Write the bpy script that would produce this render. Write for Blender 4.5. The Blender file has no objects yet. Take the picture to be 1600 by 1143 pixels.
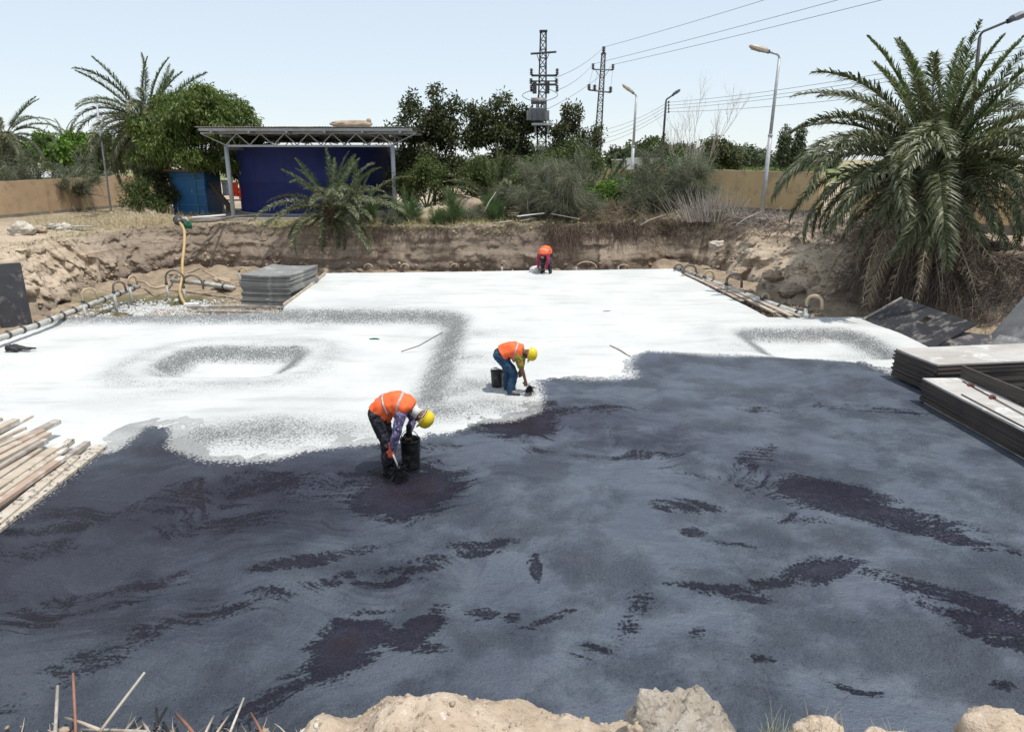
import bpy, math, random
import numpy as np
from mathutils import Vector, Matrix, Euler, noise as mn
R = math.radians
random.seed(7)
rng = np.random.default_rng(7)
scn = bpy.context.scene
COL = scn.collection

# ------------------------------------------------------------------ camera, light, exposure
FPX, CH = 1100.0, 4.5
PITCH = math.atan(323 / FPX)
cam_d = bpy.data.cameras.new('camera')
cam_d.sensor_width = 36.0
cam_d.lens = FPX / 1600 * 36.0
cam_d.clip_start = 0.05
cam_d.clip_end = 6000
cam = bpy.data.objects.new('camera', cam_d)
COL.objects.link(cam)
cam.location = (0, 0, CH)
cam.rotation_euler = (math.pi / 2 - PITCH, 0, 0)
scn.camera = cam

SUN = Vector((0.27, -0.17, 0.92)).normalized()      # direction towards the sun
w = bpy.data.worlds.new('World')
scn.world = w
w.use_nodes = True
wn, wl = w.node_tree.nodes, w.node_tree.links
bg = wn['Background']
sky = wn.new('ShaderNodeTexSky')
sky.sky_type = 'NISHITA'
sky.sun_disc = False
sky.sun_elevation = math.asin(SUN.z)
sky.sun_rotation = math.atan2(SUN.x, SUN.y)
sky.air_density = 1.0
sky.dust_density = 0.15
sky.ozone_density = 1.0
sky.altitude = 20
hs = wn.new('ShaderNodeHueSaturation')
hs.inputs['Saturation'].default_value = 0.8
wl.new(sky.outputs[0], hs.inputs['Color'])
pale = wn.new('ShaderNodeMix')                      # thin summer haze whitens the whole sky evenly
pale.data_type = 'RGBA'
pale.inputs[0].default_value = 0.66
wl.new(hs.outputs[0], pale.inputs[6])
pale.inputs[7].default_value = (5.75, 6.45, 7.15, 1)
wl.new(pale.outputs[2], bg.inputs[0])
bg.inputs[1].default_value = 0.14

sd = bpy.data.lights.new('sun', 'SUN')
sd.energy = 3.9
sd.angle = R(0.55)
sd.color = (1.0, 0.955, 0.89)
so = bpy.data.objects.new('sun', sd)
COL.objects.link(so)
so.rotation_euler = SUN.to_track_quat('Z', 'Y').to_euler()
so.location = (0, 0, 60)

scn.view_settings.view_transform = 'Standard'
scn.view_settings.look = 'None'
scn.view_settings.exposure = 0.0
scn.view_settings.gamma = 1.0
scn.view_settings.use_curve_mapping = False
scn.render.engine = 'CYCLES'


# ------------------------------------------------------------------ helpers
def at(u, v, z=0.0, Y=None):
    """world point seen at photo pixel (u, v) on the level z, or at distance Y"""
    xc, yc = (u - 800) / FPX, (571.5 - v) / FPX
    d = (xc, math.cos(PITCH) + yc * math.sin(PITCH), -math.sin(PITCH) + yc * math.cos(PITCH))
    t = (z - CH) / d[2] if Y is None else Y / d[1]
    return Vector((d[0] * t, d[1] * t, CH + d[2] * t))


def tag(o, label=None, cat=None, group=None, kind=None):
    if label: o['label'] = label
    if cat: o['category'] = cat
    if group: o['group'] = group
    if kind: o['kind'] = kind
    return o


def link(o, parent=None):
    COL.objects.link(o)
    if parent is not None: o.parent = parent
    return o


def empty(name, loc=(0, 0, 0), rz=0, label=None, cat=None, group=None):
    o = bpy.data.objects.new(name, None)
    o.empty_display_size = 0.2
    o.location = loc
    o.rotation_euler = (0, 0, rz)
    link(o)
    return tag(o, label, cat, group)


def dup(root, loc=None, rz=None, label=None, group=None, scale=None):
    r = root.copy(); COL.objects.link(r)
    if loc is not None: r.location = loc
    if rz is not None: r.rotation_euler = (0, 0, rz)
    if label: r['label'] = label
    if group: r['group'] = group
    if scale: r.scale = (scale,) * 3
    for ch in list(root.children):
        c = ch.copy(); COL.objects.link(c); c.parent = r
        for g in list(ch.children):
            d = g.copy(); COL.objects.link(d); d.parent = c
    return r


class MB:
    def __init__(s):
        s.v, s.f = [], []

    def add(s, vs, fs):
        b = len(s.v)
        s.v += [tuple(p) for p in vs]
        s.f += [tuple(b + i for i in f) for f in fs]
        return s

    def box(s, c, size, rot=None, jit=0):
        hx, hy, hz = size[0] / 2, size[1] / 2, size[2] / 2
        vs = [Vector((x * hx, y * hy, z * hz)) for z in (-1, 1) for y in (-1, 1) for x in (-1, 1)]
        if jit: vs = [p + Vector((random.uniform(-jit, jit) for _ in range(3))) for p in vs]
        if rot is not None:
            m = rot if isinstance(rot, Matrix) else Euler(rot).to_matrix()
            vs = [m @ p for p in vs]
        c = Vector(c)
        return s.add([p + c for p in vs], [(0, 2, 3, 1), (4, 5, 7, 6), (0, 1, 5, 4), (2, 6, 7, 3), (0, 4, 6, 2), (1, 3, 7, 5)])

    def tube(s, pts, rad, n=8, cap=True, flat=1.0, side=None):
        pts = [Vector(p) for p in pts]
        if not hasattr(rad, '__len__'): rad = [rad] * len(pts)
        vs, fs = [], []
        prev = None
        for i, p in enumerate(pts):
            t = (pts[min(i + 1, len(pts) - 1)] - pts[max(i - 1, 0)])
            t = t.normalized() if t.length > 1e-9 else Vector((0, 0, 1))
            if side is not None: a = Vector(side)
            elif prev is not None: a = prev
            else: a = Vector((0, 0, 1)) if abs(t.z) < .9 else Vector((1, 0, 0))
            a = a - t * a.dot(t)
            a = a.normalized() if a.length > 1e-6 else t.orthogonal().normalized()
            prev = a
            b = t.cross(a)
            r = rad[i]
            ra, rb = (r if hasattr(r, '__len__') else (r, r * flat))
            for k in range(n):
                an = 2 * math.pi * k / n
                vs.append(p + a * (ra * math.cos(an)) + b * (rb * math.sin(an)))
        for i in range(len(pts) - 1):
            for k in range(n):
                k2 = (k + 1) % n
                fs.append((i * n + k, i * n + k2, (i + 1) * n + k2, (i + 1) * n + k))
        if cap:
            fs.append(tuple(range(n - 1, -1, -1)))
            fs.append(tuple((len(pts) - 1) * n + k for k in range(n)))
        return s.add(vs, fs)

    def ball(s, c, r, nu=14, nv=9, rot=None, zmin=-1.0):
        c = Vector(c)
        if not hasattr(r, '__len__'): r = (r, r, r)
        m = Matrix.Identity(3) if rot is None else (rot if isinstance(rot, Matrix) else Euler(rot).to_matrix())
        vs, fs = [], []
        a0 = math.asin(max(-1, zmin))
        for j in range(nv + 1):
            ph = a0 + (math.pi / 2 - a0) * j / nv
            for i in range(nu):
                th = 2 * math.pi * i / nu
                vs.append(c + m @ Vector((r[0] * math.cos(ph) * math.cos(th), r[1] * math.cos(ph) * math.sin(th), r[2] * math.sin(ph))))
        for j in range(nv):
            for i in range(nu):
                i2 = (i + 1) % nu
                fs.append((j * nu + i, j * nu + i2, (j + 1) * nu + i2, (j + 1) * nu + i))
        return s.add(vs, fs)

    def mesh(s, name, mat, smooth=False):
        me = bpy.data.meshes.new(name)
        me.from_pydata(s.v, [], s.f)
        if mat: me.materials.append(mat)
        if smooth: me.polygons.foreach_set('use_smooth', [True] * len(me.polygons))
        me.update()
        return me

    def build(s, name, mat, parent=None, smooth=False, bevel=0, loc=None):
        o = bpy.data.objects.new(name, s.mesh(name, mat, smooth))
        if loc is not None: o.location = loc
        link(o, parent)
        if bevel:
            m = o.modifiers.new('bevel', 'BEVEL'); m.width = bevel; m.segments = 2; m.limit_method = 'ANGLE'
        return o


def np_obj(name, V, F, mat, parent=None, smooth=False, attrs=None, fattrs=None, loc=None):
    """fast mesh from numpy arrays; F is (n,3) or (n,4)"""
    me = bpy.data.meshes.new(name)
    V = np.asarray(V, dtype=np.float32); F = np.asarray(F, dtype=np.int32)
    k = F.shape[1]
    me.vertices.add(len(V)); me.vertices.foreach_set('co', V.ravel())
    me.loops.add(F.size); me.loops.foreach_set('vertex_index', F.ravel())
    me.polygons.add(len(F))
    me.polygons.foreach_set('loop_start', np.arange(0, F.size, k, dtype=np.int32))
    try: me.polygons.foreach_set('loop_total', np.full(len(F), k, dtype=np.int32))
    except Exception: pass
    if smooth: me.polygons.foreach_set('use_smooth', np.ones(len(F), dtype=bool))
    for n, a in (attrs or {}).items():
        at_ = me.attributes.new(n, 'FLOAT', 'POINT'); at_.data.foreach_set('value', np.asarray(a, dtype=np.float32))
    for n, a in (fattrs or {}).items():
        at_ = me.attributes.new(n, 'FLOAT', 'FACE'); at_.data.foreach_set('value', np.asarray(a, dtype=np.float32))
    if mat: me.materials.append(mat)
    me.update(calc_edges=True)
    o = bpy.data.objects.new(name, me)
    if loc is not None: o.location = loc
    return link(o, parent)


# numpy value noise ------------------------------------------------------------
_tab = rng.random((64, 64, 64)).astype(np.float32)


def vnoise(P, scale=1.0, off=0.0):
    P = np.asarray(P, dtype=np.float64) * scale + off + 1000.0
    i = np.floor(P).astype(int); f = P - i; f = f * f * (3 - 2 * f)
    i &= 63; j = (i + 1) & 63
    x0, y0, z0 = i[:, 0], i[:, 1], i[:, 2]; x1, y1, z1 = j[:, 0], j[:, 1], j[:, 2]
    fx, fy, fz = f[:, 0], f[:, 1], f[:, 2]
    def L(a, b, t): return a + (b - a) * t
    return L(L(L(_tab[x0, y0, z0], _tab[x1, y0, z0], fx), L(_tab[x0, y1, z0], _tab[x1, y1, z0], fx), fy),
             L(L(_tab[x0, y0, z1], _tab[x1, y0, z1], fx), L(_tab[x0, y1, z1], _tab[x1, y1, z1], fx), fy), fz) * 2 - 1


def fbm(P, scale=1.0, oct=4, gain=.5, off=0.0):
    P = np.asarray(P, dtype=np.float64)
    s = np.zeros(len(P)); a = 1.0
    for k in range(oct):
        s += a * vnoise(P, scale * 2.03 ** k, off + 17.3 * k); a *= gain
    return s


def sdist(X, Y, poly):
    """signed distance, positive inside"""
    p = np.array([(q[0], q[1]) for q in poly], dtype=float); n = len(p)
    d = np.full(X.shape, 1e18); ins = np.zeros(X.shape, bool)
    for i in range(n):
        a, b = p[i], p[(i + 1) % n]
        e = b - a; wx, wy = X - a[0], Y - a[1]
        t = np.clip((wx * e[0] + wy * e[1]) / (e @ e), 0, 1)
        d = np.minimum(d, (wx - e[0] * t) ** 2 + (wy - e[1] * t) ** 2)
        c = ((a[1] > Y) != (b[1] > Y))
        with np.errstate(divide='ignore', invalid='ignore'):
            xi = a[0] + (Y - a[1]) * (b[0] - a[0]) / (b[1] - a[1] if b[1] != a[1] else 1e-9)
        ins ^= c & (X < xi)
    d = np.sqrt(d)
    return np.where(ins, d, -d)


def sstep(a, b, x):
    t = np.clip((x - a) / (b - a), 0, 1)
    return t * t * (3 - 2 * t)


def clip_grid(X, Y, S):
    """triangles of the grid where S>0, cut along S=0.  returns xy verts, tris"""
    ny, nx = X.shape
    idx = np.arange(nx * ny).reshape(ny, nx)
    a, b, c, d = idx[:-1, :-1].ravel(), idx[:-1, 1:].ravel(), idx[1:, 1:].ravel(), idx[1:, :-1].ravel()
    T = np.vstack([np.stack([a, b, c], 1), np.stack([a, c, d], 1)])
    x, y, s = X.ravel(), Y.ravel(), S.ravel()
    pos = s[T] > 0
    cnt = pos.sum(1)
    full = T[cnt == 3]
    vx, vy, extra = list(), list(), []
    cache = {}
    base = len(x)

    def cut(i, j):
        k = (min(i, j), max(i, j))
        if k in cache: return cache[k]
        t = s[i] / (s[i] - s[j])
        vx.append(x[i] + (x[j] - x[i]) * t); vy.append(y[i] + (y[j] - y[i]) * t)
        cache[k] = base + len(vx) - 1
        return cache[k]
    for t, ps in zip(T[(cnt == 1) | (cnt == 2)], pos[(cnt == 1) | (cnt == 2)]):
        t = list(t); ps = list(ps)
        if sum(ps) == 1:
            k = ps.index(True); i, j, l = t[k], t[(k + 1) % 3], t[(k + 2) % 3]
            extra.append((i, cut(i, j), cut(i, l)))
        else:
            k = ps.index(False); i, j, l = t[k], t[(k + 1) % 3], t[(k + 2) % 3]
            p, q = cut(i, j), cut(i, l)
            extra.append((p, j, l)); extra.append((p, l, q))
    F = np.vstack([full, np.array(extra, dtype=int).reshape(-1, 3)]) if extra else full
    V = np.stack([np.concatenate([x, vx]), np.concatenate([y, vy])], 1)
    used = np.unique(F); m = np.full(len(V), -1); m[used] = np.arange(len(used))
    return V[used], m[F]


# materials ----------------------------------------------------------------------
class NT:
    def __init__(s, name):
        s.m = bpy.data.materials.new(name); s.m.use_nodes = True
        s.t = s.m.node_tree; s.n = s.t.nodes; s.l = s.t.links
        s.b = s.n['Principled BSDF']
        s.tc = s.n.new('ShaderNodeTexCoord')

    def noise(s, scale, detail=4, rough=.55, vec=None, dist=0, kind='Fac', sc=None):
        n = s.n.new('ShaderNodeTexNoise'); n.inputs['Scale'].default_value = scale
        n.inputs['Detail'].default_value = detail; n.inputs['Roughness'].default_value = rough
        n.inputs['Distortion'].default_value = dist
        v = vec or s.tc.outputs['Object']
        if sc:
            mp = s.n.new('ShaderNodeMapping'); mp.inputs['Scale'].default_value = sc
            s.l.new(v, mp.inputs['Vector']); v = mp.outputs[0]
        s.l.new(v, n.inputs['Vector'])
        return n.outputs[0 if kind == 'Fac' else 1]

    def voro(s, scale, vec=None, feature='F1'):
        n = s.n.new('ShaderNodeTexVoronoi'); n.inputs['Scale'].default_value = scale; n.feature = feature
        s.l.new(vec or s.tc.outputs['Object'], n.inputs['Vector'])
        return n.outputs['Distance']

    def attr(s, name):
        a = s.n.new('ShaderNodeAttribute'); a.attribute_name = name
        return a.outputs['Fac']

    def ramp(s, fac, stops):
        r = s.n.new('ShaderNodeValToRGB'); e = r.color_ramp.elements
        while len(e) < len(stops): e.new(0.5)
        for el, (p, c) in zip(e, stops):
            el.position = p
            if not hasattr(c, '__len__'): c = (c, c, c)
            el.color = (*c, 1)
        s.l.new(fac, r.inputs[0])
        return r.outputs[0]

    def mix(s, f, a, b, mode='MIX'):
        m = s.n.new('ShaderNodeMix'); m.data_type = 'RGBA'; m.blend_type = mode
        for i, x in ((0, f), (6, a), (7, b)):
            if hasattr(x, 'node'): s.l.new(x, m.inputs[i])
            elif i == 0: m.inputs[0].default_value = x
            else: m.inputs[i].default_value = (*x, 1) if hasattr(x, '__len__') else (x, x, x, 1)
        return m.outputs[2]

    def math(s, op, a, b=0, c=0, clamp=False):
        m = s.n.new('ShaderNodeMath'); m.operation = op; m.use_clamp = clamp
        for i, x in enumerate((a, b, c)):
            if hasattr(x, 'node'): s.l.new(x, m.inputs[i])
            else: m.inputs[i].default_value = x
        return m.outputs[0]

    def maprange(s, v, a, b, c=0, d=1):
        m = s.n.new('ShaderNodeMapRange'); m.interpolation_type = 'SMOOTHSTEP'
        s.l.new(v, m.inputs[0])
        for i, x in enumerate((a, b, c, d)): m.inputs[i + 1].default_value = x
        return m.outputs[0]

    def bump(s, h, strength=.5, dist=.02, nrm=None):
        b = s.n.new('ShaderNodeBump'); b.inputs['Strength'].default_value = strength; b.inputs['Distance'].default_value = dist
        s.l.new(h, b.inputs['Height'])
        if nrm: s.l.new(nrm, b.inputs['Normal'])
        s.l.new(b.outputs[0], s.b.inputs['Normal'])
        return b.outputs[0]

    def set(s, name, v):
        i = s.b.inputs[name]
        if hasattr(v, 'node'): s.l.new(v, i)
        elif hasattr(v, '__len__'): i.default_value = (*v, 1)
        else: i.default_value = v


def mat(name, c1, c2=None, scale=6, rough=.7, metal=0, bump=.3, bdist=.01, sc=None, dirt=None, spec=.4, dscale=1.5):
    t = NT(name)
    c2 = c2 or tuple(x * .72 for x in c1)
    n = t.noise(scale, 5, .6, sc=sc)
    col = t.mix(t.maprange(n, .3, .7), c1, c2)
    if dirt: col = t.mix(t.maprange(t.noise(dscale, 6, .65), .5, .68), col, dirt)
    t.set('Base Color', col)
    t.set('Roughness', rough); t.set('Metallic', metal); t.set('Specular IOR Level', spec)
    if bump: t.bump(t.noise(scale * 5, 4, .6, sc=sc), bump, bdist)
    return t.m


def leaf_mat(name, cols, trans=.25, rough=.5):
    """foliage: colour picked per leaf by the face attribute 'tint'"""
    t = NT(name)
    a = t.attr('tint')
    oi = t.n.new('ShaderNodeObjectInfo')
    a = t.math('ADD', a, t.math('MULTIPLY_ADD', oi.outputs['Random'], .2, -.1))
    col = t.ramp(a, [(i / (len(cols) - 1), c) for i, c in enumerate(cols)])
    t.set('Base Color', col); t.set('Roughness', rough); t.set('Specular IOR Level', .35)
    tr = t.n.new('ShaderNodeBsdfTranslucent'); t.l.new(t.mix(1, col, (1.0, 1.15, .55), 'MULTIPLY'), tr.inputs[0])
    mx = t.n.new('ShaderNodeMixShader'); mx.inputs[0].default_value = trans
    t.l.new(t.b.outputs[0], mx.inputs[1]); t.l.new(tr.outputs[0], mx.inputs[2])
    t.l.new(mx.outputs[0], t.n['Material Output'].inputs[0])
    return t.m


M = {}
M['wood'] = mat('timber', (.50, .43, .34), (.38, .31, .24), 4, .8, sc=(1, .12, 1), dirt=(.66, .64, .6), dscale=2.5, bump=.4)
M['wood_red'] = mat('reddish timber', (.43, .32, .25), (.35, .26, .2), 4, .8, sc=(1, .12, 1), dirt=(.66, .63, .59), dscale=2.5, bump=.4)
M['wood_grey'] = mat('weathered timber', (.42, .38, .33), (.25, .21, .18), 5, .85, sc=(1, .15, 1), dirt=(.6, .59, .56), bump=.4)
M['wood_tar'] = mat('tar splashed timber', (.55, .5, .43), (.45, .38, .3), 5, .8, sc=(1, .2, 1), dirt=(.02, .02, .022), dscale=14, bump=.4)
M['ply_top'] = mat('formwork face', (.5, .48, .45), (.36, .33, .3), 1.3, .75, sc=(1, .35, 1), dirt=(.62, .62, .6), bump=.15)
M['ply_edge'] = mat('film faced plywood', (.085, .07, .06), (.045, .038, .036), 3, .7, sc=(.4, .4, 6), bump=.3)
M['ply_green'] = mat('green grey plywood', (.25, .25, .235), (.17, .17, .16), 3, .8, sc=(1, 1, 3), dirt=(.38, .37, .34), bump=.25)
M['ply_dark'] = mat('dark film plywood', (.045, .045, .05), (.03, .03, .034), 2, .55, sc=(1, .3, 1), dirt=(.2, .18, .17), dscale=3, bump=.25)
M['ply_blue'] = mat('grey formwork', (.2, .2, .2), (.13, .13, .135), 2, .7, dirt=(.3, .29, .28), bump=.25)
M['pvc'] = mat('grey plastic pipe', (.5, .5, .46), (.36, .36, .34), 5, .5, dirt=(.28, .23, .17), bump=.1)
M['hose'] = mat('tan hose', (.50, .40, .27), (.38, .3, .2), 8, .6, bump=.2)
M['hose_grey'] = mat('grey hose', (.2, .17, .14), (.12, .1, .09), 8, .6, bump=.2)
M['hose_yellow'] = mat('yellow hose', (.50, .35, .16), (.42, .29, .14), 8, .55, bump=.2)
M['clamp'] = mat('clamp metal', (.1, .095, .09), None, 8, .5, .5)
M['steel_grey'] = mat('painted grey steel', (.42, .44, .47), (.36, .38, .41), 8, .45, .1, dirt=(.3, .27, .24), bump=.1)
M['steel_dark'] = mat('dark lattice steel', (.055, .058, .06), (.035, .035, .036), 6, .6, .2, bump=.1)
M['steel_mid'] = mat('galvanised lattice steel', (.13, .135, .14), (.08, .08, .085), 6, .55, .2, bump=.1)
M['ceramic'] = mat('insulator glaze', (.06, .045, .04), None, 8, .25, bump=0)
M['wire'] = mat('aluminium wire', (.16, .16, .165), None, 8, .5, .3, bump=0)
M['transf'] = mat('transformer paint', (.25, .26, .28), (.19, .2, .21), 8, .5, .1, dirt=(.16, .13, .11), bump=.1)
M['roof_sheet'] = mat('galvanised roofing', (.42, .42, .41), (.34, .33, .32), 3, .5, .35, dirt=(.3, .24, .18), bump=.1)
M['tank'] = mat('navy tank paint', (.024, .034, .135), (.019, .027, .11), 1.2, .6, 0, spec=.2, dirt=(.022, .028, .10), bump=.06)
M['cabin'] = mat('blue cabin paint', (.020, .115, .27), (.018, .10, .23), 2, .5, dirt=(.03, .13, .28), bump=.1)
M['cabin_trim'] = mat('cabin trim', (.08, .24, .36), None, 4, .5, bump=.1)
M['cabin_door'] = mat('cabin door paint', (.025, .14, .31), (.02, .12, .28), 3, .5, bump=.1)
M['plaster'] = mat('ochre wall plaster', (.46, .33, .21), (.38, .27, .165), .7, .92, dirt=(.31, .23, .15), bump=.5, bdist=.015)
M['plaster2'] = mat('yellow ochre wall plaster', (.58, .44, .25), (.47, .35, .2), .5, .92, dirt=(.40, .30, .19), bump=.5, bdist=.015)
M['plaster_base'] = mat('bare wall footing', (.22, .2, .17), (.16, .14, .12), 3, .95, bump=.5)
M['white_panel'] = mat('white cabin cladding', (.72, .72, .70), (.62, .61, .6), 2, .6, bump=.05)
M['window_dark'] = mat('dark window glass', (.03, .035, .04), None, 3, .15, bump=0)
M['lamp_head'] = mat('lamp housing', (.40, .36, .30), (.32, .28, .24), 6, .5, .1, bump=.1)
M['lamp_dark'] = mat('dark lamp housing', (.1, .11, .13), None, 6, .4, .1, bump=.1)
M['lens'] = mat('lamp lens', (.38, .32, .22), None, 6, .2, bump=0)
M['trunk'] = mat('bark', (.13, .10, .075), (.08, .06, .045), 8, .9, bump=.8, bdist=.03)
M['palm_trunk'] = mat('palm trunk', (.15, .105, .07), (.07, .05, .035), 10, .95, bump=.9, bdist=.03)
M['deadwood'] = mat('pale dry sticks', (.5, .46, .42), (.36, .31, .27), 6, .9, bump=.2)
M['brush'] = mat('dry brushwood', (.24, .19, .155), (.13, .10, .08), 2, .95, bump=.2)
M['root'] = mat('dangling roots', (.17, .115, .085), (.08, .055, .042), 2, .95, bump=.2)
M['straw'] = mat('dry grass', (.48, .40, .24), (.33, .27, .15), 2, .9, bump=.1)
M['grass'] = mat('grass blades', (.17, .2, .065), (.3, .27, .11), 1, .8, bump=.1)
M['weed'] = mat('pale green blades', (.30, .36, .2), (.45, .42, .28), 1, .8, bump=.1)
M['rubble'] = mat('clods and stones', (.44, .35, .26), (.28, .21, .155), 2, .95, bump=.7, bdist=.02)
M['gravel'] = mat('pale gravel', (.56, .51, .44), (.33, .29, .25), 9, .9, bump=.3)
M['gravel_grey'] = mat('grey white gravel', (.62, .62, .6), (.34, .34, .33), 9, .9, bump=.3)
M['white_stone'] = mat('limestone', (.6, .56, .48), (.4, .35, .28), 6, .9, bump=.8, bdist=.03)
M['rag'] = mat('tarred rag', (.022, .022, .024), (.05, .05, .05), 12, .6, bump=.5)
M['green_cloth'] = mat('green cloth', (.03, .17, .09), None, 9, .8, bump=.3)
M['white_rag'] = mat('white cloth', (.68, .66, .64), (.5, .48, .46), 9, .85, bump=.3)
M['vest'] = mat('hi vis orange', (.95, .17, .05), (.88, .13, .035), 9, .75, bump=.35, bdist=.012)
M['vest_red'] = mat('orange red cloth', (.85, .08, .03), (.75, .06, .02), 9, .75, bump=.35, bdist=.012)
M['strip'] = mat('reflective strip', (.5, .52, .56), None, 20, .35, .1, bump=.1)
M['helmet'] = mat('yellow helmet', (.74, .56, .02), (.7, .52, .02), 3, .28, spec=.5, bump=0)
M['helmet_in'] = mat('helmet liner', (.75, .73, .7), None, 3, .7, bump=0)
M['skin'] = mat('skin', (.17, .085, .05), (.15, .07, .042), 8, .5, bump=.1)
M['jeans'] = mat('blue jeans', (.018, .06, .125), (.012, .038, .085), 7, .85, dirt=(.045, .1, .16), dscale=6, bump=.5, bdist=.015)
M['black_trousers'] = mat('black trousers', (.02, .02, .028), (.014, .014, .02), 7, .8, dirt=(.12, .12, .13), dscale=8, bump=.6, bdist=.02)
M['olive'] = mat('olive shirt', (.24, .19, .03), None, 7, .85, bump=.4)
M['magenta'] = mat('dark pink shirt', (.32, .03, .09), None, 7, .85, bump=.4)
M['boots'] = mat('tarred boots', (.012, .012, .014), None, 8, .3, bump=.4)
M['shoe'] = mat('dusty shoes', (.3, .3, .3), (.12, .12, .13), 12, .7, bump=.3)
M['glove'] = mat('orange glove', (.8, .16, .08), (.7, .12, .05), 12, .6, bump=.3)
M['bucket'] = mat('black bucket', (.014, .014, .015), (.02, .02, .021), 12, .35, dirt=(.07, .07, .075), dscale=9, bump=.3)
M['tar'] = mat('liquid bitumen', (.008, .008, .009), None, 5, .08, bump=0)
M['hair'] = mat('dark hair', (.015, .012, .01), None, 20, .8, bump=.4)
M['redmetal'] = mat('rusty red nuts', (.26, .09, .07), (.16, .07, .05), 20, .6, .3, bump=.3)
M['rod'] = mat('tie rod steel', (.06, .055, .055), None, 20, .5, .6, bump=.2)
M['stick_red'] = mat('rusty rod', (.34, .16, .11), (.24, .12, .085), 10, .8, bump=.4)
M['sand'] = mat('heaped sand', (.46, .38, .25), (.38, .30, .2), 3, .95, bump=.4)
M['concrete'] = mat('grey concrete pad', (.36, .34, .32), (.28, .26, .24), 2, .9, bump=.3)


def mk_pattern():
    t = NT('patterned shirt')
    n = t.noise(16, 2, .4, dist=3)
    t.set('Base Color', t.ramp(n, [(.44, (.05, .04, .13)), (.5, (.09, .07, .2)), (.545, (.5, .47, .55)), (.6, (.06, .045, .15))]))
    t.set('Roughness', .8); t.bump(t.noise(12, 3), .5, .015)
    return t.m


M['pattern'] = mk_pattern()
M['leaf_mango'] = leaf_mat('mango leaves', [(.045, .07, .018), (.09, .135, .03), (.18, .225, .055), (.33, .32, .10)], .25)
M['leaf_dark'] = leaf_mat('dark leaves', [(.035, .04, .02), (.06, .072, .03), (.105, .12, .048), (.19, .19, .085)], .25)
M['leaf_bright'] = leaf_mat('bright leaves', [(.05, .10, .018), (.10, .19, .03), (.16, .27, .05), (.24, .34, .07)], .3)
M['leaf_mid'] = leaf_mat('mid leaves', [(.05, .07, .022), (.08, .11, .035), (.13, .16, .05), (.2, .2, .08)], .25)
M['leaf_olive'] = leaf_mat('grey green sprays', [(.075, .095, .06), (.12, .14, .095), (.18, .195, .14), (.27, .27, .2)], .25)
M['leaf_feather'] = leaf_mat('feathery green sprays', [(.04, .08, .03), (.07, .13, .045), (.12, .18, .07), (.2, .22, .12)], .25)
M['leaf_dry'] = leaf_mat('drying sprays', [(.12, .09, .065), (.2, .15, .11), (.3, .24, .17), (.38, .32, .23)], .15)
M['leaf_far'] = leaf_mat('distant leaves', [(.045, .065, .035), (.07, .095, .05), (.1, .12, .06), (.13, .15, .08)], .2)
M['frond'] = leaf_mat('palm leaflets', [(.05, .06, .03), (.085, .10, .048), (.145, .16, .085), (.28, .28, .18)], .2, .42)
M['frond_g'] = leaf_mat('green palm leaflets', [(.05, .08, .028), (.085, .12, .045), (.13, .165, .07), (.24, .26, .14)], .22, .42)
M['frond_dead'] = leaf_mat('dead palm leaflets', [(.13, .095, .06), (.22, .165, .11), (.31, .245, .17), (.40, .34, .25)], .1, .7)

# ------------------------------------------------------------------ setting: slab
SLAB = [(-7.67, 28.8), (6.89, 30.03), (7.61, 20.49), (10.37, 20.49), (11.6, 15.9), (12.2, 8), (9.0, 4.6), (0, 4.5), (-4.5, 4.62),
        (-8.2, 5.0), (-10.6, 11.2), (-14.6, 17.0), (-14.45, 19.2), (-14.1, 21.35), (-7.2, 21.62), (-7.25, 22.2)]


def zslab(X, Y, fine=True):
    """level of the blinding surface"""
    # rounded edge of the lower level on the left
    qx, qy = X + 1.65 + 1.4, Y - 21.45 + 1.4
    d = np.sqrt(np.maximum(qx, 0) ** 2 + np.maximum(qy, 0) ** 2) + np.minimum(np.maximum(qx, qy), 0) - 1.4   # <0 inside
    low = (1 - sstep(-.62, .62, d)) * .36 * sstep(11.4, 15.2, Y)
    z = -low
    def basin(cx, cy, hx, hy, run, dep):
        ax, ay = np.abs(X - cx) - hx, np.abs(Y - cy) - hy
        dd = np.sqrt(np.maximum(ax, 0) ** 2 + np.maximum(ay, 0) ** 2)
        return (1 - sstep(0, run, dd)) * dep, dd
    b1, d1 = basin(-7.05, 17.0, .95, .62, .85, .33)
    b2, d2 = basin(7.75, 17.5, .95, .75, .95, .30)
    z = z - b1 - b2
    lip = .06 * np.exp(-((d1 - 1.35) / .45) ** 2) + .05 * np.exp(-((d2 - 1.4) / .4) ** 2)
    z = z + lip
    rough = np.exp(-(d / .62) ** 2) * sstep(11.5, 13.2, Y)
    rough = np.maximum(rough, np.exp(-((d1 - .55) / .5) ** 2) * sstep(.0, .2, d1) * (1 - .3 * (Y < 16.4))); rough = np.maximum(rough, np.exp(-((d2 - .55) / .45) ** 2) * sstep(.02, .22, d2))
    rough = np.maximum(rough, .58 * np.exp(-((d1 - 1.45) / .6) ** 2)); rough = np.maximum(rough, .4 * np.exp(-((d2 - 1.5) / .45) ** 2) * (X < 8))
    if fine:
        P = np.stack([X.ravel(), Y.ravel(), 0 * X.ravel()], 1)
        z = z + .012 * fbm(P, .6, 3).reshape(X.shape) + (.004 + .006 * rough) * fbm(P, 5, 3).reshape(X.shape)
    return z, rough


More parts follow.
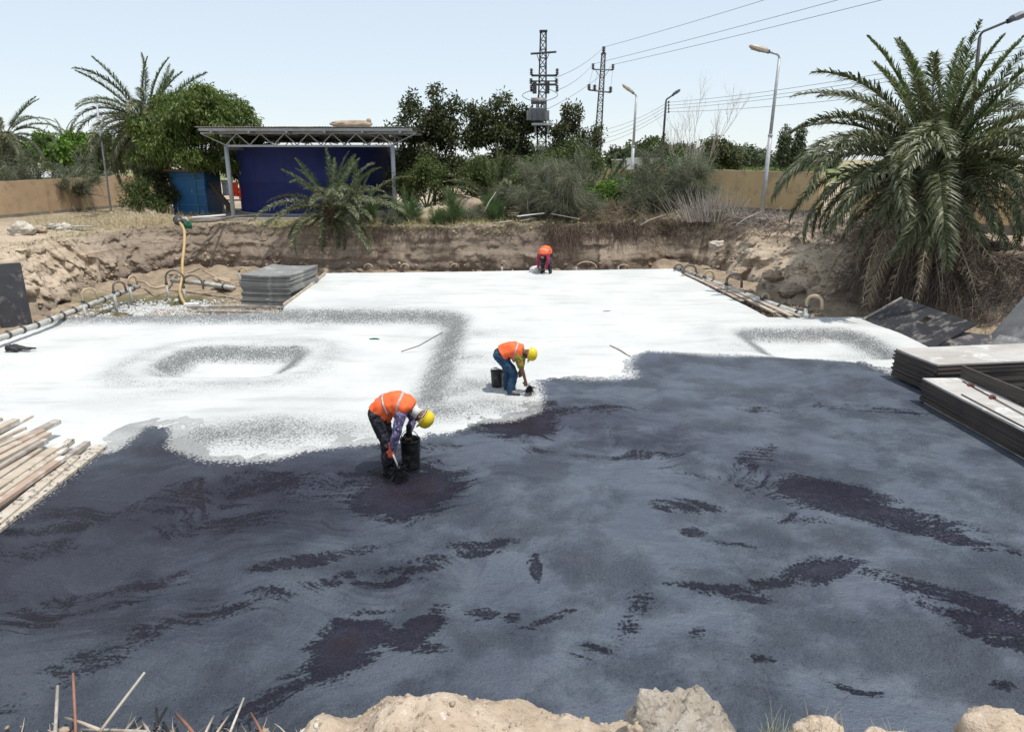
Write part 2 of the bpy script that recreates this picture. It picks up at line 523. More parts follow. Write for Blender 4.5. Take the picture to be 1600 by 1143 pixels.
TAR = [at(u, v) for u, v in [(0, 812), (45, 778), (100, 735), (128, 708), (165, 700), (205, 664), (225, 657), (290, 656), (296, 676), (288, 694), (335, 712), (380, 716),
       (430, 711), (470, 698), (520, 692), (536, 673), (556, 689), (600, 684), (640, 682), (664, 668), (692, 671), (735, 655), (790, 651), (822, 641),
       (833, 618), (830, 592), (870, 586), (905, 590), (950, 590), (984, 588), (974, 568), (984, 553), (1004, 546), (1100, 552), (1180, 557), (1250, 557), (1300, 563),
       (1345, 566), (1372, 574), (1389, 580)]] + [Vector(p) for p in [(12.5, 16.5, 0), (14, 7, 0), (10, 3, 0), (-9, 3, 0), (-9, 8.0, 0)]]

res = .07
gx = np.arange(-15.2, 12.6, res); gy = np.arange(4.2, 30.4, res)
GX, GY = np.meshgrid(gx, gy)
Vs, Fs = clip_grid(GX, GY, sdist(GX, GY, SLAB))
sz, srough = zslab(Vs[:, 0], Vs[:, 1])
V3 = np.column_stack([Vs, sz])
# extra worn bands where the trowelled coat is thin
sp = np.zeros(len(Vs))
for u, v, r, s in [(420, 672, 1.2, .9), (330, 680, .9, .95), (520, 672, .8, .8), (690, 640, .9, .9), (760, 630, .8, .75), (660, 600, .7, .6), (700, 560, .8, .6), (800, 640, .5, .8),
                   (720, 560, .9, .7), (730, 600, .9, .8), (740, 520, .8, .6), (700, 510, .7, .7), (760, 590, .8, .55), (690, 610, .8, .8), (200, 600, 1.0, .4), (260, 590, .9, .5), (500, 600, .8, .35), (1160, 540, .8, .6), (1120, 520, .7, .35), (1240, 500, 1.0, .35), (1340, 540, .6, .6), (1350, 505, .9, .3), (600, 650, .9, .5),
                   (880, 560, .6, .25), (600, 470, 1.2, .4), (500, 490, 1.0, .5)]:
    p = at(u, v)
    sp = np.maximum(sp, s * np.exp(-(((Vs[:, 0] - p.x) / r / 1.4) ** 2 + ((Vs[:, 1] - p.y) / r) ** 2)))
srough = np.maximum(srough, sp)


def mk_slab():
    t = NT('white blinding')
    r = t.attr('rough')
    n1 = t.noise(26, 3, .65)
    n2 = t.noise(3.2, 5, .6)
    big = t.noise(.5, 4, .6)
    smear = t.noise(1.2, 5, .6, sc=(.35, 1.6, 1))
    a = t.math('MULTIPLY_ADD', n2, .75, -.375)
    thr = t.math('MULTIPLY_ADD', r, .385, t.math('MULTIPLY_ADD', a, .30, .025))       # share of dark grit showing
    g = t.math('SUBTRACT', thr, t.math('SUBTRACT', n1, .14))
    g = t.maprange(g, -.10, .05)
    base = t.mix(t.maprange(big, .35, .7), (.61, .62, .605), (.53, .54, .525))
    base = t.mix(t.math('MULTIPLY', t.maprange(smear, .50, .68), .42), base, (.40, .40, .38))
    coat_shade = t.math('MULTIPLY', r, .22)  # soft grey on slopes: thin coat plus shading put into the colour
    base = t.mix(coat_shade, base, (.30, .31, .31))
    col = t.mix(t.math('MULTIPLY', g, .85), base, (.13, .135, .135))
    spot = t.maprange(t.noise(9, 2, .5), .73, .76)
    col = t.mix(t.math('MULTIPLY', spot, .55), col, (.3, .29, .27))
    t.set('Base Color', col); t.set('Roughness', .85); t.set('Specular IOR Level', .25)
    tro = t.noise(7, 6, .65, dist=.6, sc=(.4, 1.5, 1))
    h = t.math('ADD', t.math('MULTIPLY', n1, t.math('MULTIPLY_ADD', r, 1.6, .22)), t.math('MULTIPLY', tro, .8))
    t.bump(h, .8, .04)
    return t.m


slab = np_obj('concrete_slab', V3, Fs, mk_slab(), smooth=True, attrs={'rough': srough})
tag(slab, kind='structure')
# the slab's edge face
n = len(SLAB); vs, fs = [], []
for i in range(n):
    a, b = Vector((*SLAB[i], 0)), Vector((*SLAB[(i + 1) % n], 0))
    k = max(1, int((b - a).length / .25))
    for j in range(k): vs.append(a.lerp(b, j / k))
zz, _ = zslab(np.array([p.x for p in vs]), np.array([p.y for p in vs]))
top = [(p.x, p.y, z + .003) for p, z in zip(vs, zz)]; bot = [(p.x, p.y, -1.6) for p in vs]; m_ = len(top)
isdark = [top[i][1] < 9.5 for i in range(m_)]
for dk, mm_ in ((False, 'concrete'), (True, 'rag')):
    edge = MB().add(top + bot, [(i, (i + 1) % m_, m_ + (i + 1) % m_, m_ + i) for i in range(m_) if isdark[i] == dk]).build('slab_edge', M[mm_])
    tag(edge, kind='structure')

# bitumen coat: its own thin sheet a few mm above the blinding, cut along a ragged edge
P2 = np.stack([GX.ravel(), GY.ravel(), 0 * GX.ravel()], 1)
sdt = sdist(GX, GY, TAR)
rag = (.16 * fbm(P2, 1.3, 3) + .09 * fbm(P2, 6, 3, .7)).reshape(GX.shape)
pl = at(400, 660); pr = at(760, 640)
spk = np.exp(-(((GX - pl.x) / 2.6) ** 2 + ((GY - pl.y) / .9) ** 2)) + .8 * np.exp(-(((GX - pr.x) / 1.5) ** 2 + ((GY - pr.y) / .8) ** 2))
rag = rag * (1 + 1.2 * spk) + spk * .20 * vnoise(P2, 9).reshape(GX.shape)
tarmask = np.minimum(sdt + rag, sdist(GX, GY, SLAB) + .02)
Vt, Ft = clip_grid(GX, GY, tarmask)
tz, _ = zslab(Vt[:, 0], Vt[:, 1])
Pt = np.column_stack([Vt, 0 * tz])
tz = tz + .004 + .002 * np.maximum(0, fbm(Pt, 3, 2))
wet = np.zeros(len(Vt))
WET = [  # photo pixel, half-length m, half-width m, angle deg, strength
    (260, 790, 2.0, .5, 10, .42), (420, 760, 1.8, .6, 0, .5), (330, 820, 1.3, .4, 15, .45), (560, 760, 1.2, .6, 0, .45), (640, 765, .75, .7, 70, 1.35), (660, 700, 1.0, .3, 0, .4), (690, 740, .35, .5, 80, .7),
    (80, 960, 1.3, .35, 30, .5), (180, 930, 1.2, .25, 25, .5), (60, 860, .8, .3, 20, .4), (120, 820, 1.3, .25, 15, .4),
    (840, 640, .7, .8, 90, .5), (805, 662, .55, .75, 60, 1.35), (930, 640, 1.2, .5, 0, .35), (980, 710, 1.0, .25, 0, .45), (880, 700, 1.4, .25, 10, .35),
    (1180, 720, 1.0, .35, 60, .5), (1090, 740, .8, .3, -30, .4), (1320, 790, 1.5, .35, -35, 1.0), (1290, 760, .8, .25, -30, 1.1), (1400, 810, .9, .35, -20, .8), (1450, 830, .9, .22, -30, .8), (1260, 810, .6, .2, 0, .5),
    (540, 1010, .42, .28, 75, 1.25), (620, 1000, .5, .13, -12, 1.0), (665, 975, .3, .14, 60, 1.2), (590, 960, .35, .07, 10, .8), (620, 890, .6, .12, 10, .8), (520, 870, .7, .15, 20, .7), (450, 880, .6, .15, 15, .6), (460, 920, .5, .15, 10, .6),
    (1280, 890, .55, .22, 20, 1.1), (1210, 912, .3, .1, 0, .9), (1110, 918, .6, .08, -8, .9), (1000, 940, .3, .15, 60, .7), (1160, 935, .4, .07, -10, .7), (750, 958, .2, .1, 0, .8), (835, 885, .08, .35, 0, .7), (850, 970, .4, .06, 30, .8), (800, 965, .1, .08, 0, .7),
    (1075, 790, .5, .2, -10, .75), (1085, 830, .18, .12, 0, .7), (1480, 930, 1.2, .18, -35, .8), (1560, 980, .8, .14, -35, .85), (1590, 1010, .5, .1, -35, .8), (1190, 1030, .15, .06, 0, .8), (1090, 990, .16, .1, 60, .5),
    (1570, 1070, .13, .07, 0, .8), (1340, 1080, .3, .06, -20, .6), (985, 980, .15, .12, 70, .7), (700, 870, .8, .1, 10, .5), (610, 910, .4, .1, 5, .7), (1140, 850, .4, .07, -15, .6), (1200, 640, 1.0, .3, 0, .35), (1360, 640, 1.6, .3, -15, .45),
    (420, 1090, .5, .2, 45, .6), (120, 1050, .7, .2, 40, .5), (200, 1000, .9, .12, 40, .55), (30, 1080, .5, .3, 40, .5), (940, 1010, .5, .2, 20, .3), (330, 960, .8, .15, 20, .55), (760, 850, .9, .15, 5, .4)]
damp = np.zeros(len(Vt))
for u, v, L, W_, s in [(300, 780, 3.0, 1.3, 1.), (60, 880, 2.2, 1.2, .9), (520, 740, 2.0, 1.0, .9), (860, 650, 2.2, 1.1, .8), (1010, 690, 1.6, .8, .6), (1180, 720, 1.0, .7, .6), (150, 960, 1.8, .7, .6), (620, 900, 1.1, .5, .5), (1560, 960, .9, .5, .5), (640, 760, .9, .6, .8), (480, 830, 1.6, .5, .5), (250, 700, 1.2, .5, .7)]:
    p = at(u, v)
    damp = np.maximum(damp, s * np.exp(-(((Vt[:, 0] - p.x) / L) ** 2 + ((Vt[:, 1] - p.y) / W_) ** 2)))
for u, v, L, W_, ang, s in WET:
    p = at(u, v); ca, sa = math.cos(R(ang)), math.sin(R(ang))
    dx, dy = Vt[:, 0] - p.x, Vt[:, 1] - p.y
    s = s * (.82 if s < 1.15 else 1)
    wet = np.maximum(wet, s * np.exp(-(((dx * ca + dy * sa) / L) ** 2 + ((-dx * sa + dy * ca) / W_) ** 2)))
sde = np.interp(0, [0], [0]) + sdist(Vt[:, 0], Vt[:, 1], TAR)
sp2 = np.exp(-(((Vt[:, 0] - pl.x) / 3.2) ** 2 + ((Vt[:, 1] - pl.y + .4) / 1.0) ** 2)) + np.exp(-(((Vt[:, 0] - pr.x) / 1.6) ** 2 + ((Vt[:, 1] - pr.y) / .7) ** 2))
grit = np.clip((1 - sstep(0, .5, sde)) * (.55 + .8 * sp2), 0, 1)
left = 1 - sstep(-5.5, 1.5, Vt[:, 0] + .25 * (Vt[:, 1] - 7))


def mk_tar():
    t = NT('bitumen coat')
    g = t.attr('grit'); wt = t.attr('wet'); lf = t.attr('grain')
    n1 = t.noise(24, 4, .65)
    fine = t.noise(60, 3, .6)
    sw = t.noise(.9, 6, .62, dist=1.5)
    sw2 = t.noise(2.2, 6, .7, dist=.8, sc=(.55, 1.5, 1))
    wv = t.n.new('ShaderNodeVectorMath'); wv.operation = 'MULTIPLY_ADD'
    t.l.new(t.noise(.45, 2, .5, kind='Color'), wv.inputs[0]); wv.inputs[1].default_value = (3.2, 3.2, 0); t.l.new(t.tc.outputs['Object'], wv.inputs[2])
    wp = wv.outputs[0]
    rag1 = t.noise(1.5, 12, .74, vec=wp, dist=.5)
    strk = t.noise(3.6, 10, .74, vec=wp, dist=.7, sc=(.28, 1.7, 1))
    strk2 = t.noise(9, 6, .7, vec=wp, dist=.3, sc=(1.5, .22, 1))
    wn_ = t.math('ADD', wt, t.math('MULTIPLY_ADD', rag1, 1.9, -.95))
    wn_ = t.math('ADD', wn_, t.math('MULTIPLY_ADD', strk, 2.2, -1.1))
    wn_ = t.math('ADD', wn_, t.math('MULTIPLY_ADD', n1, 1.5, -.75))
    wn_ = t.math('MULTIPLY', wn_, t.maprange(wt, .02, .25))
    wetf = t.math('MULTIPLY', t.maprange(wn_, .30, .62), .88)
    dry = t.mix(t.maprange(sw, .35, .68), (.072, .089, .120), (.100, .120, .150))
    dry = t.mix(t.math('MULTIPLY', t.maprange(t.noise(.35, 3), .45, .65), .35), dry, (.065, .072, .105))
    dry = t.mix(t.math('MULTIPLY', t.maprange(strk, .48, .62), .34), dry, (.045, .053, .085))
    dry = t.mix(t.math('MULTIPLY', t.maprange(strk2, .54, .70), .22), dry, (.13, .15, .18))
    dp = t.attr('damp')
    dpf = t.maprange(t.math('ADD', dp, t.math('MULTIPLY_ADD', strk, 1.3, -.65)), .12, .75)
    dry = t.mix(t.math('MULTIPLY', dpf, .85), dry, (.032, .035, .062))
    grn = t.maprange(t.math('ADD', n1, t.math('MULTIPLY_ADD', lf, .05, -.025)), .62, .72)
    dry = t.mix(t.math('MULTIPLY', grn, .55), dry, (.16, .175, .20))
    wetc = t.mix(t.maprange(sw2, .35, .65), (.020, .019, .040), (.036, .033, .062))
    brown = t.math('MULTIPLY', t.maprange(wt, .85, 1.15), t.maprange(fine, .38, .55))
    wetc = t.mix(t.math('MULTIPLY', brown, .7), wetc, (.026, .011, .013))
    col = t.mix(wetf, dry, wetc)
    col = t.mix(t.math('MULTIPLY', t.maprange(n1, .39, .32), .5), col, (.014, .014, .02))
    gr = t.maprange(t.math('SUBTRACT', t.math('MULTIPLY', g, .55), t.math('SUBTRACT', 1.0, t.math('MULTIPLY', n1, 1.25))), -.18, -.06)
    gr = t.math('MULTIPLY', gr, t.maprange(g, .02, .3))
    col = t.mix(gr, col, (.66, .66, .64))
    t.set('Base Color', col)
    t.set('Roughness', t.mix(wetf, t.mix(dpf, .42, .3), .16)); t.set('Specular IOR Level', .5)
    gmask = t.math('MULTIPLY_ADD', t.maprange(t.noise(.8, 4, .6), .42, .62), .9, .25)
    gmask = t.math('ADD', gmask, t.math('MULTIPLY_ADD', lf, .8, t.math('MULTIPLY', wetf, .7)))
    h = t.math('MULTIPLY', t.math('ADD', n1, t.math('MULTIPLY', fine, .45)), gmask)
    h = t.math('ADD', h, t.math('MULTIPLY', sw2, .5))
    t.bump(h, 1.0, .075)
    return t.m


tar = np_obj('bitumen_coating', np.column_stack([Vt, tz]), Ft, mk_tar(), smooth=True, attrs={'wet': wet, 'grit': grit, 'grain': left, 'damp': damp})
tag(tar, kind='structure')

# ------------------------------------------------------------------ setting: ground with the excavated banks
PIT = [(-15.3, 18.6, 1.7, 1.45), (-15.7, 22, 1.9, 1.45), (-16.2, 26, 1.7, 1.42), (-16.9, 30, 1.2, 1.42), (-15.8, 33.2, .7, 1.45), (-12, 33.3, .6, 1.48), (-8, 32.4, .55, 1.5), (0, 31.9, .5, 1.62),
       (5, 32.2, .9, 1.75), (8.2, 32.6, .9, 1.95), (9.0, 26.5, 3.2, 2.2), (10.5, 22.6, 3.0, 2.1), (13, 20.4, 1.4, 1.85), (14.6, 17.2, 1.3, 1.8), (16, 13, 1.5, 1.8), (14.5, 8, 2, 1.9),
       (10.5, 4.0, 2.0, 1.9), (5, 4.1, 2.0, 1.9), (-5, 4.15, 2.0, 1.9), (-10.5, 5, 2.0, 1.9), (-13, 10.5, 2.0, 1.7), (-15.3, 15, 1.8, 1.5)]
C0 = np.array([-1.0, 17.5])


def perimeter(n):
    p = np.array(PIT, float); k = len(p); out = []
    seg = [np.linalg.norm(p[(i + 1) % k, :2] - p[i, :2]) for i in range(k)]
    tot = sum(seg)
    for i in range(k):
        m = max(2, int(round(n * seg[i] / tot)))
        a, b, c, d = p[(i - 1) % k], p[i], p[(i + 1) % k], p[(i + 2) % k]
        for j in range(m):
            t = j / m
            out.append(.5 * ((2 * b) + (-a + c) * t + (2 * a - 5 * b + 4 * c - d) * t * t + (-a + 3 * b - 3 * c + d) * t ** 3))
    return np.array(out)


per = perimeter(1500)
NP_ = len(per)
dirs = per[:, :2] - C0; dirs /= np.linalg.norm(dirs, axis=1)[:, None]
ZF = -.62
P0 = np.column_stack([per[:, :2], 0 * per[:, 0]])
wN = fbm(P0, .35, 3, .5)
rows, wallflag = [], []
for off, dz in ((-.9, -.25), (-.5, -.02), (-.2, .04)):
    rows.append(np.column_stack([per[:, :2] + dirs * off, np.full(NP_, ZF + dz)])); wallflag.append(0.25)
NW = 40
W_, CZ = np.maximum(.35, per[:, 2] * (1 + .25 * wN)), per[:, 3]
for k in range(NW + 1):
    t = k / NW
    shape = .35 * t ** 2.2 + .65 * (t ** .9) - .10 * math.sin(math.pi * t) * 1.0
    steep = np.where(W_ < 1.2, t ** 1.0 * .9 - .25 * np.sin(math.pi * np.clip(t * 1.15, 0, 1)), shape)
    h = W_ * steep
    z = ZF + (CZ - ZF) * t ** .95
    rows.append(np.column_stack([per[:, :2] + dirs * h[:, None], z])); wallflag.append(1.0)
last = rows[-1][:, :2]
o = 0.0; step = .07; k = 0
while o < 3500:
    o += step; step = min(step * (1.045 if o < 3 else 1.09 if o < 20 else 1.35), 900)
    z = CZ * np.exp(-o / 6) + 1.5 * (1 - math.exp(-o / 6))
    rows.append(np.column_stack([last + dirs * o, z])); wallflag.append(max(0, .7 - o * .8)); k += 1
NR = len(rows)
G = np.array(rows)                       # NR, NP_, 3
flag = np.repeat(np.array(wallflag)[:, None], NP_, 1)
Gf = G.reshape(-1, 3).copy(); ff = flag.reshape(-1)
dist_out = np.concatenate([np.zeros(NP_ * (NW + 4)), np.repeat([np.linalg.norm(G[i, 0, :2] - last[0]) for i in range(NW + 4, NR)], NP_)])
D2 = np.tile(dirs, (NR, 1))
st = Gf * np.array([1, 1, 2.6])
gull = 1 - np.abs(fbm(Gf * np.array([1, 1, .35]), 1.15, 4, .55, 5))       # vertical gullies
lum = fbm(Gf, .8, 4, .55, 9)
fine = fbm(Gf, 4.0, 4, .6, 3)
strata = vnoise(st * np.array([.25, .25, 2.2]), 1.0, 31)
inner = sstep(1.5, 12, dist_out)
near_ = ff > .2
amp = np.where(near_, ff, 0)
backish = np.clip((Gf[:, 1] - 28) / 3, 0, 1) * (Gf[:, 0] < 4)
ang_ = np.arctan2(Gf[:, 1] - C0[1], Gf[:, 0] - C0[0])
dig = .10 * np.abs(np.sin(ang_ * 95)) * sstep(24, 26, Gf[:, 1]) * (1 - sstep(31, 32.5, Gf[:, 1])) * (Gf[:, 0] < -12) * (Gf[:, 2] > .2)
fine = fine * (1 + .6 * (Gf[:, 0] < -11))
Gf[:, :2] += D2 * ((dig * near_ + amp * ((.30 - .17 * backish + .26 * (Gf[:, 0] < -10) * (Gf[:, 1] < 32) + .12 * (Gf[:, 0] > 8)) * lum + (.22 - .1 * backish) * (gull - .6) + .065 * fine + .07 * strata)))[:, None]
calm = 1 - .75 * inner
roughup = np.exp(-((Gf[:, 0] - 12) / 6) ** 2 - ((Gf[:, 1] - 26) / 8) ** 2)
Gf[:, 2] += np.where(ff > .9, .12 * lum + .06 * fine, (.09 + .12 * roughup) * fbm(Gf * np.array([1, 1, 0]), .55, 4, .5, 2) * calm + .02 * fine * calm)
# keep bottom edge low
# local mounds: debris heap on the left shelf, sand mound behind, grass bank; spoil in front of the camera
def mound(x, y, r, h, rx=1.0):
    g = np.exp(-(((Gf[:, 0] - x) / (r * rx)) ** 2 + ((Gf[:, 1] - y) / r) ** 2))
    Gf[:, 2] += h * g * (1 + .35 * fine) * (ff < .95)
pm = at(35, 352, 1.5); mound(pm.x - .5, pm.y - 3, 1.2, .45, 1.6)
pm = at(240, 338, 1.5); mound(pm.x, pm.y - 2, 1.0, .42, 1.8)
idx = np.arange(NR * NP_).reshape(NR, NP_)
a = idx[:-1, :].ravel(); b = np.roll(idx, -1, 1)[:-1, :].ravel(); c = np.roll(idx, -1, 1)[1:, :].ravel(); d = idx[1:, :].ravel()
Fg = np.stack([a, b, c, d], 1)


def mk_ground():
    t = NT('dry earth')
    w_ = t.attr('wall')
    ge = t.n.new('ShaderNodeNewGeometry')
    sx = t.n.new('ShaderNodeSeparateXYZ'); t.l.new(t.tc.outputs['Object'], sx.inputs[0])
    n1 = t.noise(1.1, 6, .62); n2 = t.noise(9, 5, .65); n3 = t.noise(40, 3, .6)
    lay = t.noise(1.0, 5, .6, sc=(.25, .25, 4.5), dist=.4)
    top = t.mix(t.maprange(n1, .35, .65), (.50, .405, .305), (.40, .315, .23))
    top = t.mix(t.maprange(n2, .52, .72), top, (.30, .235, .175))
    wc = t.ramp(lay, [(.28, (.27, .205, .145)), (.42, (.41, .325, .235)), (.55, (.55, .45, .34)), (.7, (.38, .295, .21))])
    wc = t.mix(t.maprange(t.noise(2.4, 6, .7), .5, .75), wc, (.14, .10, .075))
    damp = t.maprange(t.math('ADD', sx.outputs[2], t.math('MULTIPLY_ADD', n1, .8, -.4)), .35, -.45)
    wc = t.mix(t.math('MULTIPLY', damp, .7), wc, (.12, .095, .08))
    shade_f = t.attr('dark')
    wc = t.mix(t.math('MULTIPLY', shade_f, .66), wc, t.mix(t.maprange(n1, .4, .6), (.10, .078, .066), (.16, .125, .11)))  # bank shade mixed into the earth colour
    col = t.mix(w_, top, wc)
    veg = t.attr('veg')
    col = t.mix(t.math('MULTIPLY', veg, t.maprange(n2, .3, .6)), col, (.17, .15, .085))
    far = t.attr('far')
    col = t.mix(t.math('MULTIPLY', far, t.maprange(t.noise(.02, 4), .42, .58)), col, (.16, .19, .075))
    pale = t.maprange(n3, .62, .7)
    col = t.mix(t.math('MULTIPLY', pale, .35), col, (.66, .58, .48))
    t.set('Base Color', col); t.set('Roughness', .95); t.set('Specular IOR Level', .15)
    h = t.math('ADD', t.math('MULTIPLY', n2, 1.0), t.math('MULTIPLY', n3, .35))
    t.bump(h, .8, .05)
    return t.m


wallv = sstep(.05, .5, ff)
shadev = np.clip(backish * .85 + .75 * np.exp(-((Gf[:, 0] - 5.5) / 3.6) ** 2) * (Gf[:, 1] > 27) + .55 * ((Gf[:, 0] > 9.5) & (Gf[:, 1] < 23)), 0, 1)  # painted shade: back bank, corner hollow, bank by the big palm
vegv = np.clip(np.exp(-((Gf[:, 1] - 41) / 8) ** 2) * (Gf[:, 1] > 31) * .8 + .3 * (fbm(Gf * np.array([1, 1, 0]), .3, 3) > .2), 0, 1) * (ff < .3)
ground = np_obj('ground', Gf, Fg, mk_ground(), smooth=True, attrs={'wall': wallv, 'dark': shadev, 'veg': vegv, 'far': sstep(25, 80, dist_out)})
tag(ground, kind='structure')


def gz(x, y):
    """rough level of the natural ground outside the pit"""
    p = np.array([[x, y]]); d = np.linalg.norm(Gf[:, :2] - p, axis=1)
    return float(Gf[np.argmin(d), 2])


# pit floor under and beside the slab
fx, fy = np.meshgrid(np.arange(-18.5, 17, .14), np.arange(3, 35, .14))
sdf = sdist(fx, fy, SLAB)
Pf = np.stack([fx.ravel(), fy.ravel(), 0 * fx.ravel()], 1)
fz = ZF + (.05 * fbm(Pf, .7, 4) + .02 * fbm(Pf, 5, 3)).reshape(fx.shape) - .9 * sstep(.05, .5, sdf)
sdp = sdist(fx, fy, [(p[0], p[1]) for p in PIT])
fz += .22 * np.exp(-(sdp / .7) ** 2) * (1 + .6 * fbm(Pf, 2, 3).reshape(fx.shape))
fz += np.where(fx > 6.5, .38, 0) * (1 - sstep(.0, .3, sdf))
pd = at(230, 472, ZF)
wetm = np.exp(-(((fx - pd.x) / 3.2) ** 2 + ((fy - pd.y) / 2.2) ** 2))
fz -= .07 * wetm
ii = np.arange(fx.size).reshape(fx.shape)
Ff = np.stack([ii[:-1, :-1].ravel(), ii[:-1, 1:].ravel(), ii[1:, 1:].ravel(), ii[1:, :-1].ravel()], 1)


def mk_floor():
    t = NT('muddy floor')
    wv = t.attr('wet')
    n1 = t.noise(1.6, 6, .65); n2 = t.noise(14, 4, .6)
    col = t.mix(t.maprange(n1, .35, .65), (.36, .285, .20), (.22, .165, .115))
    col = t.mix(t.maprange(n2, .5, .7), col, (.17, .13, .095))
    wf = t.maprange(t.math('ADD', wv, t.math('MULTIPLY_ADD', n1, .8, -.4)), .35, .75)
    col = t.mix(wf, col, (.13, .115, .055))
    t.set('Base Color', col); t.set('Roughness', t.mix(wf, .95, .55)); t.set('Specular IOR Level', .3)
    t.bump(t.math('ADD', n2, n1), .6, .03)
    return t.m


pf = np_obj('pit_floor', np.column_stack([fx.ravel(), fy.ravel(), fz.ravel()]), Ff, mk_floor(), smooth=True, attrs={'wet': wetm.ravel()})
tag(pf, kind='structure')

# ------------------------------------------------------------------ small generators for plants, sticks and stones
def strand_arrays(P, D, L, W, droop=0.3, seg=4, sides=3, wind=0.0):
    P = np.asarray(P, float); D = np.asarray(D, float); n = len(P)
    D = D / np.linalg.norm(D, axis=1)[:, None]
    L = np.broadcast_to(L, (n,)); W = np.broadcast_to(W, (n,)); dr = np.broadcast_to(droop, (n,))
    rnd = rng.normal(size=(n, 3)); A = np.cross(D, rnd); A /= np.linalg.norm(A, axis=1)[:, None]
    B = np.cross(D, A)
    cur = rng.normal(size=(n, 3)) * wind
    V = np.zeros((n, seg + 1, sides, 3))
    for k in range(seg + 1):
        t = k / seg
        c = P + D * (L * t)[:, None] + cur * (L * t * t)[:, None]
        c[:, 2] -= dr * L * t * t
        r = W * (1 - .8 * t)
        for j in range(sides):
            an = 2 * math.pi * j / sides
            V[:, k, j] = c + (A * math.cos(an) + B * math.sin(an)) * r[:, None]
    base = (np.arange(n) * (seg + 1) * sides)[:, None]
    F = []
    js = range(sides) if sides > 2 else [0]
    for k in range(seg):
        for j in js:
            j2 = (j + 1) % sides
            F.append(base + np.array([[k * sides + j, k * sides + j2, (k + 1) * sides + j2, (k + 1) * sides + j]]))
    F = np.stack(F, 1).reshape(-1, 4)
    tint = np.repeat(rng.random(n), seg * len(js))
    return V.reshape(-1, 3), F, tint


def join_arrays(lst):
    V, F, T, b = [], [], [], 0
    for v, f, t in lst:
        V.append(v); F.append(f + b); T.append(t); b += len(v)
    return np.vstack(V), np.vstack(F), np.concatenate(T)


def strands(name, mat_, arr, parent=None, loc=None):
    V, F, T = arr
    return np_obj(name, V, F, mat_, parent, fattrs={'tint': T}, loc=loc)


def unit(n, up=0.0, flat=1.0):
    d = rng.normal(size=(n, 3)); d[:, 2] = d[:, 2] * flat + up
    return d / np.linalg.norm(d, axis=1)[:, None]


def leaf_arrays(P, D, L, W, fold=.15, tint=None):
    """diamond leaves at P pointing along D"""
    n = len(P); L = np.broadcast_to(L, (n,)) * rng.uniform(.7, 1.25, n); W = np.broadcast_to(W, (n,)) * rng.uniform(.8, 1.2, n)
    S = np.cross(D, rng.normal(size=(n, 3))); S /= np.linalg.norm(S, axis=1)[:, None]
    N = np.cross(D, S)
    V = np.zeros((n, 4, 3))
    V[:, 0] = P
    V[:, 1] = P + D * (L * .5)[:, None] + S * (W * .5)[:, None] + N * (L * fold)[:, None]
    V[:, 2] = P + D * L[:, None]
    V[:, 3] = P + D * (L * .5)[:, None] - S * (W * .5)[:, None] + N * (L * fold)[:, None]
    F = np.arange(n * 4).reshape(n, 4)
    return V.reshape(-1, 3), F, (rng.random(n) if tint is None else tint)


def crown_arrays(blobs, n, L, W, droop=.3, clump=0, clump_r=.3, shell=.55, tint_up=.25):
    """leaves through a crown made of ellipsoids (cx,cy,cz,rx,ry,rz); clump>0 gathers them on twigs"""
    B = np.array(blobs, float)
    vol = (B[:, 3] * B[:, 4] * B[:, 5]) ** .72
    m = n if not clump else max(1, n // clump)
    pick = rng.choice(len(B), m, p=vol / vol.sum())
    d = unit(m); r = shell + (1 - shell) * rng.random(m) ** .6
    r *= 1 + .10 * rng.normal(size=m)
    C = B[pick, :3] + d * r[:, None] * B[pick, 3:6]
    ct = rng.random(m)
    if clump:
        P = np.repeat(C, clump, 0) + rng.normal(size=(m * clump, 3)) * clump_r * .5
        dd = np.repeat(d, clump, 0); ct = np.repeat(ct, clump)
    else: P, dd = C, d
    D = unit(len(P)) * .9 + dd * .7; D[:, 2] -= droop * 1.6
    D /= np.linalg.norm(D, axis=1)[:, None]
    tint = np.clip(.15 + .55 * ct * rng.random(len(P)) ** .6 + .2 * rng.random(len(P)), 0, 1)
    return leaf_arrays(P, D, L, W, tint=tint)


def branches(mb, base, targets, r0, r1=.02, bend=.2, n=6):
    base = Vector(base)
    for tg in targets:
        tg = Vector(tg); k = 6
        pts, rs = [], []
        side = Vector((random.uniform(-1, 1), random.uniform(-1, 1), 0)) * bend * (tg - base).length * .5
        for i in range(k + 1):
            t = i / k
            p = base.lerp(tg, t); p.z = base.z + (tg.z - base.z) * t ** .85
            p += side * math.sin(math.pi * t)
            pts.append(p); rs.append(r0 + (r1 - r0) * t ** .7)
        mb.tube(pts, rs, n, cap=False)


def lumps(blobs, per=9, rr=.34):
    out = []
    for b in blobs:
        d = unit(per)
        for q in d:
            if q[2] < -.6: q = q * np.array([1, 1, -.5])
            k = random.uniform(.62, .92); s_ = random.uniform(.75, 1.25) * rr
            out.append((b[0] + q[0] * b[3] * k, b[1] + q[1] * b[4] * k, b[2] + q[2] * b[5] * k, b[3] * s_, b[4] * s_, b[5] * s_ * .85))
    return out


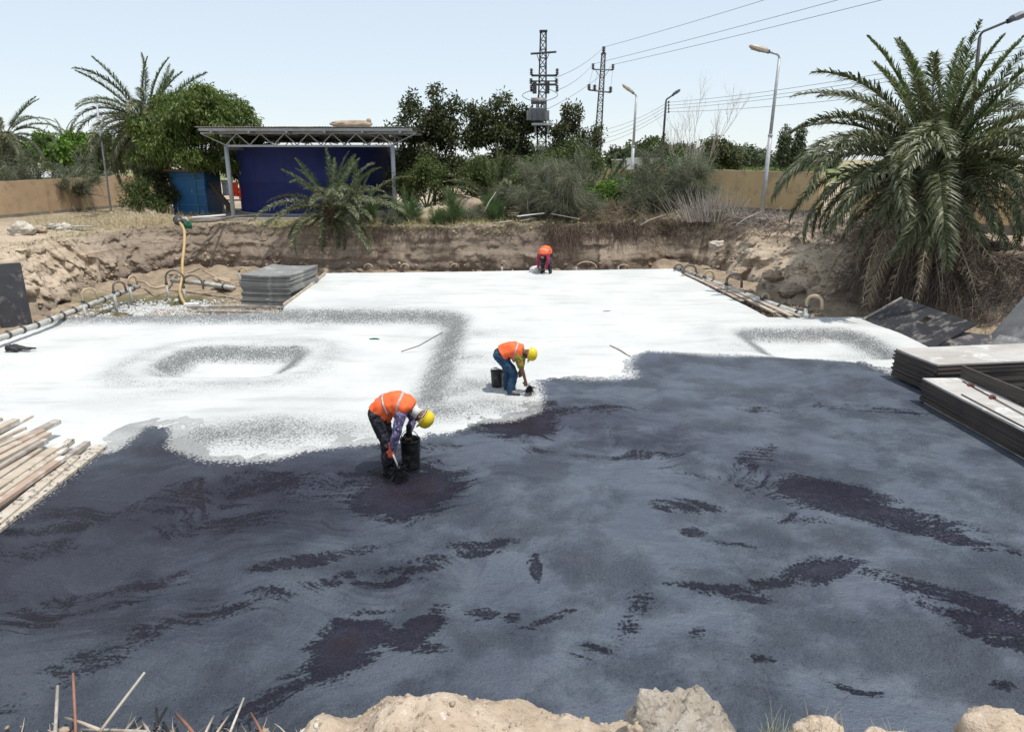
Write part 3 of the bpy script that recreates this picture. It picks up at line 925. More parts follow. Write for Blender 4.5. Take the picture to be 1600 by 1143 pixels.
def make_tree(name, loc, blobs, nleaf, L, W, lm, label, cat='tree', trunk_r=.15, fork=.35, droop=.3, clump=6, clump_r=.35, shell=.5, group=None, tm='trunk', stems=5, trunk_pts=None, lump=0):
    t = empty(name, loc, 0, label, cat, group)
    mb = MB()
    top = max(b[2] for b in blobs); cx = sum(b[0] for b in blobs) / len(blobs); cy = sum(b[1] for b in blobs) / len(blobs)
    hf = top * fork
    f = Vector((cx * .4, cy * .4, hf))
    mb.tube(trunk_pts or [(0, 0, -.3), (.02, 0, hf * .4), (cx * .25, cy * .2, hf * .75), f], [trunk_r * 1.25, trunk_r, trunk_r * .85, trunk_r * .75], 8)
    tg = []
    for i in range(stems + len(blobs)):
        b = blobs[i % len(blobs)]
        d = unit(1)[0] * .6
        tg.append((b[0] + d[0] * b[3], b[1] + d[1] * b[4], b[2] + d[2] * b[5]))
    branches(mb, f, tg, trunk_r * .55, .015)
    mb.build('trunk', M[tm], t, True)
    if lump: blobs = lumps(blobs, lump, .36)
    V, F, T = crown_arrays(blobs, nleaf, L, W, droop, clump, clump_r, shell)
    np_obj('crown', V, F, M[lm], t, fattrs={'tint': T})
    return t


def frond_arrays(L=4.5, n=64, leaf=.5, lw=.03, a0=70, bend=90, twist=0, stiff=.5, petiole=.14, vee=35, seed=0):
    """one palm frond in the local x-z plane: starts at the origin rising at a0 degrees, bending over by 'bend' degrees"""
    r = np.random.default_rng(seed)
    K = 26
    pts = [np.array([0., 0., 0.])]; ang = []
    side = 0
    for k in range(K):
        t = k / K
        a = R(a0 - bend * (t ** 1.35))
        ang.append(a)
        side += r.normal() * .002 + twist * .012
        pts.append(pts[-1] + np.array([math.cos(a), side, math.sin(a)]) * L / K)
    ang.append(ang[-1]); pts = np.array(pts)
    mb = MB()
    mb.tube([tuple(p) for p in pts[::2]], [max(.004, .028 * (1 - i / (K / 2)) * (L / 4.5) + .003) for i in range(len(pts[::2]))], 4, cap=False)
    RV = np.array(mb.v); RF = np.array(mb.f)
    P, D, LL, WW, T = [], [], [], [], []
    for s in (-1, 1):
        for i in range(n):
            t = petiole + (1 - petiole) * (i + r.random() * .6) / n
            q = min(t * K, K - .001); k = int(q); p = pts[k] + (pts[k + 1] - pts[k]) * (q - k)
            a = ang[k]
            tan = np.array([math.cos(a), 0, math.sin(a)]); up = np.array([-math.sin(a), 0, math.cos(a)])
            fwd = .55 + .7 * t
            v = vee * (1 + .35 * r.normal()) * (1 if i % 3 else .4)
            d = tan * fwd + np.array([0, s, 0]) * math.cos(R(v)) + up * math.sin(R(v)) * .9
            d += r.normal(size=3) * np.array([.16, .12, .16])
            P.append(p); D.append(d / np.linalg.norm(d))
            LL.append(leaf * (math.sin(math.pi * min(1, .18 + .78 * t)) ** .6) * (.65 + .5 * r.random())); T.append(r.random())
    P, D, LL, T = np.array(P), np.array(D), np.array(LL), np.array(T)
    m = len(P)
    S = np.cross(D, np.array([0, 0, 1.]) + r.normal(size=(m, 3)) * .35); S /= np.linalg.norm(S, axis=1)[:, None]
    V = np.zeros((m, 5, 3)); dn = np.array([0, 0, -1.])
    V[:, 0] = P - S * lw * .35; V[:, 1] = P + S * lw * .35
    mid = P + D * (LL * .5)[:, None]
    V[:, 2] = mid + S * lw * .5; V[:, 3] = mid - S * lw * .5
    V[:, 4] = P + D * LL[:, None] + dn * (LL * (.14 + .3 * (1 - stiff)))[:, None]
    V = V.reshape(-1, 3)
    b = np.arange(m)[:, None] * 5
    F1 = b + np.array([[0, 1, 2, 3]]); F2 = b + np.array([[3, 2, 4, 4]])
    return RV, RF, V, F1, F2, T


def frond_mesh(name, mat_, **kw):
    RV, RF, V, F1, F2, T = frond_arrays(**kw)
    nb = len(RV)
    faces = [tuple(f) for f in RF] + [tuple(f + nb) for f in F1] + [(f[0] + nb, f[1] + nb, f[2] + nb) for f in F2]
    me = bpy.data.meshes.new(name)
    me.from_pydata([tuple(p) for p in RV] + [tuple(p) for p in V], [], faces)
    a = me.attributes.new('tint', 'FLOAT', 'FACE')
    a.data.foreach_set('value', np.concatenate([np.full(len(RF), .95), T, T]).astype(np.float32))
    me.materials.append(mat_)
    return me


def make_palm(loc, H, n, L, meshes, label, dead=None, ndead=0, trunk_r=.2, lean=(0, 0), cat='palm', name='date_palm', group=None, lo=-35, hi=85, seed=1, trunk=True, azf=None, skirt=True):
    r = random.Random(seed)
    t = empty(name, loc, 0, label, cat, group)
    top = Vector((lean[0], lean[1], H))
    if trunk:
        mb = MB(); k = max(5, int(H / .35))
        pts = [Vector((lean[0] * (i / k) ** 1.5, lean[1] * (i / k) ** 1.5, -.3 + (H + .3) * i / k)) for i in range(k + 1)]
        mb.tube(pts, [trunk_r * (1.12 if i % 2 else .95) * (1.25 - .25 * i / k) for i in range(k + 1)], 9)
        nb = int(H / .11)
        for i in range(nb):                                  # cut leaf bases
            z = H * (i + .5) / nb; f = z / H
            for q in range(5):
                a = q * 2 * math.pi / 5 + i * 2.4
                c = Vector((lean[0] * f ** 1.5 + math.cos(a) * trunk_r * 1.08, lean[1] * f ** 1.5 + math.sin(a) * trunk_r * 1.08, z))
                mb.box(c, (.10, .09, .16), Matrix.Rotation(a, 3, 'Z') @ Matrix.Rotation(R(28), 3, 'Y'))
        mb.build('trunk', M['palm_trunk'], t)
    for i in range(n):
        f = (i + .5) / n
        el = hi - (hi - lo) * f ** .85 + r.uniform(-11, 11)        # elevation at which the frond leaves the crown
        az = i * 2.39996 + r.uniform(-.3, .3)
        if azf: az = azf(az, el, r)
        me = meshes[min(len(meshes) - 1, int(f * len(meshes) + r.uniform(-.4, .4))) if len(meshes) > 1 else 0]
        o = bpy.data.objects.new('frond', me); link(o, t)
        o.location = top + Vector((math.cos(az), math.sin(az), 0)) * trunk_r * .6 + Vector((0, 0, -.5 * f))
        a0 = me['a0']
        o.rotation_euler = (Matrix.Rotation(az, 3, 'Z') @ Matrix.Rotation(R(a0 - el), 3, 'Y') @ Matrix.Rotation(r.uniform(-.6, .6), 3, 'X')).to_euler()
        s = L / me['L'] * r.uniform(.85, 1.08) * (.74 + .26 * math.sin(math.pi * min(1, f * 1.1 + .08)) + (.12 if .45 < f < .7 else -.06 if f > .8 else 0))
        o.scale = (s, s, s)
    for i in range(ndead):
        az = i * 2.39996 + r.uniform(-.4, .4)
        if azf: az = azf(az, -60, r)
        me = dead[i % len(dead)]
        o = bpy.data.objects.new('dead_frond', me); link(o, t)
        o.location = top + Vector((math.cos(az) * trunk_r, math.sin(az) * trunk_r, -.55 - .5 * r.random()))
        el = r.uniform(-80, -22)
        o.rotation_euler = (Matrix.Rotation(az, 3, 'Z') @ Matrix.Rotation(R(me['a0'] - el), 3, 'Y') @ Matrix.Rotation(r.uniform(-.5, .5), 3, 'X')).to_euler()
        s = L / me['L'] * r.uniform(.6, .95); o.scale = (s, s, s)
    return t


def stones(name, pts, smin, smax, mat_, kind='stuff', flat=.7, parent=None):
    """many small angular stones as one mesh"""
    ico = np.array([(0, 0, 1), (.9, 0, .35), (.28, .85, .35), (-.72, .53, .35), (-.72, -.53, .35), (.28, -.85, .35), (.72, .53, -.4), (-.28, .85, -.4), (-.9, 0, -.4), (-.28, -.85, -.4), (.72, -.53, -.4), (0, 0, -1)], float)
    fc = np.array([(0, 1, 2), (0, 2, 3), (0, 3, 4), (0, 4, 5), (0, 5, 1), (1, 6, 2), (2, 7, 3), (3, 8, 4), (4, 9, 5), (5, 10, 1), (2, 6, 7), (3, 7, 8), (4, 8, 9), (5, 9, 10), (1, 10, 6), (6, 11, 7), (7, 11, 8), (8, 11, 9), (9, 11, 10), (10, 11, 6)])
    P = np.asarray(pts, float); n = len(P)
    s = smin * (smax / smin) ** (rng.random(n) ** 2.2)
    A = rng.uniform(0, 6.28, n); ca, sa = np.cos(A), np.sin(A)
    loc = ico[None] * (1 + rng.uniform(-.3, .3, (n, 12, 1))) * rng.uniform(.6, 1.2, (n, 1, 3)) * np.array([1, 1, flat])
    x = loc[..., 0] * ca[:, None] - loc[..., 1] * sa[:, None]; y = loc[..., 0] * sa[:, None] + loc[..., 1] * ca[:, None]
    V = np.stack([x, y, loc[..., 2]], -1) * s[:, None, None] + P[:, None]
    F = (np.arange(n)[:, None, None] * 12 + fc[None]).reshape(-1, 3)
    o = np_obj(name, V.reshape(-1, 3), F, mat_, parent)
    if kind: o['kind'] = kind
    return o


def rock(name, loc, size, mat_, label, cat, seed=0, sub=5, amp=.22, parent=None):
    mb = MB(); mb.ball((0, 0, 0), size, 40, 26, zmin=-1)
    V = np.array(mb.v)
    Q = V / np.array(size)
    Nn = Q / np.maximum(1e-6, np.linalg.norm(Q, axis=1)[:, None])
    n_ = fbm(Q, 1.3, 3, .55, seed) * amp + fbm(Q, 5, 4, .62, seed + 7) * amp * .42 - .12 * np.maximum(0, fbm(Q, 3, 3, .6, seed + 21) - .2)
    V = V + Nn * n_[:, None] * np.array(size)
    V[:, 2] = np.maximum(V[:, 2], -size[2] * .8)
    mb.v = [tuple(p) for p in V]
    o = mb.build(name, mat_, parent, True, loc=loc)
    return tag(o, label, cat)


def onray(V):
    return V


# nearest-ground lookup on a coarse hash so that things sit on the earth
_cell = {}
for i_, p_ in enumerate(Gf):
    if abs(p_[0]) < 60 and p_[1] < 110:
        _cell.setdefault((int(p_[0] // .5), int(p_[1] // .5)), []).append(i_)


def gz(x, y, top=True):
    cx, cy = int(x // .5), int(y // .5)
    for r_ in range(1, 16):
        c = [i for dx in range(-r_, r_ + 1) for dy in range(-r_, r_ + 1) for i in _cell.get((cx + dx, cy + dy), ())]
        if c:
            P = Gf[c]; d = (P[:, 0] - x) ** 2 + (P[:, 1] - y) ** 2
            k = np.argsort(d)[:4]
            return float(P[k, 2].max() if top else P[k, 2].mean())
    return 1.5


def ground_pts(n, box, cond=None):
    """random vertices of the ground inside a box"""
    x0, x1, y0, y1, z0, z1 = box
    m = (Gf[:, 0] > x0) & (Gf[:, 0] < x1) & (Gf[:, 1] > y0) & (Gf[:, 1] < y1) & (Gf[:, 2] > z0) & (Gf[:, 2] < z1)
    k = np.nonzero(m)[0]
    if len(k) == 0: return np.zeros((0, 3))
    return Gf[rng.choice(k, n)] + rng.uniform(-.04, .04, (n, 3)) * [1, 1, .3]

# ------------------------------------------------------------------ walls
def wall_run(name, pts, z0s, z1s, th, m, label, cap=True, base=True, extra=None):
    t = empty(name, (pts[0][0], pts[0][1], 0), 0, label, 'wall')
    o = Vector((pts[0][0], pts[0][1], 0))
    body, foot, cp = MB(), MB(), MB()
    for i in range(len(pts) - 1):
        a, b = Vector((*pts[i], 0)) - o, Vector((*pts[i + 1], 0)) - o
        d = (b - a); L = d.length; d.normalize(); nrm = Vector((-d.y, d.x, 0)) * th / 2
        K = max(1, int(L / .5))
        def sect(off, za, zb, mb, wid, wob=0):
            vs, fs = [], []
            for k in range(K + 1):
                p = a + d * L * k / K; t_ = k / K
                A = za[i] + (za[i + 1] - za[i]) * t_; B = zb[i] + (zb[i + 1] - zb[i]) * t_
                w1, w2 = random.uniform(-wob, wob), random.uniform(-wob, wob)
                for s_ in (-1, 1):
                    vs.append(p + nrm * wid * s_ + Vector((0, 0, A)))
                for s_ in (-1, 1):
                    vs.append(p + nrm * wid * s_ * .97 + Vector((0, 0, B + w1)) + nrm * w2 * .3)
            for k in range(K):
                q = k * 4; r = q + 4
                fs += [(q, r, r + 2, q + 2), (q + 1, q + 3, r + 3, r + 1), (q + 2, r + 2, r + 3, q + 3)]
            fs += [(0, 2, 3, 1), (K * 4, K * 4 + 1, K * 4 + 3, K * 4 + 2)]
            mb.add(vs, fs)
        sect(0, z0s, z1s, body, 1, .012)
        sect(0, [z - .6 for z in z0s], [z + .16 for z in z0s], foot, 1.12)
    body.build('plaster_body', m, t)
    if base: foot.build('footing', M['plaster_base'], t)
    return t, o


lw0, lw1, lw2, lw3 = (-28.6, 30), (-27.3, 37), (-25.7, 46), (-24.5, 60)
wl_, _ = wall_run('boundary_wall', [lw0, lw1, lw2, lw3], [1.5] * 4, [3.3, 3.35, 3.45, 3.6], .22, M['plaster'],
                  'ochre plastered boundary wall at left, striped by tree shadows, behind the dry shelf of earth')
for k, (u, wd) in enumerate([(127, .16), (139, .2), (152, .26)]):          # raised strips standing in for the palm's shadows on the wall
    y = {0: 41.2, 1: 42.5, 2: 43.6}[k]; x = -27.3 + (y - 37) * (1.6 / 9) + .14
    o = MB().box((x + 28.6, y - 30, 2.42), (.12, wd, 1.9)).build('shadow_strip', M['plaster'], wl_)
rw, _ = wall_run('boundary_wall', [(-2, 47.5), (7.2, 47), (11.6, 43.2), (14.0, 36.2), (14.5, 34.0)], [1.4, 1.6, 1.7, 1.9, 2.0], [3.85, 3.88, 3.9, 3.9, 3.92], .24, M['plaster2'],
                 'yellow ochre boundary wall between the round tree and the big palm, with dry brush at its foot')
rw2, _ = wall_run('boundary_wall', [(15.6, 33.0), (20.2, 25.8), (22.5, 20)], [1.9, 1.9, 1.9], [3.85, 3.35, 3.3], .24, M['plaster2'],
                  'ochre wall at the right edge, in the shade behind the big palm')

# ------------------------------------------------------------------ far things over the wall
_fy = 58 + 190 * rng.random(15000) ** 1.7
fieldV, fieldF, fieldT = strand_arrays(np.column_stack([_fy * rng.uniform(.12, .43, 15000), _fy, rng.uniform(1.5, 2.3, 15000)]) if True else np.column_stack([np.zeros(15000), 58 + 190 * rng.random(15000) ** 1.7, rng.uniform(1.5, 2.3, 15000)]), unit(15000, 1.5), rng.uniform(.8, 1.3, 15000), rng.uniform(.07, .2, 15000), .35, 2, 2)
k_ = fieldV[:, 0] > .12 * fieldV[:, 1]
fld = strands('crop_field', M['leaf_mid'], (fieldV, fieldF, fieldT)); tag(fld, kind='stuff')
# the ridge of soil the crop stands on
sb = MB().add([(6.5, 57, 1.2), (25, 57, 1.2), (107, 250, 1.2), (29, 250, 1.2), (7, 58, 2.1), (24.5, 58, 2.1), (106, 249, 2.1), (29.5, 249, 2.1)], [(4, 5, 6, 7), (0, 1, 5, 4), (1, 2, 6, 5), (2, 3, 7, 6), (3, 0, 4, 7)]).build('field_bank', M['grass']); tag(sb, kind='structure')

far_specs = []
for i in range(44):
    u = 1140 + i * 12 + random.uniform(-4, 4) if i < 14 else random.uniform(-40, 1640)
    far_specs.append((u, random.uniform(190, 300), random.uniform(3.6, 6.5)))
fm = [None] * 3
for i in range(3):
    bl = [(random.uniform(-2, 2), random.uniform(-1.5, 1.5), random.uniform(2.2, 4), random.uniform(1.6, 2.6), 1.8, random.uniform(1.2, 2)) for _ in range(4)]
    fm[i] = bl
src_ = []
for i in range(3):
    p = at(far_specs[i][0], 252, Y=far_specs[i][1])
    src_.append(make_tree('distant_tree', (p.x, p.y, 1.5), fm[i], 2200, .55, .35, 'leaf_far', 'x', trunk_r=.2, group='low distant trees along the horizon', clump=5, clump_r=.9))
for i, (u, Y, h) in enumerate(far_specs):
    p = at(u, 252, Y=Y)
    lab = 'small hazy tree in the far line along the horizon'
    if i < 3: o = src_[i]; o.location = (p.x, p.y, 1.2); o['label'] = lab
    else: o = dup(src_[i % 3], (p.x, p.y, 1.2), random.uniform(0, 6), lab)
    s = h / 5.2; o.scale = (s * 1.4, s, s)

# round dark tree, small palm, twin tall trees
p = at(1118, 250, Y=78)
make_tree('round_tree', (p.x, p.y, 1.5), [(0, 0, 3.2, 2.25, 2.2, 1.9), (-.9, 0, 2.7, 1.6, 1.6, 1.5), (1.1, 0, 2.7, 1.5, 1.6, 1.5), (.3, -.4, 4.1, 1.5, 1.4, 1.2)], 9000, .30, .16, 'leaf_dark',
          'dense round dark green tree standing behind the ochre wall, right of the lamp posts', trunk_r=.2, clump=6, clump_r=.4, lump=14)
for u, v, h in ((1228, 198, 1.0), (1241, 197, .98)):
    p = at(u, 250, Y=140); sx = (u - 1234) * .06
    make_tree('tall_tree', (p.x, p.y, 1.5), [(sx, 0, 3.2, 1.3, 1.2, 1.8), (sx * 1.3, 0, 5.6, 1.1, 1.0, 1.6), (sx * 1.8, 0, 7.6, .8, .8, 1.3)], 2600, .42, .26, 'leaf_far',
              ('left' if u < 1235 else 'right') + ' one of two narrow tall trees far behind the wall', trunk_r=.22, clump=6, clump_r=.5)
p = at(1020, 250, Y=110)
make_tree('broad_tree', (p.x, p.y, 1.5), [(-2.5, 0, 3.6, 2.4, 2, 1.7), (0, 0, 4.3, 2.2, 2, 1.9), (2.6, 0, 3.6, 2.4, 2, 1.5)], 6000, .45, .26, 'leaf_mid',
          'broad green tree behind the white cabins', trunk_r=.2)
p = at(975, 250, Y=105)
make_tree('broad_tree', (p.x, p.y, 1.5), [(-1, 0, 3.2, 1.6, 1.5, 1.4), (.8, 0, 2.8, 1.4, 1.4, 1.2)], 3000, .45, .24, 'leaf_far', 'small grey green tree left of the white cabins', trunk_r=.16)
for u in (1075, 1062):
    p = at(u, 250, Y=120)
    make_tree('broad_tree', (p.x, p.y, 1.5), [(0, 0, 3.0, 1.2, 1.2, 1.7), (.2, 0, 4.4, .8, .8, 1.0)], 2200, .42, .24, 'leaf_far', 'thin grey tree behind the bare branches, the ' + ('right' if u > 1070 else 'left') + ' of two', trunk_r=.16)

# white site cabins
def site_cabin(u0, u1, vt, Y, label, wins, m):
    a, b = at(u0, 258, Y=Y), at(u1, 258, Y=Y); top = at(u0, vt, Y=Y).z
    t = empty('site_cabin', ((a.x + b.x) / 2, Y, 1.5), 0, label, 'cabin')
    W = b.x - a.x; H = top - 1.5
    MB().box((0, 1.2, H / 2), (W, 2.4, H)).build('shell', m, t)
    MB().box((0, 1.2, H + .05), (W + .2, 2.6, .1)).build('roof', M['white_panel'], t)
    for f, ww in wins:
        wdw = MB().box((-W / 2 + f * W, -.03, H - .95), (ww, .08, .75)).build('window', M['window_dark'], t)
        MB().box((-W / 2 + f * W, -.05, H - 1.37), (ww + .15, .1, .07)).build('sill', M['white_panel'], wdw)
    nb_ = int(W / .6)
    mb = MB()
    for i in range(nb_): mb.box((-W / 2 + (i + .5) * W / nb_, -.01, H / 2), (.04, .03, H - .1))
    mb.build('cladding_ribs', M['white_panel'], t)
    return t


site_cabin(984, 1032, 248, 88, 'white site cabin with small dark windows seen between the lamp posts', [(.2, .35), (.45, .35), (.75, .5)], M['white_panel'])
site_cabin(1034, 1062, 248.5, 92, 'white site cabin half hidden by grey green bushes', [(.3, .5), (.7, .4)], M['white_panel'])
site_cabin(960, 981, 250, 92, 'brownish low cabin at the left end of the white cabins', [(.4, .5)], M['plaster_base'])

# little building with red and white roof behind the left wall
p0 = at(20, 282, Y=50); t = empty('shed', (p0.x, 50, 1.5), 0, 'low shed with a red and a white roof slope peeping over the left wall', 'shed')
MB().box((-.6, 1.2, .9), (5.6, 3, 1.9)).build('wall', M['plaster_base'], t)
MB().add([(-3.6, -.5, 1.85), (.6, -.5, 1.85), (-.9, 1.2, 2.65), (-3.2, 1.2, 2.65), (-3.6, -.5, 1.78), (.6, -.5, 1.78)], [(0, 1, 2, 3), (0, 4, 5, 1)]).build('red_roof', M['stick_red'], t)
MB().add([(.6, -.5, 1.87), (3.4, -.5, 1.80), (2.9, 1.2, 1.95), (-.9, 1.2, 2.64), (.6, -.5, 1.8), (3.4, -.5, 1.73)], [(0, 1, 2, 3), (0, 4, 5, 1)]).build('white_roof', M['white_panel'], t)

# ------------------------------------------------------------------ canopy with trusses
CZ0 = 1.5
pa, pb = at(353, 228, Y=37), at(613, 226, Y=37)
t = empty('steel_canopy', ((pa.x + pb.x) / 2, 37, CZ0), 0, 'open steel canopy with zigzag trusses and sheet roof over the blue tank', 'canopy')
W = pb.x - pa.x; hb = pa.z - CZ0
zt = at(500, 208, Y=37).z - CZ0
for x in (-W / 2, W / 2):
    for y, lab in ((0, None), (8.6, None)):
        hh = hb - (0 if y == 0 else .2)
        ps = MB().tube([(x, y, -.1), (x, y, hh)], .11, 14).box((x, y, .02), (.4, .4, .04)).build('post', M['steel_grey'], t, True)


def truss(p, q, zb, ztp, n, r=.028, tails=True):
    """bottom chord p-q, zigzag up to top chord; slanted ends run out to the eaves"""
    p, q = Vector(p), Vector(q); d = (q - p)
    mb = MB()
    mb.box((p + q) / 2 + Vector((0, 0, zb)), (max(.09, abs(d.x)), max(.09, abs(d.y)), .1))
    ext = d.normalized() * (d.length / n / 2 * (2 if tails else 1))
    tp, tq = p - ext, q + ext
    mb.box((tp + tq) / 2 + Vector((0, 0, ztp)), (max(.08, abs(tq.x - tp.x)), max(.08, abs(tq.y - tp.y)), .08))
    ch = mb.build('truss_chords', M['steel_grey'], t)
    for i in range(n):
        a = p + d * (i / n); b = p + d * ((i + .5) / n); c = p + d * ((i + 1) / n)
        MB().tube([a + Vector((0, 0, zb + .04)), b + Vector((0, 0, ztp - .03))], r, 6).tube([b + Vector((0, 0, ztp - .03)), c + Vector((0, 0, zb + .04))], r, 6).build('truss_brace', M['steel_grey'], ch)
    if tails:
        for a, e in ((p, tp), (q, tq)):
            MB().tube([a + Vector((0, 0, zb + .04)), e + Vector((0, 0, ztp - .02))], r, 6).build('truss_brace', M['steel_grey'], ch)
    return ch


truss((-W / 2, 0, 0), (W / 2, 0, 0), hb, zt, 7)
truss((-W / 2, 8.6, 0), (W / 2, 8.6, 0), hb - .2, zt - .16, 7)
for x in (-W / 2, W / 2):
    truss((x, .15, 0), (x, 8.5, 0), hb - .12, zt - .14, 6, tails=False)
ra, rb = at(303, 199, Y=36.1), at(648, 195, Y=36.1)
rx0, rx1 = ra.x - t.location.x, rb.x - t.location.x
rz = ra.z - CZ0 + .02
# purlins along x
yb = 10.0
for i in range(7):
    y = -.7 + i * (yb + .4) / 6
    z = rz - .11 - (y + .9) / (yb + .9) * .35
    MB().box(((rx0 + rx1) / 2, y, z), (rx1 - rx0 - .3, .07, .13)).build('purlin', M['steel_grey'], t)
for i in range(6):
    x = rx0 + .75 + i * (rx1 - rx0 - 1.5) / 5
    m = MB(); a = Vector((x, -.8, rz - .22)); b = Vector((x, yb - .3, rz - .22 - .33)); m.tube([a, b], .06, 4)
    m.build('rafter', M['steel_grey'], t)
ns = 13
for i in range(ns):                                                     # roofing sheets with ribs
    x0 = rx0 + (rx1 - rx0) * i / ns; x1 = rx0 + (rx1 - rx0) * (i + 1) / ns
    vs, fs = [], []; nr = 24
    for k in range(nr + 1):
        x = x0 + (x1 - x0) * k / nr - .004 * (k == 0)
        z = .022 * (1 if k % 4 in (1, 2) else 0) + (i % 2) * .006
        for y, dz in ((-.9, 0), (yb, -.35)):
            for th in (0, -.006): vs.append((x, y + random.uniform(-.01, .01), rz + z + dz + th))
    for k in range(nr):
        q = k * 4
        fs += [(q, q + 4, q + 6, q + 2), (q + 1, q + 3, q + 7, q + 5), (q, q + 1, q + 5, q + 4), (q + 2, q + 6, q + 7, q + 3)]
    fs += [(0, 2, 3, 1), (nr * 4, nr * 4 + 1, nr * 4 + 3, nr * 4 + 2)]
    MB().add(vs, fs).build('roof_sheet', M['roof_sheet'], t)
s1 = at(548, 193, Y=41)
rock('sack', (s1.x, 41, s1.z - .05), (1.15, .6, .22), M['rubble'], 'flat brown sack heap lying on top of the canopy roof', 'sack', 3, amp=.1)
s1 = at(575, 190, Y=41); rock('bundle', (s1.x + .05, 41, s1.z - .02), (.14, .14, .2), M['rubble'], 'small brown bundle at the right end of the heap on the canopy roof', 'bundle', 4, amp=.1)
pad = MB().box((0, 0, 0), (11.5, 12, .14), jit=.02).build('concrete_pad', M['concrete'], None, bevel=.02, loc=((pa.x + pb.x) / 2 - .2, 42.6, 1.53)); tag(pad, kind='structure')

# water tank
tc = at(500, 340, Y=42.3); TR, TH = 4.28, 3.5
t = empty('water_tank', (tc.x, 42.3, 1.6), 0, 'large round navy blue steel tank standing under the canopy', 'tank')
mb = MB(); n = 72; vs, fs = [], []
for i, (r, z) in enumerate([(TR, 0), (TR, 1.72), (TR + .012, 1.74), (TR, 1.76), (TR, TH - .03), (TR + .05, TH - .02), (TR + .05, TH + .04), (TR - .06, TH + .05), (TR - .08, TH - .25), (0.01, TH - .1)]):
    for k in range(n):
        a = 2 * math.pi * k / n; vs.append((r * math.cos(a), r * math.sin(a), z))
for i in range(9):
    for k in range(n): fs.append((i * n + k, i * n + (k + 1) % n, (i + 1) * n + (k + 1) % n, (i + 1) * n + k))
mb.add(vs, fs); mb.build('shell', M['tank'], t, True)
for k in range(14):
    a = 2 * math.pi * k / 14 + .1; MB().box(((TR + .004) * math.cos(a), (TR + .004) * math.sin(a), 1.7), (.012, .02, 3.3), Matrix.Rotation(a, 3, 'Z')).build('weld_seam', M['tank'], t)
mb = MB()
pts = [((TR + .06) * math.cos(a), (TR + .06) * math.sin(a), .06) for a in [2 * math.pi * k / 48 for k in range(49)]]
mb.tube(pts, .06, 6, cap=False).build('base_ring', M['concrete'], t)
mb = MB()
pts = [((TR + .05) * math.cos(a), (TR + .05) * math.sin(a), TH + .02) for a in [2 * math.pi * k / 60 for k in range(61)]]
mb.tube(pts, .05, 6, cap=False).build('rim', M['tank'], t, True)
# blue cabin under the mango tree
c0, c1 = at(272, 334, Y=40), at(326, 334, Y=40); Wc = c1.x - c0.x; Hc = at(272, 267, Y=40).z - 1.45
t = empty('blue_cabin', ((c0.x + c1.x) / 2, 40, 1.45), 0, 'blue painted metal cabin with a door, in the shade under the big leafy tree', 'cabin')
MB().box((0, 1.1, Hc / 2), (Wc, 2.2, Hc)).build('body', M['cabin'], t, bevel=.02)
MB().box((0, 1.05, Hc + .03), (Wc + .35, 2.6, .08)).build('roof', M['stick_red'], t)
d_ = MB().box((-.12, -.02, 1.15), (1.05, .05, 2.0)).build('door', M['cabin_door'], t, bevel=.01)
MB().box((.22, -.05, 1.35), (.035, .05, .14)).build('handle', M['steel_grey'], d_)
MB().box((-.68, -.035, 1.2), (.035, .05, 2.1)).box((-.12, -.035, 2.22), (1.15, .05, .035)).box((.43, -.035, 1.2), (.035, .05, 2.1)).build('door_frame', M['cabin_trim'], t)
wn_o = MB().box((.72, -.03, 1.55), (.42, .05, .7)).build('window', M['cabin_door'], t)
MB().box((.72, -.05, 1.55), (.5, .03, .04)).box((.72, -.05, 1.18), (.5, .04, .04)).box((.72, -.05, 1.92), (.5, .04, .04)).build('frame', M['cabin_trim'], wn_o)
MB().box((0, -.03, .62), (Wc - .1, .04, .04)).build('belt_rail', M['cabin_trim'], t)

# laundry and odds and ends in the shade between cabin and tank
def cloth(name, c, w_, h_, m, label, seed=0, cat='clothing', group=None):
    c = Vector(c); nx, ny = 8, 12; vs, fs = [], []
    for side in (0, 1):
        for j in range(ny + 1):
            for i in range(nx + 1):
                x = (i / nx - .5) * w_ * (1 - .2 * math.sin(j / ny * 3)) ; z = -h_ * j / ny - .04 * abs(i / nx - .5)
                y = .04 * math.sin(i * 1.7 + seed) * (j / ny) + side * .02 + .02 * math.sin(j * 1.3 + seed)
                vs.append((x, y, z))
    N_ = (nx + 1) * (ny + 1)
    for side in (0, 1):
        for j in range(ny):
            for i in range(nx):
                a = side * N_ + j * (nx + 1) + i
                f = (a, a + 1, a + nx + 2, a + nx + 1); fs.append(f if side else f[::-1])
    o = MB().add(vs, fs).build(name, m, None, True, loc=c)
    return tag(o, label, cat, group)


c = at(366, 285, Y=40.5); cloth('safety_vest', c, .42, .75, M['vest_red'], 'orange red vest hanging in the shade just right of the left canopy post', 1)
c = at(376, 293, Y=40.2); cloth('safety_vest', c, .35, .6, M['vest_red'], 'orange red vest hanging lower, beside the navy tank', 2)
c = at(351, 281, Y=41); cloth('grey_cloth', c, .45, .85, M['steel_grey'], 'pale grey cloth hanging behind the left canopy post', 3)
c = at(382, 297, Y=40.0); cloth('safety_vest', c, .16, .42, M['vest'], 'narrow orange strip of cloth hanging closest to the tank', 4)
l0, l1 = at(345, 281, Y=40.6), at(386, 286, Y=40.6)
tag(MB().tube([l0, (l0 + l1) / 2 + Vector((0, 0, -.05)), l1], .012, 5).build('clothes_line', M['wire'], None), 'thin line strung between cabin and tank carrying the vests', 'rope')
c = at(368, 330, Y=41)
t = empty('workbench', (c.x, 41.2, 1.5), 0, 'dark wooden bench in the shade between the cabin tree and the tank', 'bench')
MB().box((0, 0, .75), (1.5, .5, .06)).build('top', M['wood_grey'], t)
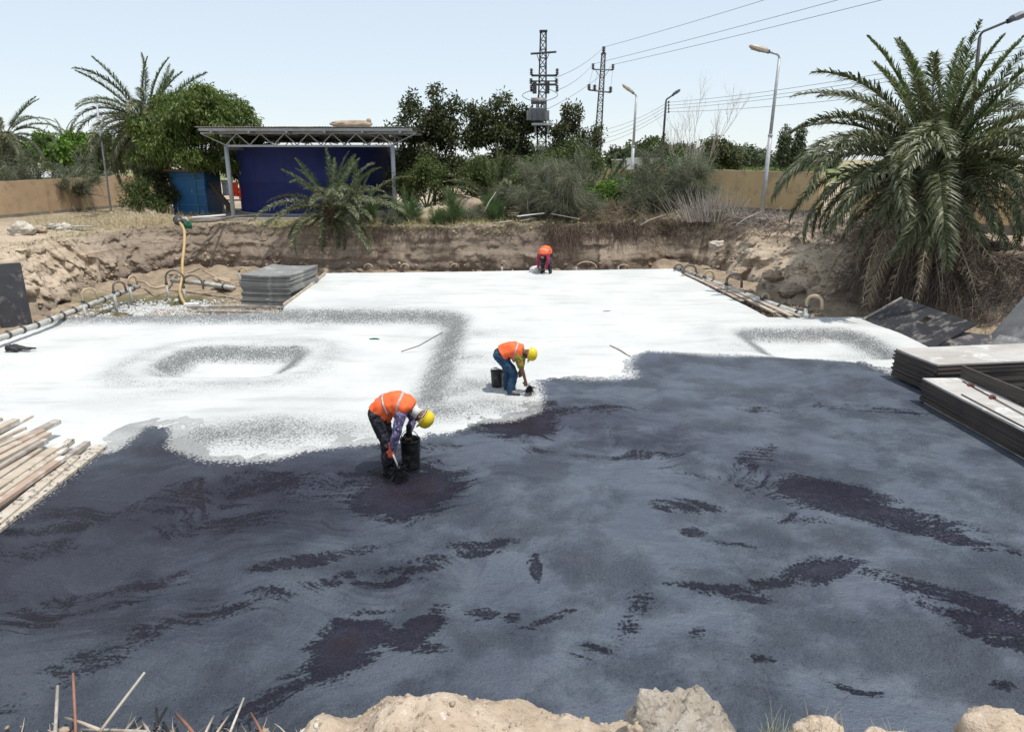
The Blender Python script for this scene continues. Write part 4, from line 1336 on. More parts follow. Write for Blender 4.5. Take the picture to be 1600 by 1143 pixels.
for x in (-.65, .65):
    for y in (-.2, .2): MB().box((x, y, .36), (.07, .07, .72)).build('leg', M['wood_grey'], t)

# ------------------------------------------------------------------ lattice poles
def lattice(name, u, vtop, Y, wb, wt, label, m, lean=0.0, npan=22):
    p = at(u, vtop, Y=Y); H = p.z - 1.5
    t = empty(name, (p.x - lean, Y, 1.5), 0, label, 'power pole')
    mb = MB()
    def corner(sx, sy, z):
        f = z / H; w_ = (wb + (wt - wb) * f) / 2
        return Vector((sx * w_ + lean * f, sy * w_, z))
    leg = MB()
    for sx in (-1, 1):
        for sy in (-1, 1):
            leg.tube([corner(sx, sy, H * k / 6) for k in range(7)], .035, 4)
    leg.build('leg_angles', m, t)
    lac = MB()
    for i in range(npan):
        z0, z1 = H * i / npan, H * (i + 1) / npan
        for (a, b) in (((-1, -1), (1, -1)), ((1, -1), (1, 1)), ((1, 1), (-1, 1)), ((-1, 1), (-1, -1))):
            if i % 2: a, b = b, a
            lac.tube([corner(*a, z0), corner(*b, z1)], .022, 4, cap=False)
        zz_ = z0
        for (a, b) in (((-1, -1), (1, -1)), ((-1, 1), (1, 1))):
            lac.tube([corner(*a, zz_), corner(*b, zz_)], .018, 4, cap=False)
    lac.build('lacing', m, t)
    MB().box((lean, 0, H + .03), (wt + .12, wt + .12, .08)).build('cap', m, t)
    return t, H


def insul(mbpos, t, h=.28, up=True, r=.09):
    mb = MB(); x, y, z = mbpos; s = 1 if up else -1
    mb.tube([(x, y, z + s * h * k / 8) for k in range(9)], [r * (.35 if k % 2 == 0 else 1) for k in range(9)], 10)
    return mb.build('insulator', M['ceramic'], t, True)


T1, H1 = lattice('transformer_pole', 849, 50, 42, .62, .30, 'dark lattice power pole carrying a grey box transformer', M['steel_dark'], lean=.05)
def zat(v, Y, u=850): return at(u, v, Y=Y).z - 1.5
def xat(u, v, Y, T): return at(u, v, Y=Y).x - T.location.x
def arm(T, Y, u0, u1, v0, v1, yo, th, m, nm='crossarm'):
    a = Vector((xat(u0, v0, Y, T), yo, zat(v0, Y, u0))); b = Vector((xat(u1, v1, Y, T), yo, zat(v1, Y, u1)))
    return MB().tube([a, b], th, 4).build(nm, m, T), a, b


a_, p1, p2 = arm(T1, 42, 829, 869, 85, 82, -.2, .055, M['steel_dark'])
for x in (-1, 1):
    MB().tube([(p1.x * .5 if x < 0 else p2.x * .5, -.2, (p1.z + p2.z) / 2), (x * .12, -.18, (p1.z + p2.z) / 2 - .6)], .02, 5).build('arm_brace', M['steel_dark'], T1)
pole_pts = {}
for v0, yo in ((119, -.28), (133, -.28), (126, .28)):
    o_, q1, q2 = arm(T1, 42, 830, 870, v0, v0, yo, .06 if v0 != 126 else .035, M['steel_dark'])
    for q in (q1, q2):
        if v0 == 119: insul((q.x, yo, q.z + .02), T1, .34, True, .11)
        if v0 == 133: insul((q.x, yo, q.z - .02), T1, .36, False, .11)
        if v0 == 126: insul((q.x, yo, q.z + .14), T1, .3, False, .12)
for u in (835, 855):
    q = Vector((xat(u, 138, 42, T1), -.4, zat(138, 42)))
    MB().box(q, (.22, .25, .62), jit=.01).build('fuse_box', M['steel_dark'], T1, bevel=.02)
tz0, tz1 = zat(193, 42), zat(172, 42); tx = xat(843, 180, 42, T1)
tr = empty('x')
bpy.data.objects.remove(tr)
MB().box((tx - .12, -.75, (tz0 + tz1) / 2 + .05), (.85, .6, tz1 - tz0 - .1), jit=.0).build('transformer_tank', M['transf'], T1, bevel=.04)
mb = MB()
for i in range(13): mb.box((tx - .12 - .40 + i * .067, -1.12, (tz0 + tz1) / 2 + .03), (.022, .16, tz1 - tz0 - .2))
for i in range(7):
    for s_ in (-1, 1): mb.box((tx - .12 + s_ * .52, -1.0 + i * .08, (tz0 + tz1) / 2 + .03), (.2, .022, tz1 - tz0 - .22))
mb.build('cooling_fins', M['transf'], T1)
MB().box((tx - .12, -.75, tz1 + .02), (.98, .72, .06)).build('transformer_lid', M['transf'], T1, bevel=.01)
MB().tube([(tx - .5, -.75, tz1 + .42), (tx + .35, -.75, tz1 + .42)], .17, 14).build('oil_conservator', M['transf'], T1, True)
for x in (-.38, -.14, .12, .26): insul((tx + x - .05, -.95, tz1 + .05), T1, .36, True, .06)
MB().box((0, -.55, tz0 - .08), (1.15, 1.1, .12)).box((-.35, -.3, tz0 - .35), (.08, .6, .5)).box((.35, -.3, tz0 - .35), (.08, .6, .5)).build('platform', M['steel_grey'], T1)
for u0, u1, bul in ((835, 826, -.62), (858, 866, .55), (845, 840, -.1)):
    a = Vector((xat(u0, 140, 42, T1), -.42, zat(141, 42))); b = Vector((tx + (.3 if bul > 0 else -.42 if bul < -.2 else -.1), -.95, tz1 + .4))
    pts = []
    for k in range(13):
        f = k / 12; p = a.lerp(b, f); p.x += bul * math.sin(math.pi * f); pts.append(p)
    MB().tube(pts, .017, 5).build('jumper_cable', M['steel_dark'], T1, True)

T2, H2 = lattice('lattice_pole', 943, 85, 58, .62, .26, 'slender grey lattice power pole with two crossarms, right of the transformer pole', M['steel_mid'], lean=.35, npan=26)
topi = insul((.35, 0, H2 + .05), T2, .5, True, .17)
i2 = [Vector((.35, 0, H2 + .5))]
o_, q1, q2 = arm(T2, 58, 926, 957, 109, 110, -.2, .05, M['steel_mid'])
for q in (q1, q2): insul((q.x, -.2, q.z), T2, .42, True, .14); i2.append(Vector((q.x, -.2, q.z + .38)))
for x in (-1, 1): MB().tube([(.28 + x * .55, -.2, q1.z - .02), (.28 + x * .18, -.18, q1.z - .5)], .02, 5).build('arm_brace', M['steel_mid'], T2)
o_, r1, r2 = arm(T2, 58, 919, 954, 141, 145, -.22, .06, M['steel_mid'])
for f in (.02, .27, .98):
    q = r1.lerp(r2, f); insul((q.x, -.22, q.z), T2, .42, True, .17)
    k_ = {0.02: q1, .27: q1, .98: q2}[f]
    MB().tube([(q.x, -.22, q.z + .4), (k_.x + (.4 if f == .27 else 0), -.2, k_.z)], .009, 4).build('jumper_cable', M['wire'], T2)


def wire(name, a, b, sag, r, label, group=None, n=24):
    a, b = Vector(a), Vector(b)
    pts = [a.lerp(b, k / n) - Vector((0, 0, sag * 4 * (k / n) * (1 - k / n))) for k in range(n + 1)]
    return tag(MB().tube(pts, r, 4, cap=False).build(name, M['wire'], None), label, 'cable', group)


w2 = [T2.location + q for q in i2]
w1 = [T1.location + q for q in (Vector((p2.x * .9, 0, zat(122, 42))), Vector((p2.x * 1.0, 0, zat(142, 42))), Vector((.2, 0, zat(172, 42))))]
nm_ = ['upper', 'middle', 'lower']
for i, (u, v, Y) in enumerate(((1190, -2, 43), (1310, -4, 38), (1370, -2, 36))):
    e = at(u, v, Y=Y); a = w2[i]; d = e - a
    wire('power_cable', a, a + d * 1.6, .12, .013, nm_[i] + ' of three power cables from the slender lattice pole to the sky\'s top right')
    wire('power_cable', w1[i], w2[i], .25, .014, nm_[i] + ' of three power cables between the transformer and slender lattice poles')

# ------------------------------------------------------------------ street lamps
def lamp(u_top, v_top, u_base, Y, label, side=-1, arm_len=.55, m='steel_grey', head='lamp_head', tilt=20, hl=.75, r=.06, dark=False, zb=1.7):
    a = at(u_top, v_top, Y=Y); b = at(u_base, 300, Y=Y)
    H = a.z - zb
    t = empty('street_lamp', (b.x, Y, zb), 0, label, 'street lamp')
    dx = a.x - b.x
    MB().tube([(0, 0, -.4), (dx * .5, 0, H * .5)], [r * 1.35, r * 1.2], 10).tube([(dx * .5, 0, H * .5), (dx, 0, H - .25)], [r, r * .8], 10).build('post', M[m], t, True)
    MB().tube([(dx * .5, 0, H * .5 - .05), (dx * .5, 0, H * .5 + .06)], r * 1.4, 10).build('collar', M[m], t, True)
    pts = []
    for k in range(8):
        an = k / 7 * R(90 - tilt); rr = .22
        pts.append((dx + side * rr * (1 - math.cos(an)), 0, H - .25 + rr * math.sin(an)))
    end = Vector(pts[-1]) + Vector((side * math.cos(R(tilt)), 0, math.sin(R(tilt)))) * arm_len
    pts.append(tuple(end))
    MB().tube(pts, r * .62, 8).build('arm', M[m], t, True)
    hd = Vector((side * math.cos(R(tilt * 1.1)), 0, math.sin(R(tilt * 1.1))))
    up = Vector((-hd.z * side, 0, hd.x * side)) if side > 0 else Vector((hd.z, 0, -hd.x)) 
    if up.z < 0: up = -up
    c = end
    hm = MB(); vs = []
    prof = [(0, .05, .05, .05), (.10, .10, .09, .07), (.22, .15, .13, .08), (.6, .16, .13, .08), (.9, .13, .09, .06), (1.0, .06, .03, .03)]
    for f, w_, hu, hd_ in prof:
        q = c + hd * hl * f
        for sy, sz in ((-1, -1), (1, -1), (1, .3), (.6, 1), (-.6, 1), (-1, .3)):
            vs.append(q + Vector((0, sy * w_, 0)) + up * (sz * (hu if sz > 0 else hd_)))
    fs = [(i * 6 + k, i * 6 + (k + 1) % 6, (i + 1) * 6 + (k + 1) % 6, (i + 1) * 6 + k) for i in range(5) for k in range(6)] + [tuple(range(6)), tuple(range(30, 36))]
    ho = hm.add(vs, fs).build('lamp_head', M[head], t, bevel=.008)
    lm_ = MB(); q = c + hd * hl * .62 - up * .085
    lm_.box(q, (hl * .5, .24, .05), Matrix((hd, Vector((0, 1, 0)), up)).transposed()); lm_.build('lens', M['lens'], ho, bevel=.012)
    MB().box(c + hd * .06, (.14, .15, .16), Matrix((hd, Vector((0, 1, 0)), up)).transposed()).build('socket', M['steel_dark'], ho, bevel=.01)
    return t


lamp(1218.5, 83, 1193, 36, 'tall grey street lamp in front of the yellow wall, nearest the big palm', -1, .35, tilt=14, hl=1.0, r=.085, zb=1.9)
lamp(994.5, 146, 985, 55, 'grey street lamp leaning over the white cabins, left of the dark lamp post', -1, .12, tilt=32, hl=1.05, r=.1)
L3 = lamp(1041, 153, 1030, 60, 'dark pole with a small lamp and insulators, left of the bare tree', 1, .45, m='steel_dark', head='lamp_dark', tilt=33, hl=.75, r=.1)
lamp(906, 174, 905, 76, 'thin far street lamp half hidden by the tree right of the transformer', -1, .1, tilt=28, hl=1.2, r=.09)
lamp(1533, 46, 1508, 27, 'dark street lamp reaching out above the crown of the big palm', 1, .8, m='steel_dark', head='lamp_dark', tilt=22, hl=.8, r=.07, zb=2.0)
pp = [Vector((at(1041, v, Y=60).x - L3.location.x + .12, -.05, at(1041, v, Y=60).z - 1.7)) for v in (160, 165, 170, 175)]
for q in pp: insul((q.x + .06, q.y, q.z - .09), L3, .2, True, .09)
for i, q in enumerate(pp):
    a = L3.location + q; ordn = ['topmost', 'second', 'third', 'lowest'][i]
    e = at(1345, [104, 112, 118, 136][i] + 1, Y=40)
    wire('low_voltage_wire', a, a + (e - a) * 1.9, .5, .012, ordn + ' of four thin wires running right from the dark lamp post behind the big palm')
    e = at(943, [193, 200, 207, 214][i], Y=64)
    wire('low_voltage_wire', a, a + (e - a) * 1.5, .6, .012, ordn + ' of four thin wires running left from the dark lamp post')
# thin pole by the left palm
pq, pr_ = at(150, 155, Y=40), at(172, 322, Y=40)
tag(MB().tube([(pr_.x, 40, pr_.z - .3), (pq.x, 40, pq.z)], [.06, .045], 8).box((pq.x, 40, pq.z), (.12, .12, .25)).build('pole', M['steel_grey'], None, True), 'thin leaning grey pole among the drooping fronds of the left palm', 'pole')

# ------------------------------------------------------------------ dewatering pipes and hoses
def pipe(name, pts, r, m, label, bands=0, cat='pipe'):
    t = empty(name, pts[0], 0, label, cat); o = Vector(pts[0])
    P = [Vector(p) - o for p in pts]
    MB().tube(P, r, 14).build('pipe_run', m, t, True)
    for i in range(bands):
        f = (i + .5) / bands * (len(P) - 1); k = min(int(f), len(P) - 2); p = P[k].lerp(P[k + 1], f - k); d = (P[k + 1] - P[k]).normalized()
        MB().tube([p - d * .05, p + d * .05], r * 1.18, 14).tube([p, p + Vector((0, 0, r + .06))], .035, 8).build('clamp', M['clamp'], t, True)
    return t


zl = -.12
hp = [at(-25, 537, zl), at(60, 507, zl), at(130, 480, zl + .02), at(217, 447, zl)]
pipe('header_pipe', hp, .085, M['pvc'], 'long grey drainage header pipe running up the left edge of the slab', 11)
pipe('header_pipe', [at(268, 438, -.2), at(320, 443, -.2), at(366, 450, -.25)], .09, M['pvc'], 'short grey header pipe behind the left plywood stack', 3)
hr = [at(1056, 418, .05), at(1120, 443, .05), at(1190, 470, .06), at(1262, 495, .02)]
pipe('header_pipe', hr, .10, M['pvc'], 'grey drainage header pipe along the right edge of the slab', 8)


def arch(u0, u1, vb, vt, z0, label, m='hose', r=.035, skew=0.0, riser=True, dy=0.0, sides=10, group=None):
    """a swing hose: rises from the riser, arches over and drops to the pipe"""
    a, b = at(u0, vb, z0), at(u1, vb, z0)
    top = at((u0 + u1) / 2, vt, Y=a.y).z
    t = empty('well_hose', a, 0, label, 'hose', group)
    w_ = (b - a); w_.z = 0; w_.y += dy
    pts = []
    h = top - z0; rad = w_.length / 2
    for k in range(15):
        an = math.pi * k / 14
        p = w_ * (.5 - .5 * math.cos(an)) + Vector((skew * math.sin(an), 0, 0))
        p.z = h - rad * .9 + rad * .9 * math.sin(an) if h > rad * .9 else h * math.sin(an)
        pts.append(p)
    pts = [Vector((0, 0, -.25))] + pts if riser else pts
    MB().tube(pts + ([pts[-1] + Vector((.02, 0, -min(.2, max(.02, pts[-1].z))))] if riser else []), r, sides).build('hose_loop', M[m], t, True)
    if riser:
        MB().tube([(0, 0, -.55), (0, 0, max(.12, (h - rad * .9) * .7))], r * 1.25, 10).build('riser', M['pvc'], t, True)
        MB().tube([(0, 0, max(.1, (h - rad * .9) * .6)), (0, 0, max(.15, (h - rad * .9) * .6 + .07))], r * 1.7, 10).build('clip', M['clamp'], t, True)
    return t


arch(133, 147, 490, 452, zl, 'tan hose loop on the left header pipe, the nearest of its three loops', dy=.3, riser=True)
arch(180, 191, 470, 441, zl, 'tan hose loop on the left header pipe, the middle of its three loops', 'hose_grey', dy=.3)
arch(204, 209, 458, 432, zl, 'tan hose loop at the far end of the left header pipe', dy=.3)
arch(262, 290, 458, 422, -.4, 'grey hose arching over beside the yellow hose, left of the plywood stack', 'hose_grey')
arch(288, 318, 458, 430, -.4, 'dark hose arch between the yellow hose and the plywood stack', 'hose_grey')
arch(374, 387, 428, 418, -.1, 'tan hose hoop sticking up behind the left plywood stack')
arch(457, 468, 438, 419, -.3, 'grey hose hoop right of the plywood stack against the dark bank', 'hose_grey')
for u0, u1, lab in ((562, 575, 'leftmost'), (621, 634, 'second from left'), (701, 714, 'third from left')):
    arch(u0, u1, 425, 417.5, 0.02 - .3, 'small pale hose hoop behind the far slab edge, ' + lab + ' of three', r=.03, riser=False).location.y += 1.0
arch(784, 790, 424, 411, -.1, 'small orange brown hose end standing behind the slab left of the far worker').location.y += .6
arch(902, 934, 421, 411.5, -.1, 'wide low hose hoop behind the far slab edge right of the far worker', r=.03).location.y += .5
arch(969, 985, 420, 416, -.1, 'lowest pale hose hoop behind the far slab edge, right of the wide hoop', r=.03).location.y += .5
arch(1054, 1066, 424, 413, 0, 'first grey hose loop at the far end of the right header pipe', 'hose_grey', .04)
arch(1067, 1087, 431, 414, 0, 'second grey hose loop on the right header pipe', 'hose_grey', .045)
arch(1100, 1114, 440, 423, 0, 'tan hose loop on the right header pipe between two grey loops', 'hose', .045)
arch(1134, 1153, 455, 428, 0, 'tall dark hose loop in the middle of the right header pipe', 'hose_grey', .045, dy=-.3)
arch(1190, 1200, 474, 459, 0, 'short tan hose loop towards the near end of the right header pipe', 'hose', .04)
arch(1258, 1277, 495, 461, 0, 'pale hose loop standing at the near end of the right header pipe', 'hose', .05, dy=-.2)

# yellow hose down the left bank
bk = [at(279, 346, Y=30.9), at(284, 352, Y=30.6), at(288, 362, Y=30.2), at(288, 382, Y=29.2), at(285, 410, Y=28.3), at(285, 432, Y=27.9), at(281, 452, Y=27.2), at(284, 466, -.42), at(291, 477, -.5)]
bk2 = []
for i in range(len(bk) - 1):
    for k in range(4):
        t_ = k / 4; a, b, c, d = bk[max(i - 1, 0)], bk[i], bk[i + 1], bk[min(i + 2, len(bk) - 1)]
        bk2.append(.5 * ((2 * b) + (c - a) * t_ + (2 * a - 5 * b + 4 * c - d) * t_ ** 2 + (3 * b - a - 3 * c + d) * t_ ** 3))
bk2.append(bk[-1])
t = empty('drain_hose', bk2[-1], 0, 'yellow hose hanging over the left bank down into the muddy corner', 'hose')
MB().tube([p - bk2[-1] for p in bk2], .055, 12).build('hose_run', M['hose_yellow'], t, True)
MB().box((.2, -.02, .03), (.5, .3, .12), (0, 0, .3)).build('foot_block', M['white_rag'], t, bevel=.03)
MB().ball(bk2[0] - bk2[-1], (.2, .2, .18), 10, 6).build('coupling', M['clamp'], t, True)
# loose hose on the mud
pts = [at(u, v, -.45) + Vector((0, 0, .1)) for u, v in ((216, 443), (228, 445), (236, 452), (245, 454), (262, 450), (266, 444), (274, 434))]
tag(MB().tube(pts, .045, 10).build('loose_hose', M['hose'], None, True), 'tan hose lying on the mud between the left header pipe and the grey arch', 'hose')
pts = [at(u, v, -.3) + Vector((0, 0, .15)) for u, v in ((318, 428), (330, 434), (345, 443), (360, 447))]
tag(MB().tube(pts, .04, 10).build('loose_hose', M['hose'], None, True), 'pale hose slanting down to the short header pipe behind the plywood stack', 'hose')

# ------------------------------------------------------------------ timber and formwork
def board(name, a, b, w_, th, m, label, cat='plank', group=None, roll=0.0, zoff=0.0):
    """a plank lying from a to b"""
    a, b = Vector(a), Vector(b); d = b - a; L = d.length; x = d.normalized()
    y = Vector((-x.y, x.x, 0)).normalized(); z = x.cross(y)
    rot = Matrix((x, y, z)).transposed() @ Matrix.Rotation(roll, 3, 'X')
    mb = MB(); n = 6; vs = []
    bw = random.uniform(-.012, .012) * L
    for i in range(n + 1):
        f = i / n - .5
        for sy, sz in ((-1, -1), (1, -1), (1, 1), (-1, 1)):
            vs.append((f * L, sy * w_ / 2 + bw * math.sin(math.pi * (f + .5)) * .5, sz * th / 2 + bw * .4 * math.sin(math.pi * (f + .5))))
    fs = [(i * 4 + k, i * 4 + (k + 1) % 4, i * 4 + 4 + (k + 1) % 4, i * 4 + 4 + k) for i in range(n) for k in range(4)] + [(3, 2, 1, 0), (n * 4, n * 4 + 1, n * 4 + 2, n * 4 + 3)]
    o = mb.add(vs, fs).build(name, m, None, bevel=.004)
    me = o.data
    o.matrix_world = Matrix.Translation((a + b) / 2 + Vector((0, 0, zoff))) @ rot.to_4x4()
    return tag(o, label, cat, group)


# left pile: ends in view, running out of the frame towards the camera's left
PILE = [  # far end pixel (u,v), level, direction pixel at left edge (v at u=-40), width, thickness, material, label
    (157, 697, .03, 850, .22, .05, 'wood_tar', 'tar splashed board lying lowest beside the black coating, innermost of the left pile'),
    (118, 713, .07, 845, .16, .05, 'wood_tar', 'black speckled timber at the inner edge of the left pile, above the lowest board'),
    (137, 692, .10, 815, .10, .08, 'wood_grey', 'grey weathered batten reaching furthest along the inner side of the left pile'),
    (112, 688, .14, 806, .10, .08, 'wood_tar', 'speckled batten beside the furthest reaching grey batten of the left pile'),
    (99, 714, .16, 812, .12, .06, 'wood_red', 'reddish timber with black splashes in the left pile'),
    (94, 695, .18, 784, .17, .05, 'wood', 'wide pale plank with dark specks in the middle of the left pile'),
    (60, 702, .19, 770, .14, .05, 'wood', 'yellowish plank with a short end in the middle of the left pile'),
    (71, 688, .22, 756, .10, .08, 'wood_grey', 'dark ended timber in the upper half of the left pile'),
    (76, 678, .25, 740, .12, .08, 'wood', 'thick timber with a shaded end, upper half of the left pile'),
    (68, 672, .30, 728, .10, .05, 'wood_red', 'orange brown plank on the upper half of the left pile'),
    (46, 676, .33, 714, .08, .04, 'wood', 'thin pale lath on top of the left pile'),
    (90, 658, .26, 722, .14, .07, 'wood_grey', 'squared timber sticking out over the white floor, outermost far end of the left pile'),
    (18, 684, .16, 705, .2, .06, 'wood_grey', 'short grey board end in the outer half of the left pile'),
    (51, 650, .30, 700, .04, .03, 'wood', 'thin stick slanting over the white floor at the top of the left pile'),
    (26, 657, .36, 690, .13, .09, 'wood', 'short thick timber at the upper left of the left pile'),
    (4, 654, .34, 668, .07, .05, 'wood_red', 'small plank end at the left frame edge above the left pile'),
    (84, 706, .09, 798, .09, .04, 'wood_grey', 'thin grey lath low in the left pile between speckled boards'),
    (104, 700, .20, 800, .07, .04, 'wood', 'narrow pale batten lying over the wide plank of the left pile'),
    (58, 694, .27, 752, .07, .04, 'wood_grey', 'narrow grey batten over the middle of the left pile'),
    (40, 668, .35, 704, .06, .05, 'wood', 'narrow light batten near the top of the left pile'),
    (30, 690, .30, 722, .12, .03, 'wood', 'flat pale plank under the top laths of the left pile'),
]
for u, v, z, vl, w_, th, m, lab in PILE:
    a = at(u, v, z); b = at(-60, vl + (vl - v) / max(20, (u + 40)) * 20, z * .8)
    board('plank', a, b, w_, th, M[m], lab, 'plank')
# dark bearers under the pile
board('bearer', at(112, 716, .0), at(20, 700, .0), .1, .09, M['wood_grey'], 'dark cross bearer under the far end of the left plank pile', 'timber')
board('bearer', at(-10, 745, .0), at(75, 770, .0), .1, .09, M['wood_grey'], 'dark cross bearer under the middle of the left plank pile', 'timber')


def sheet(c, sx, sy, th, rz, m, label, group=None, name='plywood_sheet', warp=.0, cut=0, tilt=(0, 0)):
    mb = MB(); n = 5; vs, fs = [], []
    for k in (0, 1):
        for j in range(n + 1):
            for i in range(n + 1):
                x, y = (i / n - .5) * sx, (j / n - .5) * sy
                vs.append((x + random.uniform(-.004, .004), y + random.uniform(-.004, .004), warp * ((x / sx * 2) ** 2 + (y / sy * 2) ** 2 * .3 - .5) + (k - .5) * th))
    N_ = (n + 1) ** 2
    for j in range(n):
        for i in range(n):
            a = j * (n + 1) + i
            fs.append((a, a + n + 1, a + n + 2, a + 1)); fs.append((N_ + a, N_ + a + 1, N_ + a + n + 2, N_ + a + n + 1))
    per_ = [i for i in range(n + 1)] + [j * (n + 1) + n for j in range(1, n + 1)] + [n * (n + 1) + i for i in range(n - 1, -1, -1)] + [j * (n + 1) for j in range(n - 1, 0, -1)]
    for q in range(len(per_)):
        a, b = per_[q], per_[(q + 1) % len(per_)]; fs.append((a, b, N_ + b, N_ + a))
    o = MB().add(vs, fs).build(name, m, None)
    o.location = c; o.rotation_euler = (tilt[0], tilt[1], rz)
    return tag(o, label, 'plywood', group)


ORD = ['first', 'second', 'third', 'fourth', 'fifth', 'sixth', 'seventh', 'eighth', 'ninth', 'tenth', 'eleventh', 'twelfth', 'thirteenth', 'fourteenth', 'fifteenth', 'sixteenth', 'seventeenth']
# left stack on the gravel
sA, sB = at(363, 474, -.35), at(441, 474, -.35); back = at(447, 424, .6)
cx_, cy_ = (sA.x + sB.x) / 2, sA.y
wS = (sB.x - sA.x)
cen = Vector((cx_ + .45, cy_ + 1.25, 0)); ns_ = 17; th_ = .056
board('bearer', (sA.x - 1.5, sA.y - .1, -.47), (sB.x + 1.1, sB.y - .0, -.47), .12, .1, M['wood_grey'], 'brown bearer beam directly under the front of the left plywood stack', 'timber')
board('bearer', at(308, 487, -.5), at(436, 489, -.5), .1, .09, M['wood_grey'], 'pale beam lying on the gravel in front of the left plywood stack', 'timber')
for k in range(ns_):
    z = -.36 + k * (th_ + .004)
    lab = 'topmost grey green sheet of the plywood stack on the gravel, its corner sagging' if k == ns_ - 1 else ORD[ns_ - 1 - k] + ' grey green sheet from the top of the plywood stack on the gravel'
    sheet((cen.x + random.uniform(-.05, .05) + k * .004, cen.y + random.uniform(-.05, .05), z), wS * 1.02, 2.5, th_, R(-7) + random.uniform(-.02, .02), M['ply_green'], lab,
          'sheets of the left plywood stack', warp=.02 if k < ns_ - 1 else .05)
for i, (u0, v0, u1, v1, z, m, lab) in enumerate([
        (418, 468, 452, 448, -.2, 'wood', 'pale lath leaning against the right side of the left plywood stack'),
        (432, 470, 470, 446, -.25, 'wood_grey', 'grey lath in the heap right of the left plywood stack'),
        (438, 463, 478, 440, -.1, 'wood', 'long pale board in the heap beside the white slab edge'),
        (424, 472, 454, 462, -.35, 'wood_grey', 'broken grey offcut at the foot of the left plywood stack'),
        (440, 472, 456, 466, -.35, 'wood', 'small pale offcut nearest the white slab corner'),
        (446, 450, 465, 436, .0, 'wood_red', 'reddish board on the heap right of the left plywood stack'),
        (443, 477, 508, 427, .02, 'wood', 'yellow edge board along the slanting slab edge by the left plywood stack')]):
    board('offcut' if i < 6 else 'edge_board', at(u0, v0, z), at(u1, v1, z + .05), .12 if i < 6 else .05, .035 if i < 6 else .12, M[m], lab, 'board')
c = at(451, 437, -.1); rock('sack', (c.x, c.y, -.05), (.25, .2, .28), M['white_rag'], 'white crumpled sack behind the heap of boards right of the left stack', 'sack', 5, amp=.12)
c = at(443, 446, -.2); rock('bag', (c.x, c.y, -.1), (.1, .1, .1), M['straw'], 'tiny yellowish bag beside the white sack', 'bag', 6, amp=.12)

# black boards leaning on the banks
def panel(c, sx, sy, rot, m, label, hole=None, name='leaning_board', th=.03):
    """rot = Matrix whose columns are the panel's width, height and normal"""
    t = empty(name, c, 0, label, 'panel')
    mb = MB(); hx, hy = sx / 2, sy / 2
    if hole:
        x0, x1, y0, y1 = hole
        parts = [(-hx, x0, -hy, hy), (x1, hx, -hy, hy), (x0, x1, -hy, y0), (x0, x1, y1, hy)]
        for a, b, c_, d in parts: mb.box(rot @ Vector(((a + b) / 2, (c_ + d) / 2, 0)), (b - a, d - c_, th), rot)
    else: mb.box((0, 0, 0), (sx, sy, th), rot)
    mb.build('board_face', m, t)
    return t


def frame_from(w_, h_):
    w_ = Vector(w_).normalized(); h_ = Vector(h_); h_ = (h_ - w_ * h_.dot(w_)).normalized(); n = w_.cross(h_)
    return Matrix((w_, h_, n)).transposed()


def panel4(bl, br, tl, m, label, hole=None, batten=None):
    """panel from three corners"""
    bl, br, tl = Vector(bl), Vector(br), Vector(tl)
    rot = frame_from(br - bl, tl - bl); sx, sy = (br - bl).length, (tl - bl).length
    c = bl + (br - bl) / 2 + (tl - bl) / 2
    t = panel(c, sx, sy, rot, m, label, hole)
    for bx in batten or ():
        MB().box(rot @ Vector(((bx - .5) * sx, 0, .035)), (.07, sy * .98, .04), rot).build('batten', M['wood_grey'], t)
    return t


b0, b1 = at(-30, 518, -.5), at(42, 510, -.5)
panel4(b0, b1, at(-30, 415, Y=b0.y + .5), M['ply_dark'], 'black weathered board leaning on the left bank at the frame edge')
q0, q1 = at(1364, 500, .05), at(1475, 548, .05); q0b = at(1392, 465, Y=q0.y + .75)
panel4(q0, q1, q0b, M['ply_dark'], 'dark formwork panel with a square hole leaning on the right bank', hole=(.08, .36, .05, .30), batten=(.02,))
q2, q3 = at(1478, 552, .0), at(1541, 560, .0)
panel4(q2, q3, at(1492, 518, Y=q2.y + .7), M['ply_dark'], 'dark blue grey panel lying low just right of the panel with the hole')
q4, q5 = at(1540, 556, .0), at(1640, 578, .0)
panel4(q4, q5, at(1552, 522, Y=q4.y + .6), M['ply_blue'], 'grey blue panel lying low at the right frame edge below the tall one')
q6, q7 = at(1568, 532, .15), at(1660, 562, .15)
panel4(q6, q7, at(1602, 432, Y=q6.y + 1.0), M['ply_blue'], 'tall grey panel leaning upright on the right bank at the frame edge')

# right stacks of plywood, two side by side


def stack(corner, dx, dy, sx, sy, n, th, m, mtop, labn, labt, group, z0=.1, jit=.03):
    dx, dy = Vector(dx).normalized(), Vector(dy).normalized()
    ang = math.atan2(dx.y, dx.x)
    for k in range(n):
        s_ = k == n - 1
        c = Vector(corner) + dx * sx / 2 + dy * sy / 2
        sheet((c.x + random.uniform(-jit, jit), c.y + random.uniform(-jit, jit), z0 + k * (th + .003) + th / 2), sx, sy, th, ang + random.uniform(-.012, .012), mtop if s_ else m, labt if s_ else ORD[n - 1 - k] + ' ' + labn, group, warp=.0 if not s_ else .012)


A0 = at(1388, 590, .0); A1 = at(1460, 628, .0)
